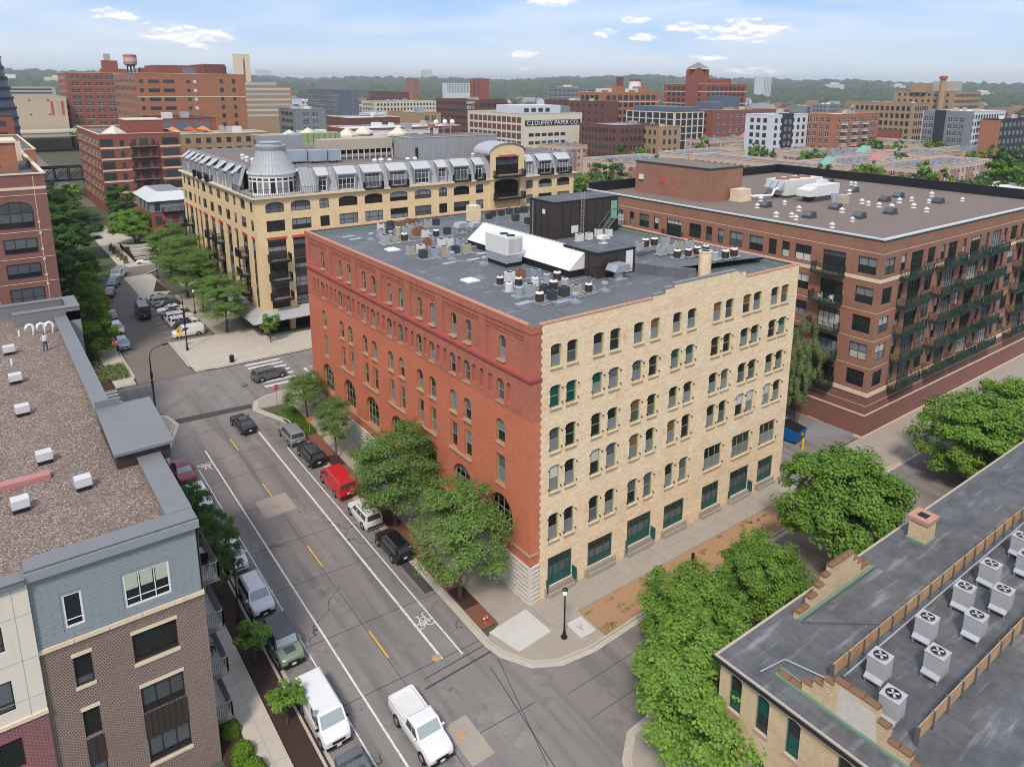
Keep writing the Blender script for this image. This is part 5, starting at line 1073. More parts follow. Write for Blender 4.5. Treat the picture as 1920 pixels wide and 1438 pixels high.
def mansard_roof_things():
    C = empty('cooling_tower', (27, 95, 27.6), 'long brown louvred cooling plant on legs behind the mansard', 'cooling plant')
    mb = MB(); mb.box(20.5, 90.5, 29.4, 34.8, 93.5, 31.4); mb.obj('screen', 'tan_unit', C); mb = MB(); mb.box(20.5, 91.2, 28.6, 34.8, 93.0, 29.3); mb.obj('coil', 'black_plastic', C)
    for k in range(13): mb = MB(); x = 20.6+k*1.18; mb.box(x, 90.55, 27.6, x+.14, 90.7, 29.4); mb.obj('leg', 'white_unit', C)
    C = empty('duct_unit', (18, 88, 27.6), 'pale blue grey sheet metal duct unit behind the turret', 'air handler')
    for x, y, w in ((14.0, 88.5, 3), (17.2, 87.2, 3.0), (20.4, 86.4, 2.0)): mb = MB(); mb.box(x, y, 28.0, x+w, y+2.2, 29.9); mb.obj('duct_section', 'blue_unit', C)
    mb = MB()
    for x in (14.3, 17.5, 20.6, 22.0): mb.box(x, 87.4, 27.6, x+.2, 87.6, 28.0)
    mb.obj('legs', 'steel_dark', C)['kind'] = 'stuff'
    for k, (x, y) in enumerate([(9, 97), (9.6, 101.5), (8.8, 93), (26, 80), (27.5, 80.5), (28.5, 79.2), (47, 80.5), (32, 79.0), (33.6, 79.2)]):
        mb = MB(); mb.cyl(0, 0, 0, .7, .35, n=10); mb.cyl(0, 0, .7, 1.0, .5, .25, n=10); tag(mb.obj('roof_vent', 'white_unit', at=(x, y, 27.6)), 'white capped vent on the gravel roof of the mansard building', 'vent', 'vents on the mansard building roof')
    A = empty('antenna_mast', (45, 88, 31.75), 'cluster of white dish antennas on the grey plant room', 'antenna')
    mb = MB()
    for x in (43.5, 45, 46.5): mb.tube([(x, 88, 31.75), (x, 88, 35.2)], .06, 5)
    mb.tube([(43, 88, 33.0), (47, 88, 33.0)], .05, 5); mb.obj('mast', 'galvanised', A)
    for x in (43.2, 45.2, 46.9): mb = MB(); mb.cyl(0, 0, 0, .25, .55, .2, n=12); o = mb.obj('dish', 'white_paint', A, at=Vector((x, 87.8, 34.2)) - A.location); o.rotation_euler = (R(80), 0, 0)
    mb = MB(); mb.cyl(41.2, 86.2, 31.75, 33.3, .3, n=10); mb.cyl(41.2, 86.2, 33.3, 33.9, .75, .7, n=12); tag(mb.obj('flue', 'rust_unit'), 'rusty flue with a wide cap on the grey plant room', 'flue')
mansard_roof_things()

# ================================================================== NEAR LEFT BUILDING (gravel roof, blue siding, brown brick)
def near_left():
    B = empty('corner_apartment_building', (-28, 24, 0), 'near apartment building with gravel roof, blue grey siding and brown brick', 'building')
    fs = Fr('S', 0.35); fw = None; ZT, ZG = 17.26, 16.72
    # front walls
    ops = [(-30.95, 13.05, -30.05, 15.05, 0), (-28.08, 12.95, -25.73, 15.0, 0)]
    mb = MB(); facade(mb, fs, -32.3, -24.15, 12.35, 16.8, ops, 0.12); mb.obj('siding_wall', 'siding_blue', B)
    # lapped shingle courses
    sh = MB(); sh.box(0, -0.022, 0, 1, 0.0, 0.205); i = len(sh.v); me = sh.mesh('shingle', 'siding_blue'); rr = random.Random(5); z = 12.42; k = 0
    while z < 16.7:
        h = min(0.215, 16.79-z); x = -32.28 - (0.4 if k % 2 else 0)
        while x < -24.2:
            l = 0.85; a, b = max(x, -32.28), min(x+l-0.012, -24.17)
            if b-a > 0.05:
                segs = [(a, b)]
                for (o0, oz0, o1, oz1, _) in ops:
                    if z+h > oz0-.08 and z < oz1+.08:
                        segs = [s for q in segs for s in ((q[0], min(q[1], o0-.09)), (max(q[0], o1+.09), q[1])) if s[1]-s[0] > 0.04]
                for s0, s1 in segs: o = inst('shingle', me, B, Vector((s0, 0.35-rr.uniform(.002, .010), z)) - B.location); o.scale = (s1-s0, 1, h/0.215)
            x += l
        z += 0.215; k += 1
    window(B, fs, -30.95, 13.05, -30.05, 15.05, 0, (), (0.22,), 'frame_white', ('glass_dark',), None, 0.03, fw_=0.1); window(B, fs, -28.08, 12.95, -25.73, 15.0, 0, (0.333, 0.667), (0.24,), 'frame_white', ('glass_dark', 'glass_blind'), None, 0.03, fw_=0.1, choose=('glass_dark', 'glass_green' if False else 'glass_dark'))
    bl = MB()
    for x in (-27.98, -27.22, -26.44): bl.box(x, 0.40, 14.0, x+.62, 0.405, 14.95)
    bl.obj('blind', 'blind_sage', B)['kind'] = 'stuff'
    ops = [(-30.87, 9.3, -30.0, 11.17, 0), (-28.0, 9.25, -25.68, 11.15, 0), (-30.82, 5.88, -30.0, 7.65, 0), (-27.92, 5.75, -25.64, 7.55, 0), (-27.89, 2.2, -25.6, 4.0, 0), (-30.8, 2.3, -30.0, 4.1, 0)]
    mb = MB(); facade(mb, fs, -32.3, -24.05, -0.5, 12.1, ops, 0.18); mb.obj('wall', 'brick_ironspot', B)
    for (a, b, c, d, _) in ops: window(B, fs, a, b, c, d, 0, (0.333, 0.667) if c-a > 1.5 else (), (0.25,), 'frame_dark', ('glass_dark', 'glass_mid', 'glass_green' if False else 'glass_dark'), None, 0.1, fw_=0.07)
    for (a, b, c, d, _) in ops:
        if d > 4.2: m = MB(); fs.box(m, a-.06, d+.01, c+.06, d+.22, -.05, .05); m.obj('lintel', 'stone_trim', B)
        if b > 9 or b < 3: m = MB(); fs.box(m, a-.06, b-.2, c+.06, b-.01, -.05, .07); m.obj('sill', 'stone_trim', B)
    for a, c in ((-27.92, -25.62), (-30.82, -30.0)):
        m = MB(); fs.box(m, a, 4.02, c, 5.74, -.12, .02)
        n = int((c-a)/.3)
        for k in range(n+1): fs.box(m, a+(c-a)*k/n-.015, 4.02, a+(c-a)*k/n+.015, 5.74, .02, .05)
        m.obj('spandrel_panel', 'metal_brown', B)
    for k in range(5):
        m = MB(); a = -32.32+k*1.66; fs.box(m, a, 12.1, a+1.645, 12.36, -.1, .1); m.obj('stone_band', 'stone_trim', B)
    m = MB(); n = 74
    for k in range(n): a = -32.3+8.25*k/n; fs.box(m, a+.01, 11.78, a+.1, 12.09, 0, .025)
    m.obj('soldier_course', 'brick_ironspot', B)['kind'] = 'stuff'
    # cream bay and mauve brick to the left
    fc = Fr('S', 0.1); ops = [(-35.0, 13.2, -33.62, 14.65, 0), (-35.2, 9.65, -33.6, 11.45, 0)]
    mb = MB(); facade(mb, fc, -40, -32.3, 8.95, 16.75, ops, 0.15); mb.obj('wall', 'cream_stucco', B)
    m = MB()
    for x in (-33.0, -35.6): fc.box(m, x-.012, 8.95, x+.012, 16.7, -.01, .006)
    for z in (12.3, 10.0, 14.9): fc.box(m, -40, z-.012, -32.3, z+.012, -.01, .006)
    m.obj('panel_joints', 'concrete', B)['kind'] = 'stuff'
    ops3 = [(-35.3, 6.15, -33.58, 7.9, 0), (-35.3, 2.3, -33.58, 4.1, 0)]; mb = MB(); facade(mb, fc, -40, -32.3, -0.5, 8.75, ops3, 0.18); mb.obj('wall', 'brick_mauve', B)
    m = MB(); fc.box(m, -40, 8.74, -32.28, 8.96, -.1, .1); m.obj('stone_band', 'stone_trim', B)
    for (a, b, c, d, _) in ops+ops3: window(B, fc, a, b, c, d, 0, (0.4,), (0.25,), 'frame_dark', ('glass_mid', 'glass_dark'), None, 0.06)
    mb = MB(); mb.quad((-32.3, 0.1, -.5), (-32.3, 0.36, -.5), (-32.3, 0.36, 16.8), (-32.3, 0.1, 16.8)); mb.obj('wall', 'cream_stucco', B)
    # street side
    mb = MB(); mb.quad((-24.05, 0.35, -.5), (-24.05, 10, -.5), (-24.05, 10, 16.8), (-24.05, 0.35, 16.8)); mb.obj('wall', 'brick_ironspot', B)
    mb = MB(); mb.quad((-25.4, 10, -.5), (-25.4, 53.4, -.5), (-25.4, 53.4, 16.8), (-25.4, 10, 16.8)); mb.quad((-24.05, 10, -.5), (-25.4, 10, -.5), (-25.4, 10, 16.8), (-24.05, 10, 16.8)); mb.quad((-24.1, 53.4, 0), (-60, 53.4, 0), (-60, 53.4, 17), (-24.1, 53.4, 17)); mb.obj('wall', 'siding_blue', B)
    # roof
    mb = MB(); mb.quad((-60, 0.6, ZG), (-24.4, 0.6, ZG), (-24.4, 17, ZG), (-60, 17, ZG)); mb.quad((-60, 17, ZG), (-25.6, 17, ZG), (-25.6, 53, ZG), (-60, 53, ZG)); mb.obj('roof', 'gravel', B)
    def cop(x0, y0, x1, y1, z0=16.6, z1=ZT, mat='metal_coping'):
        m = MB(); m.box(x0, y0, z0, x1, y1, z1-.06); m.box(x0-.05, y0-.05, z1-.06, x1+.05, y1+.05, z1); return m.obj('parapet_coping', mat, B)
    # front parapet: fascia and coping in lengths
    for k in range(4): a = -32.35+k*2.08; cop(a+.055, 0.15, a+2.03, 1.35)
    m = MB(); m.box(-32.4, 0.02, 16.62, -23.98, 0.15, 17.12); m.obj('fascia', 'siding_blue', B)
    for k in range(3): cop(-38.6+k*2.08, -0.1, -36.56+k*2.08, 0.75, 16.6, 17.0)
    for k in range(4): y = 1.42+k*2.15; cop(-25.38, y, -24.05, y+2.05)
    for k in range(10): y = 17.3+k*3.13; cop(-26.5, y, -25.42, y+3.03)
    # raised bulkhead over the entrance bay
    m = MB(); m.box(-26.6, 9.9, 16.6, -23.35, 16.9, 17.75); m.obj('bulkhead', 'metal_brown', B)
    m = MB(); m.prism([(-26.75, 9.6), (-23.15, 9.6), (-23.15, 17.1), (-26.75, 17.1)], lambda x, y: 17.75 + (y-9.6)*0.07, lambda x, y: 17.95+(y-9.6)*0.07); m.obj('bulkhead_roof', 'metal_coping', B)
    m = MB(); m.box(-26.75, 16.9, 17.2, -25.2, 17.12, 19.0); m.obj('bulkhead_screen', 'metal_coping', B)
    # raised north bay
    for (x0, y0, x1, y1) in ((-30.0, 48.6, -24.1, 49.6), (-25.2, 49.7, -24.1, 53.5), (-60, 52.6, -25.3, 53.5)): cop(x0, y0, x1, y1, 16.6, 18.1)
    m = MB(); m.quad((-24.1, 48.6, 0), (-24.1, 53.5, 0), (-24.1, 53.5, 17.6), (-24.1, 48.6, 17.6)); m.quad((-25.4, 48.6, 0), (-24.1, 48.6, 0), (-24.1, 48.6, 17.6), (-25.4, 48.6, 17.6)); m.obj('wall', 'siding_blue', B)
    fe = None
    # balconies over the pavement (east side)
    for z in (12.35, 8.95, 5.6, 2.3):
        f = MB(); f.box(-24.05, 1.0, z-.25, -22.95, 5.0, z-.05); o = f.obj('balcony', 'steel_grey', B)
        g = MB(); railing(g, [(-24.0, 1.05), (-23.0, 1.05), (-23.0, 4.95), (-24.0, 4.95)], z-.05, 1.1, .11); g.obj('railing', 'steel_grey', B)
        d = MB(); d.box(-24.0, 1.08, z-.05, -23.04, 4.9, z-.03); d.obj('deck', 'concrete_pale', B)
near_left()
def nl_things():
    bx = MB(); bx.box(-.45, -.38, .28, .45, .38, .82); bm = bx.mesh('roof_fan_box', 'zinc_light'); ba = MB(); ba.box(-.42, -.35, 0, .42, .35, .28); bam = ba.mesh('base', 'steel_dark')
    lab = ['leftmost at the far end', 'second from the far end', 'third from the far end', 'left of the red curb', 'right of the red curb', 'nearest the front edge']
    for k, (x, y) in enumerate([(-30.9, 39.8), (-30.9, 31.25), (-30.9, 23.5), (-30.3, 13.9), (-28.7, 8.6), (-32.0, 8.0)]):
        o = tag(inst('roof_fan_box', bm, None, (x, y, 16.72), .06), f'pale metal fan box on the near gravel roof, {lab[k]}', 'vent', 'fan boxes on the near gravel roof'); inst('base', bam, o)
    for k, (x, y) in enumerate([(-28.6, 45.0), (-27.65, 44.8), (-26.95, 44.8)]):
        mb = MB(); P = [(0, 0, 0), (0, 0, .8)] + [(-.3+.3*math.cos(a), 0, .8+.3*math.sin(a)) for a in (R(45), R(90), R(135), R(180))] + [(-.6, 0, .6)]; mb.tube(P, .14, 8)
        tag(mb.obj('gooseneck_vent', 'white_paint', at=(x, y, 16.72), smooth=60), ['left', 'middle', 'right'][k]+' of three white gooseneck vents behind the man on the roof', 'vent', 'gooseneck vents on the near gravel roof')
    for k, (x, y) in enumerate([(-30.9, 36.4), (-29.8, 45.3), (-33.2, 10)]): mb = MB(); mb.cyl(0, 0, 0, .6, .09, n=8); tag(mb.obj('vent_pipe', 'white_paint', at=(x, y, 16.72)), ['white vent pipe between the far fan boxes', 'white vent pipe left of the gooseneck vents', 'white vent pipe at the front left of the gravel roof'][k], 'pipe')
    mb = MB(); mb.box(-34, 11.2, 16.72, -30.2, 11.95, 17.05); tag(mb.obj('roof_curb', 'pink_roof'), 'long low red roof curb on the near gravel roof', 'roof box')
    # person standing on the roof, seen from behind
nl_things()

# ================================================================== LOWER RIGHT BUILDING (old roof, buff brick, condensers)
def lower_right():
    X0, Y1, ZE = -0.4, -19.2, 9.0; B = empty('buff_brick_building', (25, -32, -1), 'low buff brick building with patched black roof and stepped parapets', 'building')
    fw = Fr('W', X0); ops = [(-22.6, 5.9, -21.75, 8.3, 0.2), (-24.55, 5.9, -23.7, 8.3, 0.2), (-27.6, 5.9, -26.7, 8.3, 0.2), (-20.75, 5.9, -19.9, 8.3, 0.2), (-29.5, 5.9, -28.6, 8.3, .2), (-31.5, 5.9, -30.6, 8.3, .2)]
    ops += [(a, 1.8, c, 4.2, .2) for a, _, c, _, _ in ops]
    mb = MB(); facade(mb, fw, -50, Y1, -1.6, ZE-.05, ops, 0.25); mb.quad((X0, Y1, -1.6), (X0, Y1, ZE-.05), (70, Y1, ZE-.05), (70, Y1, -1.6)); mb.obj('wall', 'brick_buff', B)
    for a, b, c, d, r in ops: window(B, fw, a, b, c, d, r, (), (0.5,), 'green_paint', ('glass_dark', 'glass_green'), 'stone_sill', 0.16, fw_=0.09)
    mb = MB(); mb.quad((X0-.25, -50, ZE), (70, -50, ZE), (70, Y1+.25, ZE), (X0-.25, Y1+.25, ZE)); mb.obj('roof', 'roof_tar_old', B)
    mb = MB(); mb.box(X0-.3, -50, ZE-.12, X0-.15, Y1+.3, ZE+.06); mb.box(X0-.15, Y1+.14, ZE-.12, 70, Y1+.3, ZE+.06); mb.obj('eave_trim', 'tan_unit', B)
    mb = MB(); mb.box(X0-.42, -50, ZE-.18, X0-.301, Y1+.4, ZE-.02); mb.obj('gutter', 'steel_dark', B)
    def steps(prof, horiz, fixed, thick=0.35):
        """stepped parapet: prof [(a0,a1,ztop)], along x (horiz) or y"""
        for a0, a1, z in prof:
            m = MB(); (m.box(a0, fixed, ZE-.1, a1-.001, fixed+thick, z) if horiz else m.box(fixed, a0, ZE-.1, fixed+thick, a1-.001, z)); m.obj('parapet_step', 'brick_buff', B)
            coping_tiles(B, (a0, fixed+thick/2) if horiz else (fixed+thick/2, a0), (a1, fixed+thick/2) if horiz else (fixed+thick/2, a1), z, mat='wood_brown', step=0.75, wid=0.46, h=.16)
    steps([(5.8, 7.0, 9.45), (7.0, 7.8, 9.95), (7.8, 8.5, 10.4), (8.5, 9.15, 10.85), (9.15, 11.9, 11.3), (11.9, 12.5, 10.7), (12.5, 13.1, 10.2), (13.1, 14.3, 9.5)], True, -20.2)
    steps([(-23.6, -22.1, 9.15), (-24.2, -23.6, 9.75), (-24.8, -24.2, 10.25), (-25.4, -24.8, 10.75), (-27.8, -25.4, 11.1), (-28.4, -27.8, 10.4), (-29.6, -28.4, 9.7), (-31, -29.6, 9.3)], False, 0.95)
    m = MB(); m.quad((0.946, -25.6, 9.1), (0.946, -27.9, 9.1), (0.946, -27.7, 10.7), (0.946, -25.7, 10.9)); m.f = [f[::-1] for f in m.f]; m.obj('faded_patch', 'limestone', B)
    
    for q in ((5.7, -20.42, ZE, 14.6, -20.2, ZE+.22), (1.3, -31, ZE, 1.45, -22, ZE+.22), (.78, -31, ZE, .949, -22, ZE+.16)): m = MB(); m.box(*q); m.obj('flashing', 'green_copper', B)
    m = MB(); m.prism([(5.8, -20.6), (10.2, -24.0), (14.6, -24.0), (14.6, -20.6)], ZE, lambda x, y: ZE+.02+max(0, (y+24.0))*.06); m.obj('roof_cricket', 'roof_tar_old', B)
    c = MB(); c.box(20.0, -21.3, ZE, 21.4, -20.0, 10.75); ch = c.obj('chimney', 'brick_buff', B); c = MB(); c.box(19.85, -21.45, 10.75, 21.55, -19.85, 11.0); c.box(20.35, -21.0, 11.0, 21.05, -20.3, 11.01, 1); c.obj('chimney_cap', ['tile_coping', 'black_plastic'], B); c = MB(); c.box(19.9, -21.4, ZE, 21.5, -19.9, ZE+.25); c.obj('flashing', 'green_copper', B)
    def screen(x0, x1, y):
        n = int((x1-x0)/1.6)
        for k in range(n):
            m = MB(); a = x0+(x1-x0)*k/n; b = x0+(x1-x0)*(k+1)/n; m.box(a+.01, y-.03, ZE+.25, b-.01, y+.03, ZE+1.1); m.obj('screen_panel', 'rusty_steel', B)
            m = MB(); m.box(a-.04, y-.12, ZE, a+.04, y+.12, ZE+1.12); m.obj('screen_post', 'steel_grey', B)
    screen(3.0, 44, -24.15); screen(2.6, 44, -29.1)
    m = MB(); m.tube([(3.5, -24.6, ZE+.35), (44, -24.6, ZE+.35)], .06, 6); m.tube([(3.5, -24.75, ZE+.6), (44, -24.75, ZE+.6)], .045, 6); m.tube([(0.3, -21.4, ZE+.1), (2.2, -21.7, ZE+.12), (2.8, -24.2, ZE+.2)], .05, 6); m.obj('pipe', 'galvanised', B)
lower_right()
def lr_units():
    body = MB(); body.box(-.5, -.5, .35, .5, .5, 1.55)
    for k in range(9):
        x = -.44+k*.11
        for s in (-1, 1): body.box(x-.012, s*.5-.014, .45, x+.012, s*.5+.014, 1.45); body.box(s*.5-.014, x-.012, .45, s*.5+.014, x+.012, 1.45)
    body.box(-.53, -.53, 1.55, .53, .53, 1.62)
    fan = MB(); fan.cyl(0, 0, 1.62, 1.64, .36, n=20); bl = MB()
    for k in range(4):
        a = k*math.pi/2+.4; bl.poly([(.05*math.cos(a+1.2), .05*math.sin(a+1.2), 1.655), (.08*math.cos(a-.5), .08*math.sin(a-.5), 1.655), (.31*math.cos(a), .31*math.sin(a), 1.655), (.30*math.cos(a+.55), .30*math.sin(a+.55), 1.67)])
    rg = MB()
    for k in range(20):
        a, b = 2*math.pi*k/20, 2*math.pi*(k+1)/20; rg.quad((.36*math.cos(a), .36*math.sin(a), 1.66), (.36*math.cos(b), .36*math.sin(b), 1.66), (.41*math.cos(b), .41*math.sin(b), 1.63), (.41*math.cos(a), .41*math.sin(a), 1.63))
    fr_ = MB()
    for s in (-1, 1): fr_.box(-.75, s*.42-.04, .25, .65, s*.42+.04, .35); fr_.box(-.7, s*.42-.04, 0, -.62, s*.42+.04, .25); fr_.box(.55, s*.42-.04, 0, .63, s*.42+.04, .25)
    sk = MB(); sk.quad((-.72, -.5, .36), (-.5, -.5, .55), (-.5, .5, .55), (-.72, .5, .36)); sk.box(-.78, -.5, .3, -.5, .5, .36)
    ms = (body.mesh('condenser', 'condenser_grey'), fan.mesh('fan_well', 'black_plastic'), bl.mesh('fan_blades', 'grey_unit'), rg.mesh('fan_ring', 'steel_grey'), fr_.mesh('stand', 'galvanised'), sk.mesh('drip_tray', 'galvanised'))
    L_ = [(5.2, -25.7), (3.1, -27.5), (10.5, -25.8), (8.1, -27.5), (15.3, -25.9), (13.1, -27.5), (19.2, -25.9), (17.0, -27.5), (24.4, -25.9), (22.3, -27.0), (29, -25.9), (27, -27.3)]
    od = ['first', 'second', 'third', 'fourth', 'fifth', 'sixth']
    for k, (x, y) in enumerate(L_):
        o = inst('condenser', ms[0], None, (x, y, 9.0), random.uniform(-.05, .05), 1.0)
        tag(o, f"grey square condenser on a steel stand, {od[k//2]} from the front in the {'back' if k % 2 == 0 else 'front'} row", 'air conditioner', 'condensers between the rusty screens')
        for n, m in zip(('fan_well', 'fan_blades', 'fan_ring', 'stand', 'drip_tray'), ms[1:]): inst(n, m, o)
lr_units()
# ================================================================== TREES
def leaf_mesh(name, centres, normals, size, mat, rng, squash=1.0):
    """one diamond leaf (or leaf spray) per centre; numpy, one mesh"""
    n = len(centres); s = size*(0.65+0.7*rng.random(n))[:, None]
    nn = normals/np.linalg.norm(normals, axis=1, keepdims=True)
    t = rng.normal(size=(n, 3)); t -= nn*(t*nn).sum(1, keepdims=True); t /= np.linalg.norm(t, axis=1, keepdims=True); b = np.cross(nn, t)
    fold = nn*s*0.18
    V = np.empty((n, 4, 3)); V[:, 0] = centres-t*s; V[:, 1] = centres-b*s*0.62*squash+fold; V[:, 2] = centres+t*s; V[:, 3] = centres+b*s*0.62*squash+fold
    me = bpy.data.meshes.new(name); me.vertices.add(4*n); me.vertices.foreach_set('co', V.reshape(-1).astype(np.float32))
    me.loops.add(4*n); me.loops.foreach_set('vertex_index', np.arange(4*n, dtype=np.int32)); me.polygons.add(n)
    me.polygons.foreach_set('loop_start', np.arange(0, 4*n, 4, dtype=np.int32)); me.update(calc_edges=True); me.materials.append(MATS[mat]); return me
def grow(H, RAD, kind, mat, seed, nclu, nleaf, size, trunk_r=None, clear=0.28):
    """returns (trunk mesh, crown mesh) for a tree of height H and crown radius RAD"""
    rng = np.random.default_rng(seed); zc0 = H*clear; ch = H-zc0
    C_ = []
    lob = [(rng.uniform(0, 2*np.pi), rng.uniform(.2, .9), rng.uniform(.75, 1.12)) for _ in range(7)]
    tries = 0
    while len(C_) < nclu and tries < 20000:
        tries += 1
        p = rng.normal(size=3); p /= np.linalg.norm(p); rr = rng.random()**0.42
        th = math.atan2(p[1], p[0]); k = 0.86
        for a, e, g in lob: k += (g-0.93)*0.9*max(0, math.cos(th-a))**3*max(0, 1-abs((p[2]+1)/2-e)*2)
        if kind == 'flat':
            z = rng.random()**0.8; prof = (0.55+0.45*math.sin(math.pi*(0.12+0.72*z)))*(1-0.35*z)
            q = np.array([math.cos(th)*RAD*prof*rr*k*1.15, math.sin(th)*RAD*prof*rr*k*1.15, zc0+ch*z*0.96])
        elif kind == 'cone':
            z = rng.random()**1.15; prof = (1-z)**0.65*(0.55+0.45*min(1, z*5)); q = np.array([math.cos(th)*RAD*prof*rr*k*1.1, math.sin(th)*RAD*prof*rr*k*1.1, zc0+ch*z])
        else:
            q = np.array([p[0]*RAD*rr*k, p[1]*RAD*rr*k, zc0+ch*0.5+p[2]*ch*0.52*rr*k]); 
            if q[2] < zc0: q[2] = zc0+rng.random()*0.2*ch
        C_.append(q)
    C_ = np.array(C_); mid = np.array([0, 0, zc0+ch*0.38])
    cr = (0.31 if kind == 'flat' else 0.235)*RAD**0.75
    P = []; NN = []
    for c in C_:
        m = int(nleaf*rng.uniform(.6, 1.35)); d = rng.normal(size=(m, 3)); d /= np.linalg.norm(d, axis=1, keepdims=True); r = (rng.random(m)**0.5)[:, None]*cr*rng.uniform(.65, 1.3)
        sc = np.array([1.25, 1.25, 0.42]) if kind == 'flat' else (np.array([.6, .6, 1.5]) if kind == 'willow' else np.array([1.1, 1.1, 0.75]))
        pts = c + d*r*sc
        if kind == 'flat': pts[:, 2] -= 0.10*np.hypot(pts[:, 0]-c[0], pts[:, 1]-c[1])
        P.append(pts); out = (c-mid); out /= np.linalg.norm(out)+1e-6
        NN.append(d*0.55 + out*0.5 + np.array([0, 0, 0.75]) + rng.normal(size=(m, 3))*0.42)
    P = np.concatenate(P); NN = np.concatenate(NN); crown = leaf_mesh('crown', P, NN, size, mat, rng, 1.0 if kind != 'willow' else 0.45)
    mb = MB(); tr = trunk_r or max(0.05, H*0.016)
    bend = rng.normal(size=2)*H*0.012
    mb.tube([(0, 0, -0.3), (bend[0]*.3, bend[1]*.3, zc0*.5), (bend[0], bend[1], zc0+ch*.1), (bend[0]*.6, bend[1]*.6, zc0+ch*.4), (0, 0, zc0+ch*.72)], [tr*1.35, tr, tr*.85, tr*.5, tr*.15], 8)
    for c in C_[rng.choice(len(C_), min(len(C_), 30), replace=False)]:
        z0 = zc0+ch*rng.uniform(-.02, .35); m_ = np.array([c[0]*.45, c[1]*.45, z0+(c[2]-z0)*.6])
        mb.tube([(bend[0]*.8, bend[1]*.8, min(z0, c[2])), tuple(m_), tuple(c)], [tr*.42, tr*.26, tr*.08], 5)
    return mb.mesh('trunk', 'bark', 60), crown
TV = {}
def variants(nm, lst): TV[nm] = lst
variants('maple', [(9.0, 5.0, grow(9.0, 5.0, 'round', 'leaf_maple', s, 190, 230, 0.125, clear=.14)) for s in (11, 12, 13)])
variants('locust', [(10.5, 4.6, grow(10.5, 4.6, 'flat', 'leaf_locust', s, 105, 230, 0.10, clear=.34)) for s in (21, 22, 23)])
variants('street', [(11.5, 4.0, grow(11.5, 4.0, 'round', 'leaf_dark', s, 120, 190, 0.13, clear=.14)) for s in (31, 32)])
variants('bright', [(12.0, 3.8, grow(12.0, 3.8, 'cone', 'leaf_bright', s, 120, 190, 0.12, clear=.08)) for s in (41, 42)])
variants('sapling', [(3.6, 1.3, grow(3.6, 1.3, 'round', 'leaf_maple', s, 40, 90, 0.075, clear=.30)) for s in (51, 52)])
variants('willow', [(15.0, 3.6, grow(15.0, 3.6, 'willow', 'leaf_willow', s, 170, 190, 0.14, clear=.16)) for s in (61,)])
variants('bg', [(13.0, 5.5, grow(13.0, 5.5, 'round', m, s, 70, 42, 0.42, clear=.12)) for s, m in ((71, 'leaf_maple'), (72, 'leaf_dark'), (73, 'leaf_maple'), (74, 'leaf_bright'), (75, 'leaf_dark'))])
def tree(kind, x, y, H, RAD, label, group=None, z=None, name='tree', pick=None, cat='tree'):
    v = TV[kind][random.randrange(len(TV[kind])) if pick is None else pick % len(TV[kind])]
    t = empty(name, (x, y, zg(y)+0.1 if z is None else z), label, cat, group, random.uniform(0, 6.28)); t.scale = (RAD/v[1], RAD/v[1], H/v[0])
    inst('trunk', v[2][0], t); inst('crown', v[2][1], t); return t
tree('locust', -4.1, 4.1, 10.2, 4.3, 'leafy green honey locust at the near corner of the red brick front', pick=0)
tree('locust', -3.95, 15.8, 10.0, 5.0, 'broad honey locust over the white suv beside the red brick wall', pick=1)
tree('locust', -3.6, 30.4, 7.2, 2.3, 'slim young street tree beside the parked black suv', pick=2)
tree('locust', -2.7, 41.3, 5.9, 2.7, 'spreading street tree over the grass verge by the stop sign', pick=0)
tree('sapling', -19.85, 7.0, 3.9, 1.55, 'small sapling in the mulch strip beside the green boxy suv', pick=0)
tree('sapling', -19.85, 0.4, 3.4, 1.35, 'small sapling in the mulch strip beside the white cargo van', pick=1)
tree('street', -20.0, 15.2, 8.2, 2.1, 'tall street tree by the balconies of the near apartment building', pick=0)
tree('street', -19.9, 22.5, 7.0, 1.9, 'street tree hiding the parked cars beyond the near balconies', pick=1)
tree('maple', 6.4, -11.8, 7.7, 4.3, 'round bright maple nearest the corner across from the buff wall', pick=0)
tree('maple', 13.8, -12.2, 7.8, 3.9, 'bright maple behind the round corner maple on the side street', pick=1)
tree('maple', 26.4, -12.2, 11.4, 6.3, 'largest maple on the side street, opposite the blue dumpster', pick=2)
tree('maple', 51.0, -12.8, 10.6, 6.0, 'dark green maple at the far end of the side street', pick=0)
tree('maple', 59.5, -13.2, 10.4, 5.0, 'maple at the right frame edge behind the last side street tree', pick=1)
tree('maple', 1.2, -17.0, 8.8, 5.6, 'big maple at the bottom edge in front of the buff brick building', pick=1)
tree('willow', 47.0, 6.4, 14.2, 3.0, 'tall grey green willow between the buff wall and the brown block', pick=0)
tree('willow', 47.5, 11.5, 11.5, 2.8, 'second willow in the alley behind the tall grey green one', pick=0)
tree('locust', -1.8, 78.0, 9.6, 4.6, 'plaza locust nearest the white parked van', pick=1); tree('sapling', 2.2, 69.2, 5.4, 1.8, 'small round tree in front of the grey canopy corner', pick=0)
tree('locust', -2.2, 91.0, 11.6, 4.0, 'second plaza locust beside the row of parked cars', pick=2); tree('locust', -1.9, 103, 12.0, 5.2, 'third plaza locust along the cream facade', pick=0); tree('locust', -1.2, 120, 11.0, 5.6, 'locust over the mulch triangle by the cream facade', pick=1)
tree('bright', -20.3, 77.5, 12.6, 4.1, 'light yellow green tree at the gravel roof corner by the stop sign', pick=0); tree('bright', -18.9, 88, 11.6, 3.4, 'light green tree behind the yellow green corner tree', pick=1)
tree('street', -19.6, 108, 11.0, 5.0, 'dark green tree below the plum brick building', pick=0); tree('street', -15.0, 150, 13.6, 7.6, 'very broad dark green tree at the end of the parking street', pick=1); tree('street', -19, 133, 12, 5.5, 'dark tree between the broad tree and the plum brick building', pick=0)
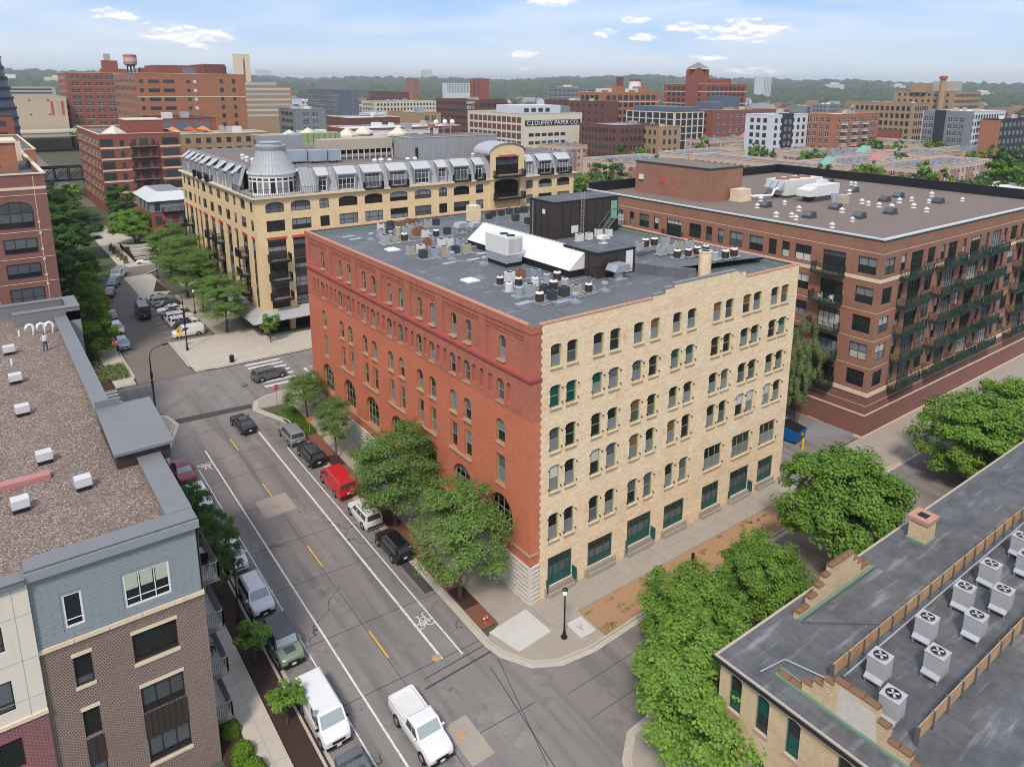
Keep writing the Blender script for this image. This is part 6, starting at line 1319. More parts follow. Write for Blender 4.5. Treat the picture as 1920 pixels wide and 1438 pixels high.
tree('bg', -11, 200, 13.5, 6.0, 'tree in front of the truss bridge', pick=0); tree('maple', -0.6, 161, 9.0, 5.8, 'round maple beside the small grey roofed house', pick=2); tree('street', 2.0, 195, 11.0, 5.0, 'tree at the base of the brick apartment tower', pick=1)
tree('bg', -25, 300, 13, 9, 'bright green tree beside the railway beyond the truss bridge', pick=0)
# clipped shrubs by the balconies
for k, (x, y, r_s) in enumerate([(-23.05, 1.9, 0.62), (-22.95, -0.3, 0.72), (-22.8, -2.0, 0.8), (-23.1, -3.6, 0.7)]):
    rng = np.random.default_rng(90+k); d = rng.normal(size=(1500, 3)); d[:, 2] = np.abs(d[:, 2]); d /= np.linalg.norm(d, axis=1, keepdims=True)
    me = leaf_mesh('shrub', d*np.array([r_s, r_s, r_s*1.5])*(0.85+0.2*rng.random((1500, 1))), d+rng.normal(size=(1500, 3))*.4, 0.085, 'leaf_bright', rng)
    tag(inst('shrub', me, None, (x, y, zg(y)+0.1)), ['clipped bright shrub under the lowest balcony', 'second clipped bright shrub along the left sidewalk', 'third clipped shrub along the left sidewalk', 'clipped shrub at the bottom edge by the left sidewalk'][k], 'shrub', 'clipped shrubs by the left sidewalk')
# planting: grass tufts in the chip bed and verges, ground cover by the corner
def tufts(name, boxes, n, mat, size, label, hz=0.1):
    rng = np.random.default_rng(5); P = []
    for x0, y0, x1, y1, w in boxes:
        m = int(n*w); P.append(np.stack([rng.uniform(x0, x1, m), rng.uniform(y0, y1, m), np.zeros(m)], 1))
    P = np.concatenate(P); P[:, 2] = SL*np.clip(P[:, 1], -60, YK)+0.13+rng.random(len(P))*hz
    o = inst(name, leaf_mesh(name, P, rng.normal(size=P.shape)*[1, 1, .5]+[0, 0, .6], size, mat, rng, 0.4)); tag(o, label, 'grass', None, 'stuff')
rg_ = np.random.default_rng(3)
cl = [(x, y, x+rg_.uniform(.3, 1.2), y+rg_.uniform(.2, .5), .02) for x, y in zip(rg_.uniform(3, 32, 46), rg_.uniform(-5.8, -3.2, 46))] + [(2.9, -5.9, 4.2, -5.2, .06), (2.7, -6.0, 33, -5.7, .12)]
tufts('weeds', cl, 1500, 'leaf_bright', 0.08, 'thin green weeds in the wood chip bed along the sidewalk')
tufts('grass', [(-4.7, 37.2, -3.1, 45, 1)], 5000, 'leaf_bright', 0.10, 'long unmown grass on the verge behind the silver suv', 0.35)
tufts('ground_cover', [(-20.1, 66, -17.8, 72, .3), (-24, 66, -20.1, 92, .7)], 4000, 'leaf_willow', 0.22, 'grey green ground cover beside the west sidewalk', 0.5)
# ================================================================== VEHICLES
_vc = {}
def vehicle_meshes(kind, paint):
    key = (kind, paint)
    if key in _vc: return _vc[key]
    S = dict(  # length, width, roof, belt, hood h, trunk h, windscreen base/top, rear glass top/base (fractions from front 0 to rear 1), wheel r
        sedan=(4.5, 1.74, 1.40, .92, .88, .96, .27, .42, .72, .86, .31), suv=(4.45, 1.82, 1.66, 1.05, 1.02, 1.08, .24, .37, .93, .985, .35), hatch=(4.1, 1.72, 1.5, .98, .95, 1.0, .23, .38, .88, .97, .31),
        boxy=(4.35, 1.85, 1.82, 1.15, 1.12, 1.15, .29, .36, .965, .99, .39), van=(5.35, 1.92, 2.0, 1.22, 1.15, 1.3, .14, .25, .99, .998, .36), bigvan=(5.6, 1.95, 2.45, 1.45, 1.3, 1.5, .11, .21, .99, .998, .36), cityvan=(4.6, 1.78, 1.78, 1.12, 1.05, 1.15, .18, .32, .985, .995, .33), pickup=(5.75, 1.94, 1.84, 1.18, 1.14, 1.15, .25, .35, .53, .57, .39))[kind]
    L_, Wd, ZR, ZB, ZH, ZK, f0, f1, r1, r0, wr = S; h = L_/2; w = Wd/2; P = {}
    Y = lambda f: h-f*L_
    zl = 0.24 if kind not in ('boxy', 'pickup') else 0.34
    b = MB(); st = [(0, .80, ZH*.80), (.02, .90, ZH*.90), (.07, .955, ZH*.96), (f0*.55, .99, ZH), (f0, 1, ZB), (.5, 1, ZB), (r0 if r0 < .97 else .95, 1, ZB if kind != 'pickup' else ZK), (.965, .97, ZK*.985), (.99, .93, ZK*.93), (1.0, .88, ZK*.85)]
    rings = []
    for f, ww, zt in st:
        lo = zl + (0.10 if f in (0, 1.0) else 0); x = w*ww
        ring_ = [(x*.93, lo), (x*.99, lo+.16), (x, lo+(zt-lo)*.55), (x*.985, zt-.10), (x*.93, zt-.02), (x*.45, zt+.012)]
        rings.append((Y(f), ring_))
    vi = []
    for y, rg in rings:
        i = len(b.v); b.v += [(x, y, z) for x, z in rg] + [(-x, y, z) for x, z in rg[::-1]]; vi.append(i)
    m = 12
    for a, c in zip(vi[:-1], vi[1:]):
        for k in range(m): j = (k+1) % m; b.f.append((a+k, a+j, c+j, c+k)); b.m.append(0)
    b.f.append(tuple(vi[0]+k for k in range(m))[::-1]); b.f.append(tuple(vi[-1]+k for k in range(m))); b.m += [0, 0]
    if kind == 'pickup':     # open bed: keep the side walls, sink the floor
        y0, y1 = Y(.60), Y(.975); bed = MB(); bed.quad((-w*.82, y1, ZK+.02), (w*.82, y1, ZK+.02), (w*.82, y0, ZK+.02), (-w*.82, y0, ZK+.02)); P['bed_liner'] = (bed.mesh('bed_liner', 'white_unit'), [(0, 0, 0)])
        rl = MB()
        for s in (-1, 1): rl.box(min(s*w*.84, s*w*.95), y1, ZK, max(s*w*.84, s*w*.95), y0, ZK+.16)
        rl.box(-w*.84, y1-.08, ZK, w*.84, y1, ZK+.14); P['bed_rail'] = (rl.mesh('bed_rail', paint), [(0, 0, 0)])
    P['body'] = (b.mesh('body', paint, 38), [(0, 0, 0)])
    # cabin: frustum with rounded roof
    wb, wt = w*.955, w*(.80 if kind in ('sedan', 'hatch', 'suv') else .88); zt = ZR-.05
    c = MB(); q0 = [(-wb, Y(f0), ZB-.04), (wb, Y(f0), ZB-.04), (wb, Y(r0), ZB-.04), (-wb, Y(r0), ZB-.04)]; q1 = [(-wt, Y(f1), zt-.03), (wt, Y(f1), zt-.03), (wt, Y(r1), zt-.03), (-wt, Y(r1), zt-.03)]; q2 = [(-wt*.86, Y(f1)-.14, ZR), (wt*.86, Y(f1)-.14, ZR), (wt*.86, Y(r1)+.14, ZR), (-wt*.86, Y(r1)+.14, ZR)]
    i = len(c.v); c.v += q0+q1+q2
    for k in range(4): j = (k+1) % 4; c.f += [(i+j, i+k, i+4+k, i+4+j), (i+4+j, i+4+k, i+8+k, i+8+j)]; c.m += [0, 0]
    c.f.append((i+11, i+10, i+9, i+8)[::-1]); c.m.append(0); 
    roofm = paint if kind != 'boxy' else 'car_charcoal'
    P['cabin'] = (c.mesh('cabin', roofm, 30), [(0, 0, 0)])
    def lerp(a, d, t): return tuple(a[k]+(d[k]-a[k])*t for k in range(3))
    def pane(A, B_, C__, D_, u0, u1, v0, v1, out):
        """quad patch of face A-B (bottom) D-C (top)"""
        def at(u, v): p = lerp(lerp(A, B_, u), lerp(D_, C__, u), v); return tuple(p[k]+out[k] for k in range(3))
        return [at(u0, v0), at(u1, v0), at(u1, v1), at(u0, v1)]
    g = MB(); g.poly(pane(q0[1], q0[0], q1[0], q1[1], .07, .93, .12, .95, (0, .012, .008))); P['windscreen'] = (g.mesh('windscreen', 'windscreen'), [(0, 0, 0)])
    if kind not in ('van',) or True:
        g = MB(); vv = (.14, .9) if kind not in ('van', 'bigvan', 'cityvan') else (.35, .85); g.poly(pane(q0[3], q0[2], q1[2], q1[3], .09, .91, vv[0], vv[1], (0, -.012, .006))); P['rear_window'] = (g.mesh('rear_window', 'glass_car'), [(0, 0, 0)])
    for s, (a, d, e, f) in ((1, (q0[1], q0[2], q1[2], q1[1])), (-1, (q0[0], q0[3], q1[3], q1[0]))):
        spl = [(.05, .30), (.33, .58), (.61, .94)] if kind in ('suv', 'boxy') else ([(.04, .30)] if kind in ('van', 'bigvan', 'cityvan') else ([(.06, .44), (.48, .92)]))
        for u0, u1 in spl:
            g = MB(); p = pane(a, d, e, f, u0, u1, .12, .86, (s*.012, 0, .004)); g.poly(p[::-1] if s > 0 else p); P.setdefault('side_window', []) if False else None
            P[f'side_window|{s}{u0}'] = (g.mesh('side_window', 'glass_car'), [(0, 0, 0)])
    # wheels
    t = MB(); n = 18
    def wheel(mb, r0_, r1_, x0, x1, cap=True, m=0):
        i = len(mb.v)
        for k in range(n): a = 2*math.pi*k/n; mb.v += [(x0, r0_*math.cos(a), r0_*math.sin(a)), (x1, r1_*math.cos(a), r1_*math.sin(a))]
        for k in range(n): j = (k+1) % n; mb.f.append((i+2*k, i+2*k+1, i+2*j+1, i+2*j)); mb.m.append(m)
        mb.f.append(tuple(i+2*k+1 for k in range(n))); mb.f.append(tuple(i+2*k for k in range(n))[::-1]); mb.m += [m, m]
    wheel(t, wr, wr*.94, -.11, .11); tm = t.mesh('wheel', 'rubber', 40); rim = MB(); wheel(rim, wr*.64, wr*.62, .09, .118); rm = rim.mesh('rim', 'rim_alloy'); arch_ = MB(); wheel(arch_, wr*1.17, wr*1.17, -.3, .0); am = arch_.mesh('wheel_arch', 'black_plastic')
    ax = (.17 if kind != 'van' else .15, .80 if kind not in ('van', 'bigvan', 'pickup') else .76)
    P['_wheels'] = (tm, rm, am, [(s*(w-.10), Y(f), wr) for f in ax for s in (1, -1)])
    lg = MB(); lg.box(-.16, -.03, -.07, .16, .05, .07); P['headlight'] = (lg.mesh('headlight', 'lamp_clear'), [(s*w*.66, h-.06, ZH*.70) for s in (1, -1)])
    tl = MB(); tl.box(-.08, -.04, -.14, .08, .06, .14); P['taillight'] = (tl.mesh('taillight', 'lamp_red'), [(s*w*.80, -h+.05, ZK*.76) for s in (1, -1)])
    bp = MB(); bp.box(-w*.86, -.06, -.09, w*.86, .06, .09); bpm = 'black_plastic' if kind in ('suv', 'boxy', 'van', 'pickup', 'bigvan') else paint
    P['bumper'] = (bp.mesh('bumper', bpm), [(0, h-.02, zl+.2), (0, -h+.02, zl+.22)])
    gr = MB(); gr.box(-w*.45, -.03, -.10, w*.45, .03, .10); P['grille'] = (gr.mesh('grille', 'black_plastic'), [(0, h-.015, ZH*.62)])
    pl = MB(); pl.box(-.16, -.012, -.08, .16, .012, .08); P['licence_plate'] = (pl.mesh('licence_plate', 'plate_white'), [(0, -h-.035, ZK*.6), (0, h+.05, zl+.22)])
    mr = MB(); mr.box(-.09, -.06, -.07, .09, .06, .07); P['mirror'] = (mr.mesh('mirror', paint if kind not in ('van', 'bigvan') else 'black_plastic'), [(s*(w+.07), Y(f0)-.28, ZB+.06) for s in (1, -1)])
    if kind in ('suv',):
        rr = MB()
        for s in (-1, 1): rr.box(s*wt*.82-.02, Y(r1)+.2, ZR, s*wt*.82+.02, Y(f1)-.2, ZR+.05)
        P['roof_rail'] = (rr.mesh('roof_rail', 'rim_alloy'), [(0, 0, 0)])
    if kind in ('sedan',):
        sr = MB(); sr.box(-wt*.5, Y(f1)-.75, ZR+.001, wt*.5, Y(f1)-.2, ZR+.008); P['sunroof'] = (sr.mesh('sunroof', 'glass_car'), [(0, 0, 0)])
    if kind == 'boxy':
        hb = MB(); hb.box(-w*.42, Y(f0)-.02, ZH+.02, w*.42, Y(f0*.4), ZH+.035); P['hood_decal'] = (hb.mesh('hood_decal', 'car_charcoal'), [(0, 0, 0)])
        for k in range(3): pass
    _vc[key] = P; return P
def vehicle(kind, paint, x, y, head, label, cat, name, group=None, z=None, sc=1.0):
    """head: compass heading of the nose in degrees counter-clockwise from +Y"""
    P = vehicle_meshes(kind, paint); t = empty(name, (x, y, (zg(y)+.012) if z is None else z), label, cat, group); t.scale = (sc,)*3
    hd = R(head); fwd_y = math.cos(hd); pit = math.atan(SL)*fwd_y if y < YK else 0; rol = math.atan(SL)*math.sin(hd) if y < YK else 0
    t.rotation_euler = (pit, rol, hd)
    for n, v in P.items():
        if n == '_wheels':
            tm, rm, am, pos = v
            for (px, py, pz) in pos:
                s = 1 if px > 0 else -1; o = inst('wheel', tm, t, (px, py, pz), 0 if s > 0 else math.pi); inst('rim', rm, o); inst('wheel_arch', am, t, (px+s*.105, py, pz), 0 if s > 0 else math.pi)
        else:
            for p in v[1]: inst(n.split('|')[0], v[0], t, p)
    return t
PKR, PKL, PKN = 'cars parked along the red brick kerb', 'cars parked along the left kerb', 'cars in the plaza parking bay'
vehicle('suv', 'car_silver', -6.0, 37.6, 0, 'silver suv parked first in line behind the grass verge', 'suv', 'parked_suv', PKR)
vehicle('suv', 'car_black', -5.85, 32.0, 0, 'black suv parked between the silver suv and the red van', 'suv', 'parked_suv', PKR)
vehicle('van', 'car_red', -5.75, 25.1, 0, 'bright red cargo van parked at the kerb under a tree', 'van', 'cargo_van', PKR)
vehicle('suv', 'car_white', -5.8, 18.6, 0, 'white suv parked behind the red van', 'suv', 'parked_suv', PKR)
vehicle('suv', 'car_black', -5.75, 12.7, 0, 'black suv parked nearest the corner under the big locust', 'suv', 'parked_suv', PKR)
vehicle('sedan', 'car_maroon', -18.0, 36.2, 180, 'dark red sedan parked at the far end of the left kerb', 'car', 'parked_car', PKL)
vehicle('sedan', 'car_white', -17.85, 30.6, 180, 'white sedan parked behind the dark red sedan under branches', 'car', 'parked_car', PKL)
vehicle('hatch', 'car_grey', -17.85, 25.0, 180, 'grey car half hidden by the street tree at the left kerb', 'car', 'parked_car', PKL)
vehicle('sedan', 'car_white', -17.85, 19.6, 180, 'white car under the tree beside the near balconies', 'car', 'parked_car', PKL)
vehicle('suv', 'car_white', -17.8, 13.2, 180, 'white suv parked in front of the green boxy suv', 'suv', 'parked_suv', PKL)
vehicle('boxy', 'car_green', -17.8, 6.9, 180, 'pale green boxy off-road suv with dark roof', 'suv', 'parked_suv', PKL)
vehicle('van', 'car_white', -17.8, -0.6, 180, 'long white cargo van parked at the left kerb', 'van', 'cargo_van', PKL)
vehicle('sedan', 'car_grey', -17.8, -6.6, 180, 'grey sedan at the bottom edge in front of the white van', 'car', 'parked_car', PKL)
vehicle('pickup', 'car_white', -13.05, -5.3, 180, 'white pickup truck driving towards the camera', 'pickup truck', 'pickup_truck')
vehicle('sedan', 'car_black', -9.75, 43.3, 4, 'black sedan driving towards the intersection', 'car', 'moving_car')
vehicle('suv', 'car_grey', -2.6, 55.5, -86, 'grey suv driving over the zebra crossing', 'suv', 'moving_suv')
vehicle('cityvan', 'car_white', -7.2, 80.2, 90, 'small white delivery van at the near end of the parking bay', 'van', 'delivery_van', PKN)
for k, (y, kd, pt, hd, lb) in enumerate([(83.4, 'hatch', 'car_black', -90, 'black hatchback beside the small white van in the bay'), (86.3, 'suv', 'car_white', -90, 'white suv third from the near end of the bay'), (89.2, 'suv', 'car_white', -90, 'white suv fourth from the near end of the bay'), (92.1, 'sedan', 'car_charcoal', -90, 'charcoal sedan in the middle of the parking bay'), (95.0, 'sedan', 'car_white', 90, 'white sedan in the middle of the parking bay'), (97.9, 'hatch', 'car_charcoal', 90, 'charcoal hatchback beyond the white sedan in the bay'), (100.8, 'suv', 'car_silver', -90, 'silver suv second from the far end of the bay'), (103.7, 'sedan', 'car_silver', -90, 'silver sedan at the far end of the bay')]):
    vehicle(kd, pt, -6.5, y, hd, lb, 'car', 'parked_car', PKN)
vehicle('bigvan', 'car_navy', -10.9, 95.2, -3, 'dark navy high roofed van driving up the parking street', 'van', 'navy_van')
PKW = 'cars parked on the west side of the parking street'
vehicle('hatch', 'car_silver', -16.45, 80.2, 180, 'silver hatchback at the stop sign end of the west row', 'car', 'parked_car', PKW); vehicle('suv', 'car_white', -16.0, 88.2, 180, 'white suv behind the silver hatchback in the west row', 'suv', 'parked_suv', PKW)
vehicle('hatch', 'car_charcoal', -15.4, 96, 176, 'dark car behind the yellow green tree in the west row', 'car', 'parked_car', PKW); vehicle('hatch', 'car_maroon', -13.4, 112.5, 165, 'dark red car in the middle of the west row', 'car', 'parked_car', PKW); vehicle('suv', 'car_grey', -11.6, 120, 160, 'grey suv behind the white ladder van', 'suv', 'parked_suv', PKW)
lv = vehicle('van', 'car_white', -9.6, 127, 155, 'white work van with a ladder rack at the far end of the west row', 'van', 'work_van', PKW)
rk = MB()
for s in (-.6, -.2, .2, .6): rk.box(s-.04, -2.2, 2.08, s+.04, 1.2, 2.16)
for y in (-2, -.5, 1): rk.box(-.8, y, 2.02, .8, y+.06, 2.08)
rk.obj('ladder_rack', 'tan_unit', lv, at=(0, 0, 0))
vehicle('sedan', 'car_white', -2.4, 136.6, 70, 'white car turning at the far end of the parking street', 'car', 'parked_car')

# ================================================================== STREET FURNITURE
def lantern_post(x, y, h, label):
    z = zg(y)+.12; t = empty('lamp_post', (x, y, z), label, 'lamp post'); mb = MB(); mb.cyl(0, 0, 0, .12, .26, n=8); mb.cyl(0, 0, .12, .55, .17, .11, n=10); mb.cyl(0, 0, .55, h-.75, .075, .055, n=10); mb.cyl(0, 0, h-.75, h-.68, .11, n=10); mb.obj('pole', 'steel_dark', t, at=(0, 0, 0), smooth=40)
    mb = MB(); mb.cyl(0, 0, h-.68, h-.25, .12, .21, n=4); mb.obj('lantern', 'lamp_glow' if x > -5 else 'glass_mid', t, at=(0, 0, 0)); mb = MB(); mb.cyl(0, 0, h-.25, h-.05, .30, .08, n=4); mb.cyl(0, 0, h-.05, h+.05, .03, n=6); mb.obj('lantern_roof', 'steel_dark', t, at=(0, 0, 0)); return t
lantern_post(0.1, -4.35, 4.45, 'black lantern post lit at the near corner of the buff wall'); lantern_post(-19.6, 11.8, 5.6, 'tall black lantern post in the left mulch strip')
lantern_post(-3.4, 91.6, 4.5, 'black lantern post behind the parked cars in the bay'); lantern_post(-3.3, 122, 5, 'black lantern post by the mulch triangle')
def cobra(x, y, h, ang, label, arm=2.0):
    z = zg(y)+.12; t = empty('street_lamp', (x, y, z), label, 'street lamp', None, R(ang)); mb = MB(); mb.cyl(0, 0, 0, .6, .2, .15, n=10); mb.cyl(0, 0, .6, h-1.2, .10, .075, n=10); mb.tube([(0, 0, h-1.25), (.1, 0, h-.6), (.5, 0, h-.12), (1.1, 0, h), (arm, 0, h)], .05, 7); mb.obj('pole', 'steel_dark', t, at=(0, 0, 0), smooth=40)
    mb = MB(); mb.box(arm-.1, -.14, h-.1, arm+.5, .14, h+.04); mb.obj('lamp_head', 'steel_dark', t, at=(0, 0, 0))
    mb = MB(); mb.cyl(0, 0, h*.58, h*.66, .16, n=8); mb.cyl(0, 0, h*.45, h*.53, .14, n=8); mb.obj('banner_clamp', 'steel_dark', t, at=(0, 0, 0))
cobra(-17.5, 51.6, 8.6, 25, 'street lamp with curved arm at the left corner of the crossing'); cobra(-9.0, 72.9, 8.9, 150, 'tall street lamp on the plaza by the yellow sign', 1.4)
def text(parent, s, size, loc, rot, mat, ext=0.004, name='lettering'):
    c = bpy.data.curves.new(name, 'FONT'); c.body = s; c.size = size; c.align_x = 'CENTER'; c.align_y = 'CENTER'; c.extrude = ext; c.materials.append(MATS[mat])
    t = bpy.data.objects.new('tmp', c); COL.objects.link(t); bpy.context.view_layer.update(); me = bpy.data.meshes.new_from_object(t.evaluated_get(bpy.context.evaluated_depsgraph_get())); bpy.data.objects.remove(t); bpy.data.curves.remove(c)
    me.materials.clear(); me.materials.append(MATS[mat]); o = inst(name, me, parent, loc); o.rotation_euler = rot; return o
def sign(x, y, h, kind, ang, label):
    z = zg(y)+.12; t = empty('stop_sign' if kind == 'stop' else 'road_sign', (x, y, z), label, 'sign', None, R(ang)); mb = MB(); mb.box(-.03, 0, 0, .03, .04, h); mb.obj('post', 'galvanised', t, at=(0, 0, 0))
    n, r_s, rt0, m = dict(stop=(8, .40, 22.5, 'red_plastic'), diamond=(4, .52, 0, 'yellow_plastic'), orange=(4, .45, 45, 'orange_fabric'))[kind]
    def pl(r, d, mm, nm):
        mb = MB(); P = [(r*math.cos(R(rt0)+2*math.pi*k/n), d, h-.05+r*math.sin(R(rt0)+2*math.pi*k/n)) for k in range(n)]; Q = [(a, d+.02, c) for a, _, c in P]; mb.poly(P); mb.poly(Q[::-1])
        for k in range(n): j = (k+1) % n; mb.quad(Q[k], Q[j], P[j], P[k])
        mb.obj(nm, mm, t, at=(0, 0, 0))
    if kind == 'stop': pl(.40, -.03, 'white_paint', 'border'); pl(.365, -.05, m, 'plate'); text(t, 'STOP', .26, (0, -.056, h-.05), (R(90), 0, 0), 'white_paint')
    elif kind == 'diamond':
        pl(.52, -.03, m, 'plate'); mb = MB(); mb.cyl(0, 0, 0, .01, .07, n=10); o = mb.obj('pictogram', 'black_plastic', t, at=(.02, -.032, h+.2)); o.rotation_euler = (R(90), 0, 0); mb = MB(); mb.box(-.05, -.045, h-.12, .05, -.032, h+.12); mb.box(-.14, -.045, h-.32, -.06, -.032, h-.1); mb.box(.06, -.045, h-.32, .14, -.032, h-.1); mb.obj('pictogram', 'black_plastic', t, at=(0, 0, 0))
        mb = MB(); mb.box(-.3, -.04, h-.95, .3, -.02, h-.62); mb.obj('lower_plate', m, t, at=(0, 0, 0))
    else: pl(.45, -.03, m, 'plate')
sign(-4.5, 46.9, 2.4, 'stop', 10, 'red stop sign at the kerb bulb by the red brick front'); sign(-18.0, 75.4, 2.4, 'stop', -10, 'red stop sign below the yellow green tree'); sign(-9.7, 74.2, 2.9, 'diamond', -20, 'yellow diamond crossing sign beside the plaza lamp'); sign(-3.95, 37.3, 1.9, 'orange', 5, 'orange construction sign in the brick strip by the silver suv')
mb = MB(); mb.box(-.03, -.03, 0, .03, .03, 2.3); mb.box(-.16, -.045, 1.85, .16, -.03, 2.3); tag(mb.obj('sign_post', 'galvanised', at=(-18.72, -1.8, zg(-1.8)+.1)), 'grey parking sign post at the kerb by the white van', 'sign')
mb = MB(); mb.box(-.2, -.02, 2.0, .2, .02, 2.35); mb.box(-.025, -.025, 0, .025, .025, 2.35); tag(mb.obj('sign_post', 'blue_tarp', at=(-17.9, 77.0, zg(77)+.1)), 'blue street sign beside the far stop sign', 'sign')
t = empty('litter_bin', (-5.1, 64.0, zg(64)+.13), 'black round litter bin on the plaza edge', 'bin'); mb = MB(); mb.cyl(0, 0, 0, .85, .30, .33, n=14); mb.obj('body', 'steel_dark', t, at=(0, 0, 0)); mb = MB(); mb.cyl(0, 0, .88, 1.05, .36, .18, n=14); mb.obj('lid', 'black_plastic', t, at=(0, 0, 0))
t = empty('fire_hydrant', (-4.0, 0.45, zg(.45)+.12), 'red fire hydrant at the end of the brick strip', 'hydrant'); mb = MB(); mb.cyl(0, 0, 0, .08, .16, n=10); mb.cyl(0, 0, .08, .55, .10, n=10); mb.cyl(0, 0, .55, .68, .12, .03, n=10); mb.obj('body', 'lintel_red', t, at=(0, 0, 0)); mb = MB(); mb.box(-.2, -.05, .38, .2, .05, .48); mb.obj('outlet', 'white_paint', t, at=(0, 0, 0))
t = empty('dumpster', (42.9, 4.6, zg(4.6)+.02), 'blue dumpster with a bright blue tarp in the alley', 'dumpster', None, R(8)); mb = MB(); i = 0
mb.v = [(-1.0, -1.3, .2), (1.0, -1.3, .2), (1.1, 2.6, .2), (-1.1, 2.6, .2), (-1.1, -1.6, 1.6), (1.1, -1.6, 1.6), (1.1, 2.7, 2.2), (-1.1, 2.7, 2.2)]; mb.f = [(4, 5, 6, 7), (0, 1, 5, 4), (1, 2, 6, 5), (2, 3, 7, 6), (3, 0, 4, 7)]; mb.m = [0]*5; mb.obj('bin', 'blue_bin', t, at=(0, 0, 0))
mb = MB(); mb.prism([(-1.12, .9), (1.12, .9), (1.12, 2.75), (-1.12, 2.75)], 1.9, lambda x, y: 2.05+(y-.9)*.16); mb.obj('tarp', 'blue_tarp', t, at=(0, 0, 0)); mb = MB(); mb.prism([(-1.05, -1.5), (1.05, -1.5), (1.05, .9), (-1.05, .9)], 1.62, lambda x, y: 1.66+(y+1.5)*.16); mb.obj('lid', 'black_plastic', t, at=(0, 0, 0)); mb = MB(); mb.box(-.12, -1.62, 1.0, .12, -1.52, 1.3); mb.obj('latch', 'yellow_plastic', t, at=(0, 0, 0))
mb = MB(); mb.cyl(0, 0, 0, 1.3, .13, n=12); mb.cyl(0, 0, 1.3, 1.38, .13, .05, n=12); tag(mb.obj('bollard', 'yellow_plastic', at=(42.0, 2.2, zg(2.2))), 'yellow steel bollard beside the blue dumpster', 'bollard')
mb = MB(); mb.prism([(44.6, 3.6), (50.4, 0.6), (50.4, 5.5), (45.2, 6.5)], 0, lambda x, y: 0.9 if x < 45 else .25); tag(mb.obj('loading_ramp', 'metal_panel_grey'), 'grey sloping steel ramp cover beside the dumpster', 'ramp')
mb = MB(); mb.box(-.22, -.16, 0, .22, .16, .75); mb.box(-.25, -.19, .75, .25, .19, .82); tag(mb.obj('utility_box', 'green_paint', at=(33.4, -3.0, .12)), 'small green utility box at the end of the wood chip bed', 'utility box')
mb = MB(); mb.box(-.09, -.09, 0, .09, .09, .9); mb.box(-.12, -.12, .9, .12, .12, 1.0); tag(mb.obj('post', 'steel_dark', at=(15.2, -4.2, -.05)), 'dark post in the wood chip bed above the maples', 'post')
text(None, 'P', 1.1, (1.85, -4.35, zg(-4.35)+.19), (0, 0, R(12)), 'green_trim', .002, 'stencil_letter')
tag(bpy.data.objects['stencil_letter'], 'faded green letter on the concrete utility pad', 'marking')
for k in range(5):
    y = 139+k*4.0; t = empty('planter', (-6.3-.12*k, y, zg(y)+.13), ['nearest', 'second', 'third', 'fourth', 'farthest'][k]+' of the square planters past the parking street', 'planter', 'planters past the parking street'); mb = MB(); mb.box(-.45, -.45, 0, .45, .45, .8); mb.obj('pot', 'wood_brown', t, at=(0, 0, 0))
    rng = np.random.default_rng(k); d = rng.normal(size=(160, 3)); inst('plant', leaf_mesh('plant', d*[.2, .2, .35]+[0, 0, 1.2], d+[0, 0, .5], .14, 'leaf_dark', rng), t)
mb = MB(); railing(mb, [(-4.6, 157), (-4.6, 139), (2.4, 139)], zg(60)+.3, 1.1, .3); tag(mb.obj('garden_fence', 'steel_dark'), 'black railing round the terraced garden', 'fence')
for k in range(4): mb = MB(); mb.box(-4.2+k*.3, 141+k*3.6, zg(60)+.3, 2.5, 141.6+k*3.6, zg(60)+.7+.25*k); tag(mb.obj('garden_wall', 'limestone'), ['lowest', 'second', 'third', 'top'][k]+' stone retaining step of the terraced garden', 'wall', 'retaining steps of the garden')
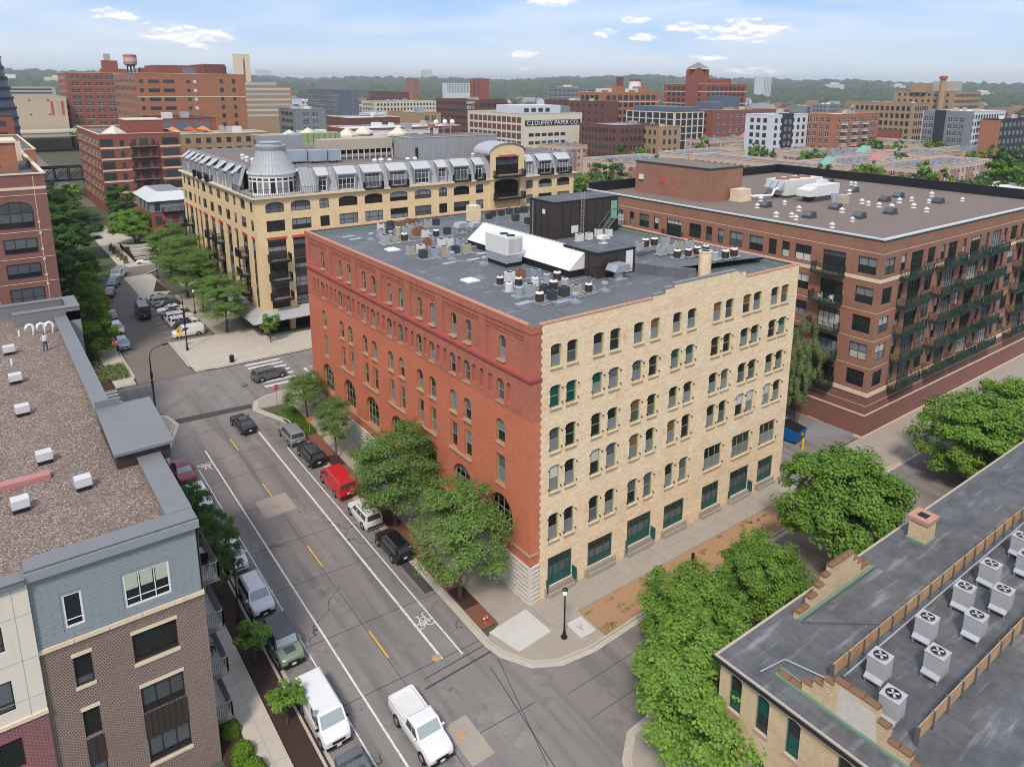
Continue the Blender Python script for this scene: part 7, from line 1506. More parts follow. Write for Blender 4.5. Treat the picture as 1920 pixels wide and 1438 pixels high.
# man on the near gravel roof
def person():
    me = bpy.data.meshes.new('person'); sk = [((0, 0, .92), .135), ((0, 0, 1.15), .14), ((0, 0, 1.40), .15), ((0, .01, 1.50), .06), ((0, .03, 1.60), .085), ((0, .03, 1.70), .085), ((.19, 0, 1.40), .06), ((.25, .02, 1.14), .05), ((.22, .14, .94), .04), ((-.19, 0, 1.40), .06), ((-.26, .02, 1.15), .05), ((-.20, .16, 1.0), .04), ((.10, 0, .86), .10), ((.13, .03, .48), .07), ((.14, -.02, .08), .055), ((.15, .12, .04), .045), ((-.10, 0, .86), .10), ((-.14, -.03, .48), .07), ((-.17, -.08, .08), .055), ((-.18, .07, .04), .045)]
    ed = [(0, 1), (1, 2), (2, 3), (3, 4), (4, 5), (2, 6), (6, 7), (7, 8), (2, 9), (9, 10), (10, 11), (0, 12), (12, 13), (13, 14), (14, 15), (0, 16), (16, 17), (17, 18), (18, 19)]
    me.from_pydata([p for p, _ in sk], ed, []); o = bpy.data.objects.new('person', me); COL.objects.link(o); o.location = (-28.1, 38.8, 16.72); o.rotation_euler = (0, 0, R(15)); o.scale = (1.06,)*3
    m = o.modifiers.new('skin', 'SKIN')
    for k, (_, r_k) in enumerate(sk): me.skin_vertices[0].data[k].radius = (r_k, r_k*.85)
    me.skin_vertices[0].data[0].use_root = True
    o.modifiers.new('sub', 'SUBSURF').levels = 2; o.modifiers['sub'].render_levels = 2
    g = NG('person_clothes'); tcn = g.add('ShaderNodeTexCoord'); sp = g.add('ShaderNodeSeparateXYZ'); g.l.new(tcn.outputs['Object'], sp.inputs[0]); z = sp.outputs[2]
    col = g.mix(g.math('GREATER_THAN', z, .10), (.02, .018, .016), (.075, .055, .045)); col = g.mix(g.math('GREATER_THAN', z, .93), col, (.66, .68, .70)); col = g.mix(g.math('GREATER_THAN', z, 1.485), col, (.30, .17, .11)); col = g.mix(g.math('GREATER_THAN', z, 1.665), col, (.02, .014, .012)); g.set(g.b.inputs['Base Color'], col); g.fin(.8); me.materials.append(g.m)
    tag(o, 'person in white shirt and dark trousers standing on the gravel roof', 'person')
person()
# balcony clutter: plants, chairs, grill
_pm = []
for k in range(4):
    rng = np.random.default_rng(200+k); d = rng.normal(size=(120, 3)); c_ = MB(); c_.box(-.5, -.14, 0, .5, .14, .25); _pm.append((c_.mesh('flower_box', 'wood_brown'), leaf_mesh('plants', d*[.28, .1, .13]+[0, 0, .36], d+[0, 0, .5], .10, ('leaf_bright', 'leaf_maple', 'leaf_willow', 'leaf_dark')[k], rng)))
fl5 = [19.6, 16.05, 12.55, 9.1, 5.65]; rk5 = ['top', 'fourth', 'third', 'second', 'lowest']; rb = random.Random(8)
for i, (a, b) in enumerate(((54.9, 61.0), (63.9, 70.2), (70.8, 77.0), (77.5, 83.6), (89.0, 95.3), (95.9, 102.1))):
    for j, z in enumerate(fl5):
        if rb.random() < .62:
            q = rb.randrange(4); o = tag(inst('flower_box', _pm[q][0], None, (a+rb.uniform(.8, 5.2), -.4-1.05, z)), f"flower box on the {rk5[j]} balcony of the {['first', 'second', 'third', 'fourth', 'fifth', 'sixth'][i]} stack from the corner", 'planter', 'flower boxes on the green balconies'); inst('plants', _pm[q][1], o)
ch = MB(); ch.box(-.25, -.25, .40, .25, .25, .45); ch.box(-.25, .2, .45, .25, .25, .95)
for sx_ in (-.23, .19):
    for sy_ in (-.25, .2): ch.box(sx_, sy_, 0, sx_+.04, sy_+.04, .4)
for s_ in (-.27, .23): ch.box(s_, -.25, .6, s_+.04, .25, .64)
chm = ch.mesh('balcony_chair', 'white_paint'); chd = ch.mesh('balcony_chair', 'steel_dark')
for k, (x, y, z, lb) in enumerate([(49.9, 5.2, 16.05, 'white patio chair on the corner balcony one below the top'), (49.8, 6.6, 16.05, 'second white patio chair on the corner balcony one below the top'), (57.0, -1.0, 16.05, 'dark patio chair on the fourth floor first stack'), (66.0, -1.0, 19.6, 'dark patio chair on the top floor second stack'), (73.0, -1.0, 12.55, 'dark patio chair on the third floor third stack'), (80.0, -1.0, 9.1, 'dark patio chair on the second floor fourth stack'), (-23.5, 2.4, 12.32, 'dark chair on the top balcony of the near building'), (-23.5, 3.2, 5.57, 'dark chair on the lower balcony of the near building')]):
    tag(inst('balcony_chair', chm if k < 2 else chd, None, (x, y, z), rb.uniform(0, 6)), lb, 'chair')
# ================================================================== CITY BEHIND
ZF = 2.4
_fw = {}
def far_windows(B, fr, a0, a1, zs, w, h, sp, mat='glass_far', frame=None, cap=300, d=0.0, name='window', skip=None):
    n = max(1, int((a1-a0)/sp)); off = (a1-a0-n*sp)/2 + (sp-w)/2; key = (round(w, 2), round(h, 2), mat, frame)
    if key not in _fw:
        mb = MB(); mb.box(0, -.05, 0, w, .02, h, 0)
        if frame: mb.box(-.12, -.12, -.18, w+.12, -.04, -.02, 1); mb.box(w/2-.05, -.09, 0, w/2+.05, -.051, h, 1); mb.box(0, -.09, h*.52-.05, w, -.051, h*.52+.05, 1)
        _fw[key] = mb.mesh('window', [mat, frame] if frame else mat)
    c = 0
    for z in zs:
        for k in range(n):
            if skip and skip(k, z): continue
            a = a0+off+k*sp; o = inst(name, _fw[key], B, fr.org(a, a+w, z, d) - B.location, fr.rot()); c += 1
            if c >= cap: return
def far_b(name, label, x, y, zt, a, b, wall, S=None, Wd=None, roof='gravel_far', coping='stone_trim', par=0.7, zmin=None, units=3, bands=None, seed=0, cat='building', z0=ZF):
    """box building with parapet, coping, window grids on its two visible faces: S/Wd = (w,h,spacing,floor height,rows,frame,mat)"""
    B = empty(name, (x+a/2, y+b/2, z0), label, cat); fs, fw = Fr('S', y), Fr('W', x); rr = random.Random(seed+int(x))
    mb = MB(); mb.box(x, y, z0-2.5, x+a, y+b, zt-par, bot=False); mb.obj('wall', wall, B)
    mb = MB(); t = .35
    mb.box(x, y, zt-par-.01, x+a, y+t, zt-.12); mb.box(x, y+t, zt-par-.01, x+t, y+b, zt-.12); mb.box(x+a-t, y+t, zt-par-.01, x+a, y+b, zt-.12); mb.box(x+t, y+b-t, zt-par-.01, x+a-t, y+b, zt-.12); mb.obj('parapet', wall, B)
    mb = MB(); mb.box(x-.12, y-.12, zt-.12, x+a+.12, y+t+.05, zt+.05); mb.box(x-.12, y+t+.05, zt-.12, x+t+.05, y+b, zt+.05); mb.box(x+a-t, y+t+.05, zt-.12, x+a+.12, y+b, zt+.05); mb.box(x+t+.05, y+b-t, zt-.12, x+a-t, y+b+.1, zt+.05); mb.obj('coping', coping, B)
    mb = MB(); mb.quad((x+t, y+t, zt-par+.02), (x+a-t, y+t, zt-par+.02), (x+a-t, y+b-t, zt-par+.02), (x+t, y+b-t, zt-par+.02)); mb.obj('roof', roof, B)
    for fr, spec, A0, A1 in ((fs, S, x, x+a), (fw, Wd, y, y+b)):
        if not spec: continue
        w, h, sp, fh, nr, frame, mat = spec; zs = [zt-par-1.0-h-fh*k for k in range(nr)]; zs = [z for z in zs if z > z0+.5]
        far_windows(B, fr, A0+.8, A1-.8, zs, w, h, sp, mat, frame)
        if bands:
            for z in zs[::bands]: m = MB(); fr.box(m, A0+.02, z-fh+h+.25, A1, z-fh+h+.7, 0, .1); m.obj('stone_band', coping, B)
    for k in range(units):
        s = rr.uniform(1.2, 3.2); ux, uy = x+rr.uniform(.15, .8)*a, y+rr.uniform(.15, .75)*b; hh = rr.uniform(1, 2.4); mb = MB(); mb.box(ux, uy, zt-par, ux+min(s, a*.15+.5), uy+min(s*1.2, b*.15+.5), zt-par+hh); mb.obj('roof_unit', rr.choice(('grey_unit', 'white_unit', 'tan_unit', 'metal_panel_grey')), B)
    return B
GF = 'glass_far'
def box_part(B, name, mat, *q):
    mb = MB(); mb.box(*q); return mb.obj(name, mat, B)
# --- left side
def left_blocks():
    B = far_b('brick_office_block', 'plum brick building at the left edge with a wide arched window', -62, 70, 30.3, 38, 45, 'brick_plum', None, None, 'roof_tar_old', 'stone_trim', 1.0, units=0)
    fs = Fr('S', 70); o = [(-29.4, 23.6, -25.8, 26.9, .9), (-29.3, 20.4, -25.8, 22.2, 0), (-29.4, 17.2, -25.8, 19.0, 0), (-29.4, 14.0, -25.8, 15.8, 0)]
    for k, (a, b, c, d, r_k) in enumerate(o): window(B, fs, a, b, c, d, r_k, (.33, .67), (.3,) if k else (.2, .55), 'frame_dark', ('glass_dark', 'glass_mid'), None, -.08)
    for k, (a, b, c, d, r_k) in enumerate(o): window(B, fs, a-6.2, b, c-6.2, d, r_k, (.33, .67), (.3,) if k else (.2, .55), 'frame_dark', ('glass_dark', 'glass_mid'), None, -.08)
    for z, h in ((28.3, .35), (27.6, .06), (23.0, .06), (19.6, .06), (16.4, .06)): m = MB(); fs.box(m, -62, z, -24, z+h, 0, .05); m.obj('stone_band', 'stone_trim', B)
    m = MB()
    for x in (-25.3, -30.6): fs.box(m, x-.03, 6, x+.03, 30, 0, .02)
    for z in (24.0, 22.6, 20.5, 19.2, 17.1, 15.9):
        for x in (-25.3, -30.6): fs.box(m, x-.14, z, x+.14, z+.26, 0, .08)
    m.obj('stone_blocks', 'stone_trim', B)['kind'] = 'stuff'
    box_part(B, 'penthouse', 'brick_far_orange', -40, 84, 29.3, -25.9, 92, 33.2); box_part(B, 'coping', 'stone_trim', -40.2, 83.8, 33.2, -25.7, 92.2, 33.5); box_part(B, 'window', 'bluegrey_far', -30.5, 83.9, 29.9, -28.0, 84, 32.2); box_part(B, 'chimney', 'stone_trim', -25.4, 100, 29.3, -24.4, 101.4, 32.2)
    # brick apartment tower
    B = far_b('brick_apartment_tower', 'seven storey red brick apartment block with cream bands and pyramid skylights', 1.0, 212.3, 26.3, 22.3, 49, 'brick_far_red', None, (1.5, 1.9, 2.9, 3.35, 7, 'stone_trim', GF), 'gravel_far', 'stone_trim', .8, units=0)
    fs = Fr('S', 212.3)
    for k in range(7):
        z = 22.6-3.35*k
        for nm, a, c in (('bay_window', 1.15, 4.5), ('window', 6.3, 7.4), ('window', 9.5, 10.7), ('balcony_door', 11.6, 14.0), ('window', 14.9, 16.0), ('bay_window', 18.0, 22.6)): m = MB(); fs.box(m, a, z, c, z+(2.1 if c-a > 1.5 else 1.8), -.1, .04); fs.box(m, a+(c-a)*.48, z, a+(c-a)*.52, z+2.1 if c-a > 1.5 else z+1.8, .04, .08); m.obj(nm, GF, B)
        for a, c in ((1.02, 5.2), (5.2, 9.0), (17.3, 23.2)): m = MB(); fs.box(m, a, z-.75, c, z-.25, 0, .16); m.obj('stone_band', 'stone_trim', B)
        balcony(B, fs, 9.1, 16.6, z-.3, 1.2, 'steel_dark', 'concrete', 1.0, .5)
    box_part(B, 'penthouse', 'brick_far_red', 10.5, 224, 25.4, 21, 236, 29.6); box_part(B, 'coping', 'stone_trim', 10.3, 223.8, 29.6, 21.2, 236.2, 29.9)
    m = MB(); m.cyl(6.3, 221, 25.5, 26.1, 3.6, n=4); m.cyl(6.3, 221, 26.1, 28.2, 3.4, .3, n=4); m.obj('pyramid_skylight', 'cream_far', B)
    # small house with hipped grey roof
    B = empty('terrace_house', (8, 166, ZF), 'small red and grey house with hipped metal roof and black balconies', 'house'); box_part(B, 'wall', 'brick_far_red', 3.2, 158, ZF-1, 13, 176, 10.2); box_part(B, 'upper_wall', 'grey_far', 3.1, 157.9, 10.2, 13.1, 176.1, 13.0)
    m = MB(); i = 0; m.v = [(2.5, 157.3, 13), (13.7, 157.3, 13), (13.7, 176.7, 13), (2.5, 176.7, 13), (5.2, 160, 15), (11, 160, 15), (11, 174, 15), (5.2, 174, 15)]; m.f = [(0, 1, 5, 4), (1, 2, 6, 5), (2, 3, 7, 6), (3, 0, 4, 7), (4, 5, 6, 7)]; m.m = [0]*5; m.obj('roof', 'zinc_light', B); box_part(B, 'roof_deck', 'grey_far', 5.4, 160.2, 15.0, 10.8, 173.8, 15.05)
    fs = Fr('S', 157.9); fw = Fr('W', 3.1)
    for z in (10.6, 7.3, 4.0):
        for a in (4.0, 6.6, 9.3): m = MB(); fs.box(m, a, z, a+1.2, z+1.9, -.1, .05); m.obj('window', 'glass_screen' if a > 5 else GF, B)
        for a in (160, 164.5, 169): m = MB(); fw.box(m, a, z, a+1.2, z+1.9, -.1, .05); m.obj('window', GF, B)
        balcony(B, fs, 5.6, 10.8, z-.2, 1.1, 'steel_dark', 'concrete', 1.0, .3)
    # further left
    B = far_b('balcony_loft', 'orange brick loft with black balconies at the left edge', -70, 168, 26.0, 52, 60, 'brick_far_orange', (1.3, 1.8, 2.6, 3.2, 6, 'steel_dark', GF), None, 'roof_tar_old', 'stone_trim', .6, units=4); [balcony(B, Fr('S', 168), -24+0*k, -20.5, 22.6-3.2*k, 1.2, 'steel_dark', 'concrete', 1, .4) for k in range(5)]
    far_b('dark_roofed_hall', 'low red brick hall with dark flat roof at the left edge', -90, 235, 31.2, 72, 30, 'brick_far_red', (3.6, 1.6, 4.6, 3.4, 2, None, GF), None, 'dark_far', 'dark_far', .5, units=0)
    B = empty('glass_tower', (-30, 300, ZF), 'dark curved glass tower cut off by the left edge', 'tower'); m = MB()
    for z0, z1, r0, r1 in ((ZF, 30, 20.5, 20), (30, 45, 20, 17.8), (45, 60, 17.8, 16.0)): m.cyl(-33.2, 300, z0, z1, r0, r1, n=28)
    m.obj('shell', 'bluegrey_far', B, 40)
    for k in range(15): z = 6+3.6*k; rr_ = 20.1 if z < 30 else 20.1-(z-30)*.14; m = MB(); m.cyl(-33.2, 300, z, z+.9, rr_+.25, n=28); m.obj('floor_band', 'dark_far', B)
    far_b('limestone_hall', 'pale limestone block with red banners beside the stadium', -6, 476, 32.5, 27, 40, 'sandstone_far', (1.0, .8, 9, 8, 2, None, GF), None, 'concrete_far', 'sandstone_far', .6, units=0)
    B = bpy.data.objects['limestone_hall']; fs = Fr('S', 476)
    for k in range(3): m = MB(); fs.box(m, 13+2.6*k, 22, 14.3+2.6*k, 30, 0, .15); m.obj('banner', 'lintel_red' if k != 1 else 'concrete_far', B)
    B = empty('stadium', (-10, 690, ZF), 'open stadium with a flat white canopy on slanted struts', 'stadium'); box_part(B, 'canopy', 'white_paint', -55, 660, 43, 9, 720, 46); box_part(B, 'canopy_edge', 'wood_brown', -50, 665, 41, 4, 715, 43); box_part(B, 'stand', 'concrete_far', -50, 675, ZF, 8, 730, 27); box_part(B, 'deck', 'grey_far', -50, 670, 27, 8, 730, 29)
    for k in range(12): m = MB(); x = -45+k*4.4; m.tube([(x, 672, 27), (x+(3 if k % 2 else -3), 672, 41.2)], .5, 5); m.obj('strut', 'white_far', B)
    far_b('parking_ramp', 'pale tiered parking structure right of the stadium', 5, 780, 36, 40, 30, 'concrete_far', (34, 1.2, 38, 3.2, 5, None, GF), None, 'concrete_far', 'concrete_far', .6, units=0)
    # viaduct, truss bridge, train, sheds
    B = empty('viaduct', (0, 470, ZF), 'long concrete road viaduct over the railway', 'bridge'); box_part(B, 'deck', 'concrete_far', -140, 455, 11.0, 75, 473, 13.2); box_part(B, 'parapet', 'cream_far', -140, 454.6, 13.2, 75, 455.2, 14.3); box_part(B, 'parapet', 'cream_far', -140, 472.6, 13.2, 75, 473.2, 14.3)
    for x in (-100, -62, -5, 30, 62): box_part(B, 'pier', 'concrete_far', x, 458, ZF-1, x+3, 470, 11)
    B = empty('truss_bridge', (-10, 262, ZF), 'dark steel truss footbridge in front of the brick tower', 'bridge'); box_part(B, 'deck', 'steel_dark', -70, 258, 8.0, 1, 264, 8.6)
    for y in (258.2, 263.8):
        m = MB(); m.tube([(-70, y, 12.6), (1, y, 12.6)], .28, 5); m.tube([(-70, y, 8.4), (1, y, 8.4)], .28, 5)
        for k in range(18): x = -70+71*k/17; m.tube([(x, y, 8.4), (x, y, 12.6)], .18, 5); (m.tube([(x, y, 8.4), (x+4.17, y, 12.6)], .14, 5) if k < 17 else None)
        m.obj('truss', 'steel_dark', B)
    m = MB()
    for k in range(18): x = -70+71*k/17; m.tube([(x, 258.2, 12.6), (x, 263.8, 12.6)], .12, 4)
    m.obj('cross_bracing', 'steel_dark', B); [box_part(B, 'pier', 'concrete_far', x, 259, ZF-1, x+1.5, 263, 8) for x in (-45, -20)]
    m = MB(); m.box(-1.6, 0, .6, 1.6, 40, 4.6); m.box(-1.5, -1.5, .6, 1.5, 0, 4.0); m.box(-1.3, -1.6, 2.4, 1.3, -1.5, 3.8, 1); t_ = m.obj('train', ['dark_far', 'glass_mid'], at=(-9, 490, ZF)); tag(t_, 'dark train under the viaduct', 'train')
    m = MB()
    for x in (-12, -10.6, -9.7, -8.3, -6.5, -5.1): m.box(x, 240, ZF+.02, x+.25, 560, ZF+.15)
    o = m.obj('rail_tracks', 'steel_dark'); struct(o)
    B = empty('station_canopy', (-10, 540, ZF), 'station platform canopy by the viaduct', 'canopy'); box_part(B, 'roof', 'white_far', -22, 520, 14, 34, 545, 15); [box_part(B, 'post', 'grey_far', x, 530, ZF, x+.8, 531, 14) for x in (-18, -5, 8, 20, 32)]
left_blocks()
# --- factories and lofts
def north_blocks():
    B = far_b('brick_factory', 'tall red brick factory with ribbon windows and rooftop water tank', 23.3, 485, 46.4, 46, 42, 'brick_far_red', (4.2, 1.9, 6.2, 3.9, 10, 'stone_trim', GF), (2.2, 1.8, 4.2, 3.9, 10, 'stone_trim', GF), 'roof_tar_old', 'stone_trim', .8, units=2)
    box_part(B, 'stair_tower', 'brick_far_red', 45, 495, 45.5, 53, 503, 54); box_part(B, 'stair_tower', 'brick_far_red', 44, 493, 45.5, 57, 503, 49); box_part(B, 'tower_top', 'tan_unit', 46.3, 497, 54, 49.5, 500, 58); box_part(B, 'penthouse', 'brick_far_red', 66, 500, 45.5, 69, 505, 50)
    t_ = empty('water_tank', (61, 500, 45.6), 'pink water tank on a steel frame on the brick factory roof', 'water tank'); m = MB(); m.cyl(61, 500, 52, 57.5, 3.9, n=16); m.cyl(61, 500, 50.6, 52, 1.5, 3.9, n=16); m.cyl(61, 500, 57.5, 58.3, 4.1, 3.0, n=16); m.obj('tank', 'pink_roof', t_, 40); m = MB(); m.cyl(61, 500, 53.6, 56, 3.96, n=16); m.obj('painted_band', 'peach', t_)
    m = MB(); [m.tube([(61+2.9*math.cos(a), 500+2.9*math.sin(a), 45.6), (61+2.6*math.cos(a), 500+2.6*math.sin(a), 52.2)], .25, 5) for a in (0.8, 2.3, 3.9, 5.5)]; m.cyl(61, 500, 45.6, 51, .5, n=8); m.obj('legs', 'steel_dark', t_)['kind'] = 'stuff'
    B = far_b('brick_warehouse_tower', 'broad brown brick block with paired dark windows and rooftop rooms', 33.6, 332.5, 45.2, 47, 57, 'brick_far_orange', None, (1.9, 2.0, 3.2, 3.9, 10, None, GF), 'roof_tar_old', 'stone_trim', .8, units=0)
    fs = Fr('S', 332.5); m = MB(); fs.box(m, 33.6, 34.6, 80.6, 35.0, 0, .12); m.obj('stone_band', 'stone_trim', B)
    for k in range(9):
        z = 40.9-3.95*k
        for nm, a, w, h in (('window', 38.4, 4.6, 1.5), ('window', 44.6, 4.6, 1.5), ('window', 54.5, 1.4, 1.4), ('window', 57.3, 1.4, 1.4), ('window', 69.0, 1.5, 2.0), ('window', 74.5, 1.5, 2.0), ('window', 35.0, 1.4, 1.6)): m = MB(); fs.box(m, a, z, a+w, z+h, -.1, .05); m.obj(nm, 'white_far' if 57 < a < 58 else GF, B)
    box_part(B, 'rooftop_room', 'brick_far_red', 45, 345, 44.4, 76, 372, 49.0); box_part(B, 'rooftop_room', 'brick_far_dark', 66, 343, 44.4, 75, 372, 49.8); box_part(B, 'window', 'glass_screen', 56, 344.9, 45.2, 62, 345, 48.0)
    B = far_b('glass_fronted_hall', 'low dark red hall with glazed front and orange sun sails', 22.5, 253, 28.6, 22.5, 22, 'brick_far_red', (5.4, 3.0, 6.3, 4, 1, None, 'bluegrey_far'), None, 'dark_far', 'dark_far', .4, units=2); [m for m in ()]
    for k, (x, y) in enumerate(((26, 247), (31.5, 246), (36.5, 248))): m = MB(); m.poly([(x, y, 25.0), (x+5.5, y-1, 24.2), (x+3.5, y+4, 26.0)]); m.poly([(x, y, 24.95), (x+3.5, y+4, 25.95), (x+5.5, y-1, 24.15)]); tag(m.obj('sun_sail', 'orange_fabric' if k != 1 else 'lintel_red'), ['pale orange sun sail left of three on the terrace', 'red orange sun sail in the middle on the terrace', 'orange sun sail at the right on the terrace'][k], 'sun sail', 'sun sails on the terrace')
    far_b('terrace_block', 'low tan block carrying the sun sail terrace', 24, 236, 24.0, 34, 16, 'brick_far_tan', (1.6, 1.8, 3.4, 3.4, 5, None, GF), None, 'concrete_far', 'stone_trim', .4, units=3)
    far_b('ribbon_window_office', 'brown office slab with pale green ribbon windows', 133, 511, 39.2, 34, 30, 'brick_far_tan', (32, 1.5, 33, 3.7, 6, None, 'glass_blind'), None, 'gravel_far', 'wood_brown', .6, units=0)
    box_part(bpy.data.objects['ribbon_window_office'], 'plant_room', 'grey_unit', 135, 515, 38.6, 158, 535, 41.8)
    m = MB(); m.box(143, 560, ZF, 148.5, 566, 62.5); tag(m.obj('chimney_stack', 'stone_trim'), 'tall square tan chimney, left of the pair', 'chimney', 'twin chimneys'); m = MB(); m.box(150.5, 560, ZF, 154, 566, 62.5); m.box(148.4, 562, 57, 150.6, 563, 58); tag(m.obj('chimney_stack', 'stone_trim'), 'slimmer tan chimney, right of the pair', 'chimney', 'twin chimneys')
    far_b('dark_glass_block', 'blue grey block with a glazed left side in the distance', 193, 485, 36.7, 15, 62, 'bluegrey_far', (1.0, 1.2, 5.5, 3.6, 6, None, 'glass_screen'), (2.6, 2.4, 3.4, 3.6, 8, 'white_far', 'glass_mid'), 'gravel_far', 'grey_far', .8, units=3); box_part(bpy.data.objects['dark_glass_block'], 'penthouse', 'grey_far', 196, 500, 36, 206, 530, 43.5)
    far_b('grey_concrete_block', 'grey concrete block with white framed windows', 104.5, 334, 28.6, 16, 24, 'grey_far', (3.0, 2.2, 5.0, 3.7, 4, 'white_far', 'glass_mid'), (4.5, 1.6, 5.6, 3.7, 4, None, GF), 'concrete_far', 'grey_far', .6, units=5)
    far_b('cream_row', 'long cream low rise with dark window pairs', 236, 517, 27.4, 60, 24, 'cream_far', (1.6, 1.9, 3.0, 3.5, 4, None, GF), (1.6, 1.9, 3.0, 3.5, 4, None, GF), 'gravel_far', 'cream_far', .6, units=6)
    far_b('brown_hall', 'brown brick hall behind the cream low rise', 318, 634, 33.4, 12, 66, 'brick_far_dark', None, (1.5, 2.0, 3.6, 3.8, 3, None, GF), 'dark_far', 'brick_far_dark', .6, units=0)
    far_b('brick_tower', 'slim tan brick apartment tower against the wooded hills', 562, 1058, 49.7, 13, 20, 'brick_far_orange', (1.5, 1.5, 2.6, 3.2, 13, None, GF), (1.5, 1.5, 3.2, 3.2, 13, None, GF), 'gravel_far', 'brick_far_tan', .8, units=1)
    far_b('long_white_apartments', 'long white apartment block in front of the hills', 637, 1074, 43.1, 50, 14, 'white_far', (1.6, 1.7, 3.0, 3.1, 5, None, GF), None, 'gravel_far', 'white_far', .6, units=0)
    far_b('brown_silo_block', 'windowless brown tower block with shallow gables', 439, 666, 47.5, 9, 26, 'brick_far_red', None, (3.0, 34, 9, 40, 1, None, 'brick_far_dark'), 'gravel_far', 'brick_far_red', .6, units=2)
    B = far_b('loft_warehouse', 'dark brown loft warehouse with white rooftop lettering', 203.6, 318, 32.9, 21, 46, 'brick_far_dark', (3.6, 2.3, 4.6, 3.9, 5, None, GF), (2.6, 1.5, 3.6, 3.9, 5, None, GF), 'roof_tar_old', 'brick_far_red', .7, units=4)
    text(B, 'DUFFEY', 2.6, Vector((203.5, 324.5, 31.0)) - B.location, (R(90), 0, R(-90)), 'white_far', .1); text(B, 'LOFTS', 2.6, Vector((203.5, 324.8, 28.4)) - B.location, (R(90), 0, R(-90)), 'white_far', .1)
    far_b('tan_brick_block', 'low tan brick block behind the grey plant room', 146.6, 282, 27.9, 12, 34, 'brick_far_tan', (2.4, 2.0, 3.8, 3.6, 3, 'stone_trim', GF), None, 'white_far', 'brick_far_tan', .6, units=5)
    B = far_b('paper_company_building', 'cream concrete warehouse with a painted paper company sign', 174.3, 234.7, 28.6, 35.3, 47.5, 'cream_far', (2.9, 1.5, 3.8, 3.65, 7, None, GF), (3.2, 2.6, 4.0, 3.65, 7, None, 'brick_far_dark'), 'roof_tar_old', 'cream_far', .7, units=3, zmin=None)
    for o in [o for o in B.children if o.name.startswith('window')]:
        p = o.location + B.location
        if abs(p.y-234.7) < .3 and (p.x > 199 or 21.6 < p.z < 25.4): bpy.data.objects.remove(o)
    fs = Fr('S', 234.7); m = MB(); fs.box(m, 175.0, 22.9, 208.6, 25.5, .03, .09); m.obj('sign_board', 'dark_far', B); sg_ = text(B, 'C.J.DUFFEY PAPER CO.', 2.35, Vector((191.7, 234.58, 24.2)) - B.location, (R(90), 0, 0), 'white_paint', .06); sg_.scale = (31.2/max(1, sg_.dimensions.x), 1.15, 1)
    P_ = box_part(B, 'penthouse', 'white_far', 178, 242, 27.9, 202, 262, 32.0); [box_part(B, 'window', GF, 180+4.2*k, 241.9, 29.0, 182.6+4.2*k, 242, 30.8) for k in range(4)]; box_part(B, 'penthouse', 'grey_far', 202, 243, 27.9, 209, 262, 31.5)
    B = far_b('parapet_brick_block', 'orange brick block with curved parapet, chimney and white tank', 265.6, 282, 37.6, 48, 21, 'brick_far_orange', (3.2, 2.6, 4.7, 4.2, 6, None, GF), (3.0, 2.6, 4.2, 4.2, 6, None, GF), 'gravel_far', 'stone_trim', .8, units=0, bands=3)
    for x in (266, 288, 311): box_part(B, 'parapet_hump', 'brick_far_orange', x, 281.95, 37.6, x+4.5 if x < 310 else x+2.6, 282.7, 38.8)
    box_part(B, 'rooftop_room', 'brick_far_orange', 281, 287, 36.8, 289, 295, 41.2); box_part(B, 'rooftop_room', 'brick_far_orange', 303, 287, 36.8, 309, 295, 40.9); box_part(B, 'rooftop_room', 'white_far', 277, 290, 36.8, 304, 300, 39.6); box_part(B, 'chimney', 'brick_far_dark', 294, 297, 36.8, 297, 300, 46.5); m = MB(); m.cyl(307, 297, 38, 44, 4.2, 3.5, n=16); m.cyl(307, 297, 44, 45.2, 3.6, n=16, m=1); m.obj('roof_tank', ['white_far', 'wood_brown'], B)
    B = far_b('clock_tower_factory', 'red brick factory with a square hip roofed tower', 367, 291.6, 43.0, 44.5, 36.5, 'brick_far_red', (3.2, 2.5, 4.5, 3.95, 7, None, GF), (3.0, 2.4, 4.4, 3.95, 7, None, GF), 'gravel_far', 'stone_trim', .8, units=0, bands=2)
    box_part(B, 'tower', 'brick_far_red', 366.5, 297, ZF, 377, 308, 52.5); m = MB(); m.cyl(371.7, 302.5, 52.5, 53.2, 8.0, n=4); m.obj('tower_cornice', 'stone_trim', B).rotation_euler = (0, 0, 0); m = MB(); m.v = [(366.3, 296.8, 53.2), (377.2, 296.8, 53.2), (377.2, 308.2, 53.2), (366.3, 308.2, 53.2), (371.7, 302.5, 57.2)]; m.f = [(0, 1, 4), (1, 2, 4), (2, 3, 4), (3, 0, 4)]; m.m = [0]*4; m.obj('tower_roof', 'grey_far', B); box_part(B, 'rooftop_room', 'brick_far_red', 382, 300, 42, 405, 320, 46.5); box_part(B, 'plant_room', 'bluegrey_far', 352, 262, ZF, 366, 276, 35.5)
    B = far_b('dark_glass_offices', 'dark glass office block in a pale concrete frame', 258, 219, 28.2, 22.5, 34.5, 'dark_far', None, None, 'roof_tar_old', 'dark_far', .5, units=5)
    for fr, A0, A1 in ((Fr('S', 219), 258, 280.5), (Fr('W', 258), 219, 253.5)):
        n = int((A1-A0)/4.4)
        for k in range(n+1): m = MB(); a = A0+(A1-A0-.6)*k/n; fr.box(m, a, ZF, a+.6, 28.3, 0, .35); m.obj('frame_post', 'cream_far', B)
        for z in (28.0, 24.6, 21.0, 17.4, 13.8): m = MB(); fr.box(m, A0, z, A1, z+.45, 0, .3); m.obj('frame_beam', 'cream_far', B)
    box_part(B, 'rooftop_glazing', 'bluegrey_far', 260, 222, 27.7, 280, 250, 31.0)
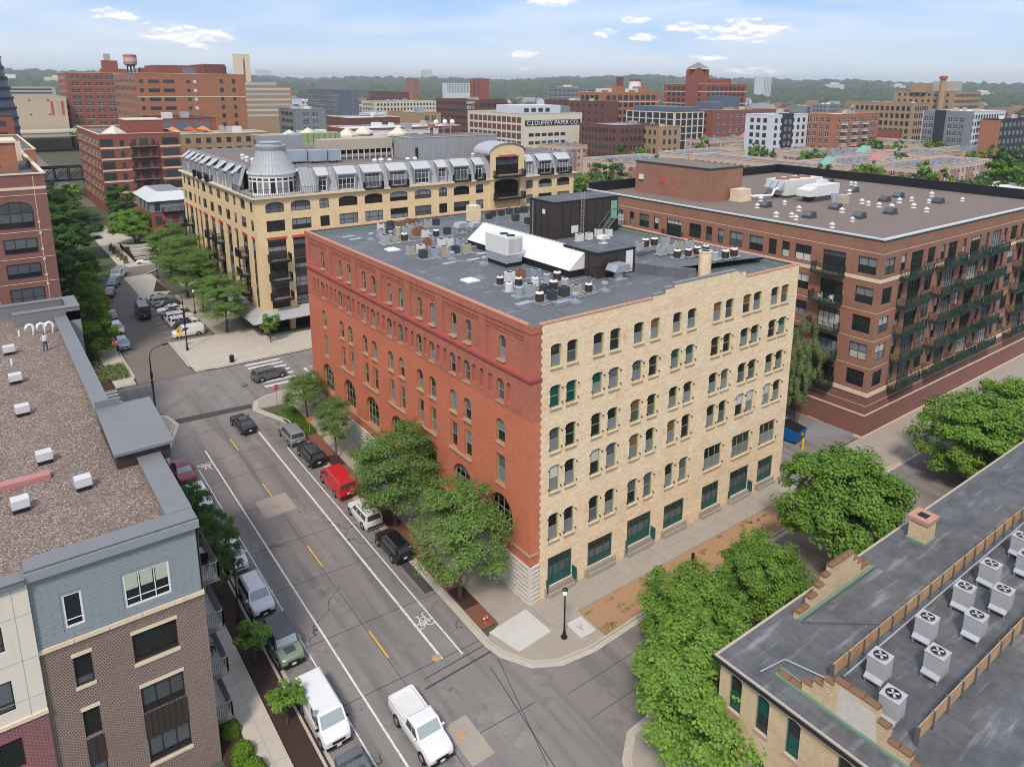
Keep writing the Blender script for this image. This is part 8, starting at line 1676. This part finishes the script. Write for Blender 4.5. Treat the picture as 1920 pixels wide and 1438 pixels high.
    far_b('brick_loft_row', 'long brown brick loft row with white framed windows', 297.3, 226.8, 28.8, 71, 20, 'brick_far_red', (3.0, 2.2, 5.6, 4.1, 5, 'white_far', 'glass_mid'), (2, 2.2, 5, 4.1, 5, None, GF), 'gravel_far', 'stone_trim', .7, units=6)
    box_part(bpy.data.objects['brick_loft_row'], 'rooftop_room', 'bluegrey_far', 303, 232, 28, 313, 244, 33)
    B = far_b('white_apartments', 'white and charcoal apartment block with small balconies', 250.7, 156, 29.6, 27, 14, 'white_far', (1.9, 1.9, 4.2, 3.2, 8, None, GF), (1.9, 1.9, 3.4, 3.2, 8, None, GF), 'white_far', 'white_far', .6, units=2); box_part(B, 'dark_bay', 'dark_far', 258, 155.7, ZF, 266, 158, 30.1); far_windows(B, Fr('S', 155.65), 258.4, 265.6, [25.5-3.2*k for k in range(7)], 1.9, 1.8, 3.4, 'glass_screen')
    B = far_b('tan_apartments', 'orange tan apartment block with white balconies', 278.5, 143, 29.8, 38, 16, 'brick_far_orange', (1.6, 1.9, 2.9, 3.2, 8, 'white_far', GF), (1.6, 1.9, 3.1, 3.2, 8, 'white_far', GF), 'white_far', 'brick_far_tan', .6, units=3); [balcony(B, Fr('S', 143), 284+9*j, 288+9*j, 25.2-3.2*k, 1.0, 'white_paint', 'concrete', 1, .5) for k in range(7) for j in range(3)]
    far_b('tan_warehouse', 'large tan brick warehouse with arched top windows', 399.6, 168, 33.0, 20, 36, 'brick_far_tan', (1.7, 2.4, 2.7, 4.2, 6, None, GF), (1.9, 2.6, 3.1, 4.2, 6, None, GF), 'gravel_far', 'brick_far_tan', .8, units=3, bands=4)
    B = far_b('tan_mill', 'tan brick mill with a tall smokestack far right', 563, 218, 39.1, 45, 46, 'brick_far_tan', (2.2, 2.2, 3.3, 4.4, 6, None, GF), (1.8, 2.0, 4.6, 4.4, 5, None, GF), 'gravel_far', 'brick_far_tan', .8, units=0); m = MB(); m.cyl(560, 226, 20, 48, 2.6, 2.0, n=12); m.cyl(560, 226, 48, 50.2, 2.9, 2.5, n=12, m=1); m.obj('smokestack', ['brick_far_tan', 'brick_far_red'], B); box_part(B, 'rooftop_room', 'tan_unit', 575, 225, 38, 590, 240, 46.5); box_part(B, 'rooftop_room', 'brick_far_tan', 561, 238, 38, 568, 250, 45)
    B = far_b('grey_apartments', 'grey and white apartment block with black balcony bays', 346.4, 116, 30.8, 42, 21, 'white_far', (1.7, 1.9, 3.0, 3.25, 8, None, GF), (1.7, 1.9, 3.0, 3.25, 8, 'white_far', GF), 'white_far', 'white_far', .6, units=4); box_part(B, 'grey_wing', 'grey_far', 346.2, 115.8, ZF, 352, 136.5, 30.9); box_part(B, 'dark_bay', 'dark_far', 346.0, 126, ZF, 350, 131, 31.2); far_windows(B, Fr('W', 346.15), 116.5, 125.5, [26-3.25*k for k in range(7)], 1.6, 1.9, 2.6, GF, 'white_far'); far_windows(B, Fr('W', 346.15), 131.2, 136.3, [26-3.25*k for k in range(7)], 1.6, 1.9, 2.4, GF, 'white_far'); [balcony(B, Fr('S', 116), 357+10*j, 361+10*j, 26-3.25*k, 1, 'steel_dark', 'concrete', 1, .5) for k in range(6) for j in range(3)]
    far_b('black_apartments', 'black apartment block with rust coloured corner at the right edge', 304.2, 86.7, 29.4, 34, 6, 'dark_far', (2.2, 1.7, 4.2, 3.4, 7, None, 'glass_screen'), (2.6, 1.7, 3.6, 3.4, 7, None, 'glass_screen'), 'white_far', 'dark_far', .6, units=2); box_part(bpy.data.objects['black_apartments'], 'corner_bay', 'brick_far_orange', 303.8, 86.4, ZF, 306.5, 93, 29.0)
    far_b('white_slab_tower', 'white slab tower standing alone on the wooded horizon', 1428, 1011, 62.2, 30, 24, 'white_far', (1.5, 52, 5.5, 60, 1, None, 'grey_far'), None, 'white_far', 'white_far', .6, units=1)
    far_b('brown_shed_block', 'brown brick block right of the painted sign building', 197, 196, 24.6, 26, 26, 'brick_far_dark', (1.6, 2.0, 2.6, 3.6, 5, None, GF), (1.4, 1.9, 2.3, 3.6, 5, None, GF), 'metal_panel_grey', 'brick_far_dark', .6, units=3)
    far_b('stone_block', 'rough tan stone block beyond the peach roofs', 213, 187, 24.0, 14, 14, 'brick_far_tan', (1.6, 2.2, 3.6, 4, 4, None, GF), (1.4, 2.0, 3.0, 4, 4, None, GF), 'white_far', 'brick_far_tan', .6, units=2)
    far_b('plain_brown_block', 'plain dark brown brick block below the orange parapet block', 252, 262, 32.8, 8, 56, 'brick_far_dark', None, (1.6, 1.6, 5.2, 4, 4, None, GF), 'roof_tar_old', 'brick_far_dark', .6, units=3)
    far_b('grey_loft', 'grey glazed loft block behind the orange brick block', 378, 423, 39.4, 14, 50, 'grey_far', (2.4, 2.2, 3.4, 3.6, 6, None, GF), (2.4, 2.2, 3.4, 3.6, 6, 'white_far', GF), 'gravel_far', 'grey_far', .6, units=4)
    far_b('brown_roof_block', 'brown metal clad block behind the cooling plant', 98, 255, 27.5, 24, 22, 'brick_far_dark', None, None, 'white_far', 'stone_trim', .5, units=2); far_b('brown_roof_block', 'lower brown block in front of the brown metal clad block', 76, 205, 26.2, 46, 18, 'brick_far_dark', (1.4, .8, 3.4, 3.4, 1, None, GF), None, 'white_far', 'stone_trim', .4, units=3)
    far_b('white_low_block', 'small white rooftop block left of the tan brick block', 140, 318, 26.2, 12, 18, 'white_far', (1.6, 1.4, 5, 3.4, 2, None, GF), None, 'white_far', 'white_far', .4, units=2)
    B = far_b('peach_pavilion_block', 'tan block with cream pyramid roofs behind the mansard building', 46, 185, 24.6, 42, 30, 'brick_far_tan', (2.8, 2.0, 5.2, 3.4, 4, None, GF), (1.6, 2, 4, 3.4, 4, None, GF), 'concrete_far', 'stone_trim', .5, units=4)
    for x, y in ((48, 188), (57, 196), (67, 188), (77, 197), (85, 187)): m = MB(); m.cyl(x+2, y+2, 24.6, 25.2, 4.0, n=4); m.cyl(x+2, y+2, 25.2, 27.3, 3.8, .3, n=4); m.obj('pyramid_roof', 'cream_far', B)
    m = MB(); [m.box(44+1.7*k, 172, 24.2, 45.5+1.7*k, 175.5, 27.2) for k in range(9)]; m.box(43, 171, 15, 60, 176, 24.2); tag(m.obj('louvred_plant', 'green_trim'), 'row of pale green louvred chillers behind the mansard building', 'chiller')
    far_b('grey_white_block', 'pale grey block with yellow panelled windows behind the pyramid roofs', 82, 198, 25.6, 26, 24, 'white_far', (3.0, 1.8, 5.5, 3.4, 3, None, 'glass_mid'), None, 'concrete_far', 'white_far', .4, units=2)
north_blocks()
# --- smaller infill blocks that fill the middle distance
rb = random.Random(21); INF = [('brick_far_red', 'red brick'), ('brick_far_tan', 'tan brick'), ('brick_far_dark', 'dark brown brick'), ('cream_far', 'cream'), ('white_far', 'white'), ('grey_far', 'grey'), ('brick_far_orange', 'orange brick')]
_pl = ['left of the twin chimneys', 'under the wooded hills', 'behind the cream low rise', 'among distant roofs', 'behind the lettered loft', 'behind the painted sign building', 'beyond the orange parapet block', 'right of the tower factory', 'beyond the loft row', 'behind the tan warehouse', 'near the right horizon', 'in the far middle']
for k in range(46):
    a = R(78-k*1.42+rb.uniform(-.5, .5)); d_ = rb.uniform(450, 820); x, y = CAMP.x+d_*math.cos(a), CAMP.y+d_*math.sin(a); m_, nm_ = rb.choice(INF)
    far_b('distant_block', f"distant {nm_} low rise {_pl[min(11, k//4)]}, {['nearer', 'second', 'third', 'farther'][k % 4]} of its cluster", x, y, rb.uniform(14, 26), rb.uniform(18, 44), rb.uniform(14, 30), m_, (1.8, 1.7, rb.uniform(3, 4.2), 3.6, 3, None, GF), (1.8, 1.7, 3.6, 3.6, 3, None, GF) if k % 2 else None, rb.choice(('gravel_far', 'white_far', 'roof_tar_old')), m_, .5, units=3, seed=k)
# --- peach housing blocks
def peach(x0, y0, x1, y1, k, where, zt=15.0):
    B = far_b('peach_housing_block', f'peach stucco and brick housing block {where}', x0, y0, zt, x1-x0, y1-y0, 'peach', (1.3, 1.5, 3.1, 3.2, 4, 'white_far', GF), (1.3, 1.5, 3.1, 3.2, 4, 'white_far', GF), 'gravel_far', 'peach', .8, units=0)
    for fr, A0, A1 in ((Fr('S', y0), x0, x1), (Fr('W', x0), y0, y1)):
        n = max(1, int((A1-A0)/11))
        for q in range(n): a = A0+(A1-A0)*(q+.12)/n; m = MB(); fr.box(m, a, ZF, a+(A1-A0)/n*.55, 13.0, 0, .03); m.obj('brick_panel', 'peach_brick', B)
    rr = random.Random(k); m = MB()
    for q in range(int((x1-x0)*(y1-y0)/16)):
        x, y = rr.uniform(x0+3, x1-3), rr.choice((rr.uniform(y0+3, y0+6), rr.uniform(y1-6, y1-3), rr.uniform(y0+3, y1-3))); m.box(x-.4, y-.4, 14.2, x+.4, y+.4, 15.2)
    m.obj('roof_condensers', 'blue_unit', B)['kind'] = 'stuff'
    if k % 2 == 0:
        x, y = (x0+x1)/2, y0+1; m = MB(); m.prism([(x, y), (x+5, y), (x+5, y+4), (x, y+4)], 14.2, lambda X, Y: 17.6 if X > x+2 else 15.0); m.obj('stair_roof', 'peach', B); m = MB(); m.quad((x-.1, y-.1, 15.05), (x+5.1, y-.1, 17.7), (x+5.1, y+4.1, 17.7), (x-.1, y+4.1, 15.05)); m.obj('sloped_roof', 'teal_roof' if k % 4 == 0 else 'pink_roof', B)
for k, q in enumerate([(183, 216, 250, 238, 'in the farthest row behind the mansard end'), (154, 148, 186, 170, 'left of the brick roof penthouse'), (268, 205, 330, 236, 'below the brown loft row'), (199, 158, 236, 174, 'just above the brick penthouse'), (199, 100, 214, 157, 'running back from the black parapet'), (254, 150, 294, 183, 'below the white apartments'), (215, 99, 262, 118, 'behind the black parapet with a teal roof'), (226, 79, 284, 97, 'at the right front with balconies'), (242, 120, 290, 146, 'in the middle of the peach group'), (286, 104, 317, 124, 'right of the middle of the peach group'), (317, 95, 366, 118, 'near the right edge with a pink roof'), (340, 134, 366, 168, 'farthest of the peach group below the tan warehouse')]): peach(*q[:4], k, q[4])
B = far_b('white_roofed_hall', 'low hall with a white roof behind the right end of the black parapet', 150, 22, 15.0, 60, 26, 'cream_far', None, None, 'white_paint', 'white_paint', .3, units=0)
# --- trees in the middle distance
rb = random.Random(4)
NEAR = [(181, 67, 16.5, 7), (159, 59, 16, 5), (173, 58, 16.5, 6), (189, 54, 17, 6), (191, 46, 17.5, 6), (235, 55, 18, 8), (206, 42, 18, 7), (143, 56, 16, 5), (134, 56, 15.5, 5), (143, 144, 15.5, 7), (115, 123, 15.5, 6), (98, 107, 15, 6), (111, 99, 15.5, 5), (106, 90, 15, 5), (118, 110, 15.5, 6), (193, 178, 16, 5), (192, 188, 16, 5), (246, 190, 16.5, 5), (163, 140, 15.5, 5), (232, 122, 16.5, 5), (238, 128, 17, 5), (296, 132, 17, 6), (300, 150, 17.5, 7), (304, 140, 17, 6), (264, 105, 16.5, 4), (209, 90, 16, 5), (189, 92, 16, 5), (245, 160, 16, 4), (300, 170, 16.5, 5), (232, 145, 16, 4), (291, 88, 17, 5), (300, 84, 18, 6), (215, 72, 17, 5), (205, 84, 16, 4), (318, 84, 17, 6), (334, 124, 17, 6), (385, 140, 16, 6), (310, 128, 16.5, 5)]
_spots = ['beyond the right end of the black parapet', 'behind the middle of the black parapet', 'right of the mansard end', 'deep inside the peach group', 'at the back of the peach group']
_tone = ['mid green', 'dark green', 'fresh green', 'yellow green', 'deep green']
for k, (x, y, hh, rr_) in enumerate(NEAR):
    sp_ = _spots[0] if (x > 150 and y < 72) else _spots[2] if x < 170 and y > 80 else _spots[1] if y < 100 else _spots[3] if x < 270 else _spots[4]
    tree('bg', x, y, hh, rr_, f"{_tone[k % 5]} leafy tree {sp_}", 'trees among the peach blocks', ZF, pick=(3 if sp_ == _spots[0] and k % 2 else k))
for k in range(70):
    a = R(rb.uniform(19, 86)); d_ = rb.uniform(420, 900); tree('bg', CAMP.x+d_*math.cos(a), CAMP.y+d_*math.sin(a), rb.uniform(12, 20), rb.uniform(6, 10), f"distant green tree between roofs, {['below the hills at left', 'left of the brick tower', 'near the centre', 'right of centre', 'near the right edge'][min(4, int((86-math.degrees(a))/13.5))]}", 'trees between distant roofs', ZF, pick=k)
# --- wooded hills to the horizon, with houses in the trees
def hill_h(x, y):
    d_ = math.hypot(x-CAMP.x, y-CAMP.y); a = math.atan2(y-CAMP.y, x-CAMP.x); t = min(1, max(0, (d_-1300)/3300)); s = t*t*(3-2*t)
    return ZF + s*(47+12*math.sin(a*9+1.0)+7*math.sin(a*23+2)+4*math.sin(a*51)) + (5*math.sin(x*.004)+5*math.sin(y*.0047+1))*s
def hills():
    mb = MB(); A = [R(-30+k*3.0) for k in range(48)]; D = [900, 1200, 1500, 1900, 2300, 2800, 3300, 3900, 4600, 5400, 6500]; idx = {}
    for i, a in enumerate(A):
        for j, d_ in enumerate(D): x, y = CAMP.x+d_*math.cos(a), CAMP.y+d_*math.sin(a); idx[i, j] = len(mb.v); mb.v.append((x, y, hill_h(x, y)-(.5 if j else 3)))
    for i in range(len(A)-1):
        for j in range(len(D)-1): mb.f.append((idx[i, j], idx[i, j+1], idx[i+1, j+1], idx[i+1, j])); mb.m.append(0)
    struct(mb.obj('hills', 'leaf_far', smooth=80))
    rng = np.random.default_rng(9); base = []
    for lv, (z, r) in enumerate(((-.1, 1.0), (.45, .86), (.85, .5))):
        for q in range(6): t = 2*np.pi*(q+.5*lv)/6; base.append((r*np.cos(t), r*np.sin(t), z))
    base.append((0, 0, 1.02)); base = np.array(base); F = []
    for lv in range(2):
        for q in range(6): a, b = lv*6+q, lv*6+(q+1) % 6; F += [(a, b, a+6), (b, b+6, a+6)]
    F += [(12+q, 12+(q+1) % 6, 18) for q in range(6)]; F = np.array(F)
    n = 15000; u = rng.random(n); d_ = 640*np.exp(u*np.log(6300/640)); a = np.radians(rng.uniform(-8, 104, n)); x, y = CAMP.x+d_*np.cos(a), CAMP.y+d_*np.sin(a)
    patch = np.sin(x*.011+1.3)*np.sin(y*.013)+.45*np.sin(x*.031)*np.sin(y*.027+2); keep = (d_ > 1500) | (patch > .12); x, y, d_ = x[keep], y[keep], d_[keep]
    R_ = (5.0+d_*0.0042)*rng.uniform(.65, 1.35, len(x)); hz = np.array([hill_h(p, q) for p, q in zip(x, y)])
    V = base[None]*(1+rng.normal(size=(len(x), 19, 1))*.13)*R_[:, None, None]*np.array([1, 1, .95]) + np.stack([x, y, hz], 1)[:, None]
    V[:, :, 2] += np.minimum(3.0, R_*.25)[:, None]
    Fa = (F[None]+(np.arange(len(x))*19)[:, None, None]).reshape(-1); me = bpy.data.meshes.new('woodland'); me.vertices.add(len(x)*19); me.vertices.foreach_set('co', V.reshape(-1).astype(np.float32)); nf = len(Fa)//3
    me.loops.add(len(Fa)); me.loops.foreach_set('vertex_index', Fa.astype(np.int32)); me.polygons.add(nf); me.polygons.foreach_set('loop_start', np.arange(0, len(Fa), 3, dtype=np.int32)); me.update(calc_edges=True); me.materials.append(MATS['leaf_far'])
    tag(inst('woodland', me), 'continuous dark green woodland rising to the horizon', 'woodland', None, 'stuff')
    # houses
    hm = {}
    for nm in ('white_far', 'cream_far', 'brick_far_tan', 'grey_far'):
        w = MB(); w.box(-4.5, -5.5, -1, 4.5, 5.5, 5.5); w.poly([(-4.5, -5.5, 5.5), (4.5, -5.5, 5.5), (0, -5.5, 9)]); w.poly([(4.5, 5.5, 5.5), (-4.5, 5.5, 5.5), (0, 5.5, 9)]); r__ = MB(); r__.quad((-5, -6, 5.1), (0, -6, 9.2), (0, 6, 9.2), (-5, 6, 5.1)); r__.quad((0, -6, 9.2), (5, -6, 5.1), (5, 6, 5.1), (0, 6, 9.2)); wi = MB(); [wi.box(sx, -5.56, z, sx+1.2, -5.5, z+1.5) for sx in (-3, 1.8) for z in (1, 3.6)]
        hm[nm] = (w.mesh('house', nm), r__.mesh('roof', rb.choice(('grey_far', 'wood_brown', 'dark_far'))), wi.mesh('windows', GF))
    for k in range(230):
        a_ = R(rb.uniform(18, 87)); d2 = rb.uniform(640, 1500); x_, y_ = CAMP.x+d2*math.cos(a_), CAMP.y+d2*math.sin(a_); nm = rb.choice(list(hm)); o = inst('house', hm[nm][0], None, (x_, y_, hill_h(x_, y_)+3.0), rb.uniform(0, 3.1), rb.uniform(1.1, 1.9)); tag(o, f"small distant {dict(white_far='white', cream_far='cream', brick_far_tan='tan', grey_far='grey')[nm]} gabled house among trees", 'house', f"distant {dict(white_far='white', cream_far='cream', brick_far_tan='tan', grey_far='grey')[nm]} houses in the trees"); inst('roof', hm[nm][1], o); inst('windows', hm[nm][2], o)['kind'] = 'stuff'
    for k, (az_, d2, w_, h_) in enumerate(((84.5, 2600, 60, 30), (72, 5200, 90, 75), (60.5, 5000, 70, 82), (56.5, 2400, 50, 26), (50, 2200, 60, 24), (31, 2600, 70, 28), (27, 3000, 60, 30), (22, 2300, 80, 22))):
        a_ = R(az_); x_, y_ = CAMP.x+d2*math.cos(a_), CAMP.y+d2*math.sin(a_); m = MB(); m.box(-w_/2, -12, -5, w_/2, 12, h_); m.box(-w_/6, -8, h_, w_/6, 8, h_+5); tag(m.obj('distant_slab', 'white_far' if k % 2 else 'cream_far', at=(x_, y_, hill_h(x_, y_))), ['pale slab left of the factory on the horizon', 'hazy slab right of the twin chimneys on the ridge', 'hazy slab on the ridge above the brick tower', 'pale block in the woods left of the centre', 'pink pale block in the woods at the centre', 'pale block in the woods right of the white tower', 'pale block in the woods above the tan mill', 'pale low block in the woods at the right edge'][k], 'building')
    B = empty('motorway_bridge', (700, 180, ZF), 'long concrete motorway bridge at the far right', 'bridge'); box_part(B, 'deck', 'concrete_far', 640, 150, 17, 1000, 164, 20); [box_part(B, 'pier', 'concrete_far', 650+40*k, 152, ZF, 654+40*k, 162, 17) for k in range(8)]
hills()
# --- air
mb = MB(); mb.box(-6100, -3100, -4.0, 9100, 12100, 170.0); hz_ = mb.obj('haze', 'white_far'); hz_['kind'] = 'stuff'; hz_['label'] = 'thin summer haze over the whole city'
hm_ = bpy.data.materials.new('haze'); hm_.use_nodes = True; hn = hm_.node_tree.nodes; hn.clear(); ho = hn.new('ShaderNodeOutputMaterial'); hv = hn.new('ShaderNodeVolumePrincipled'); hv.inputs['Color'].default_value = (0.84, 0.89, 0.96, 1); hv.inputs['Density'].default_value = 0.00013; hv.inputs['Anisotropy'].default_value = 0.2; hm_.node_tree.links.new(hv.outputs[0], ho.inputs['Volume'])
hz_.data.materials.clear(); hz_.data.materials.append(hm_)
scene.cycles.volume_bounces = 0; scene.cycles.volume_step_rate = 10
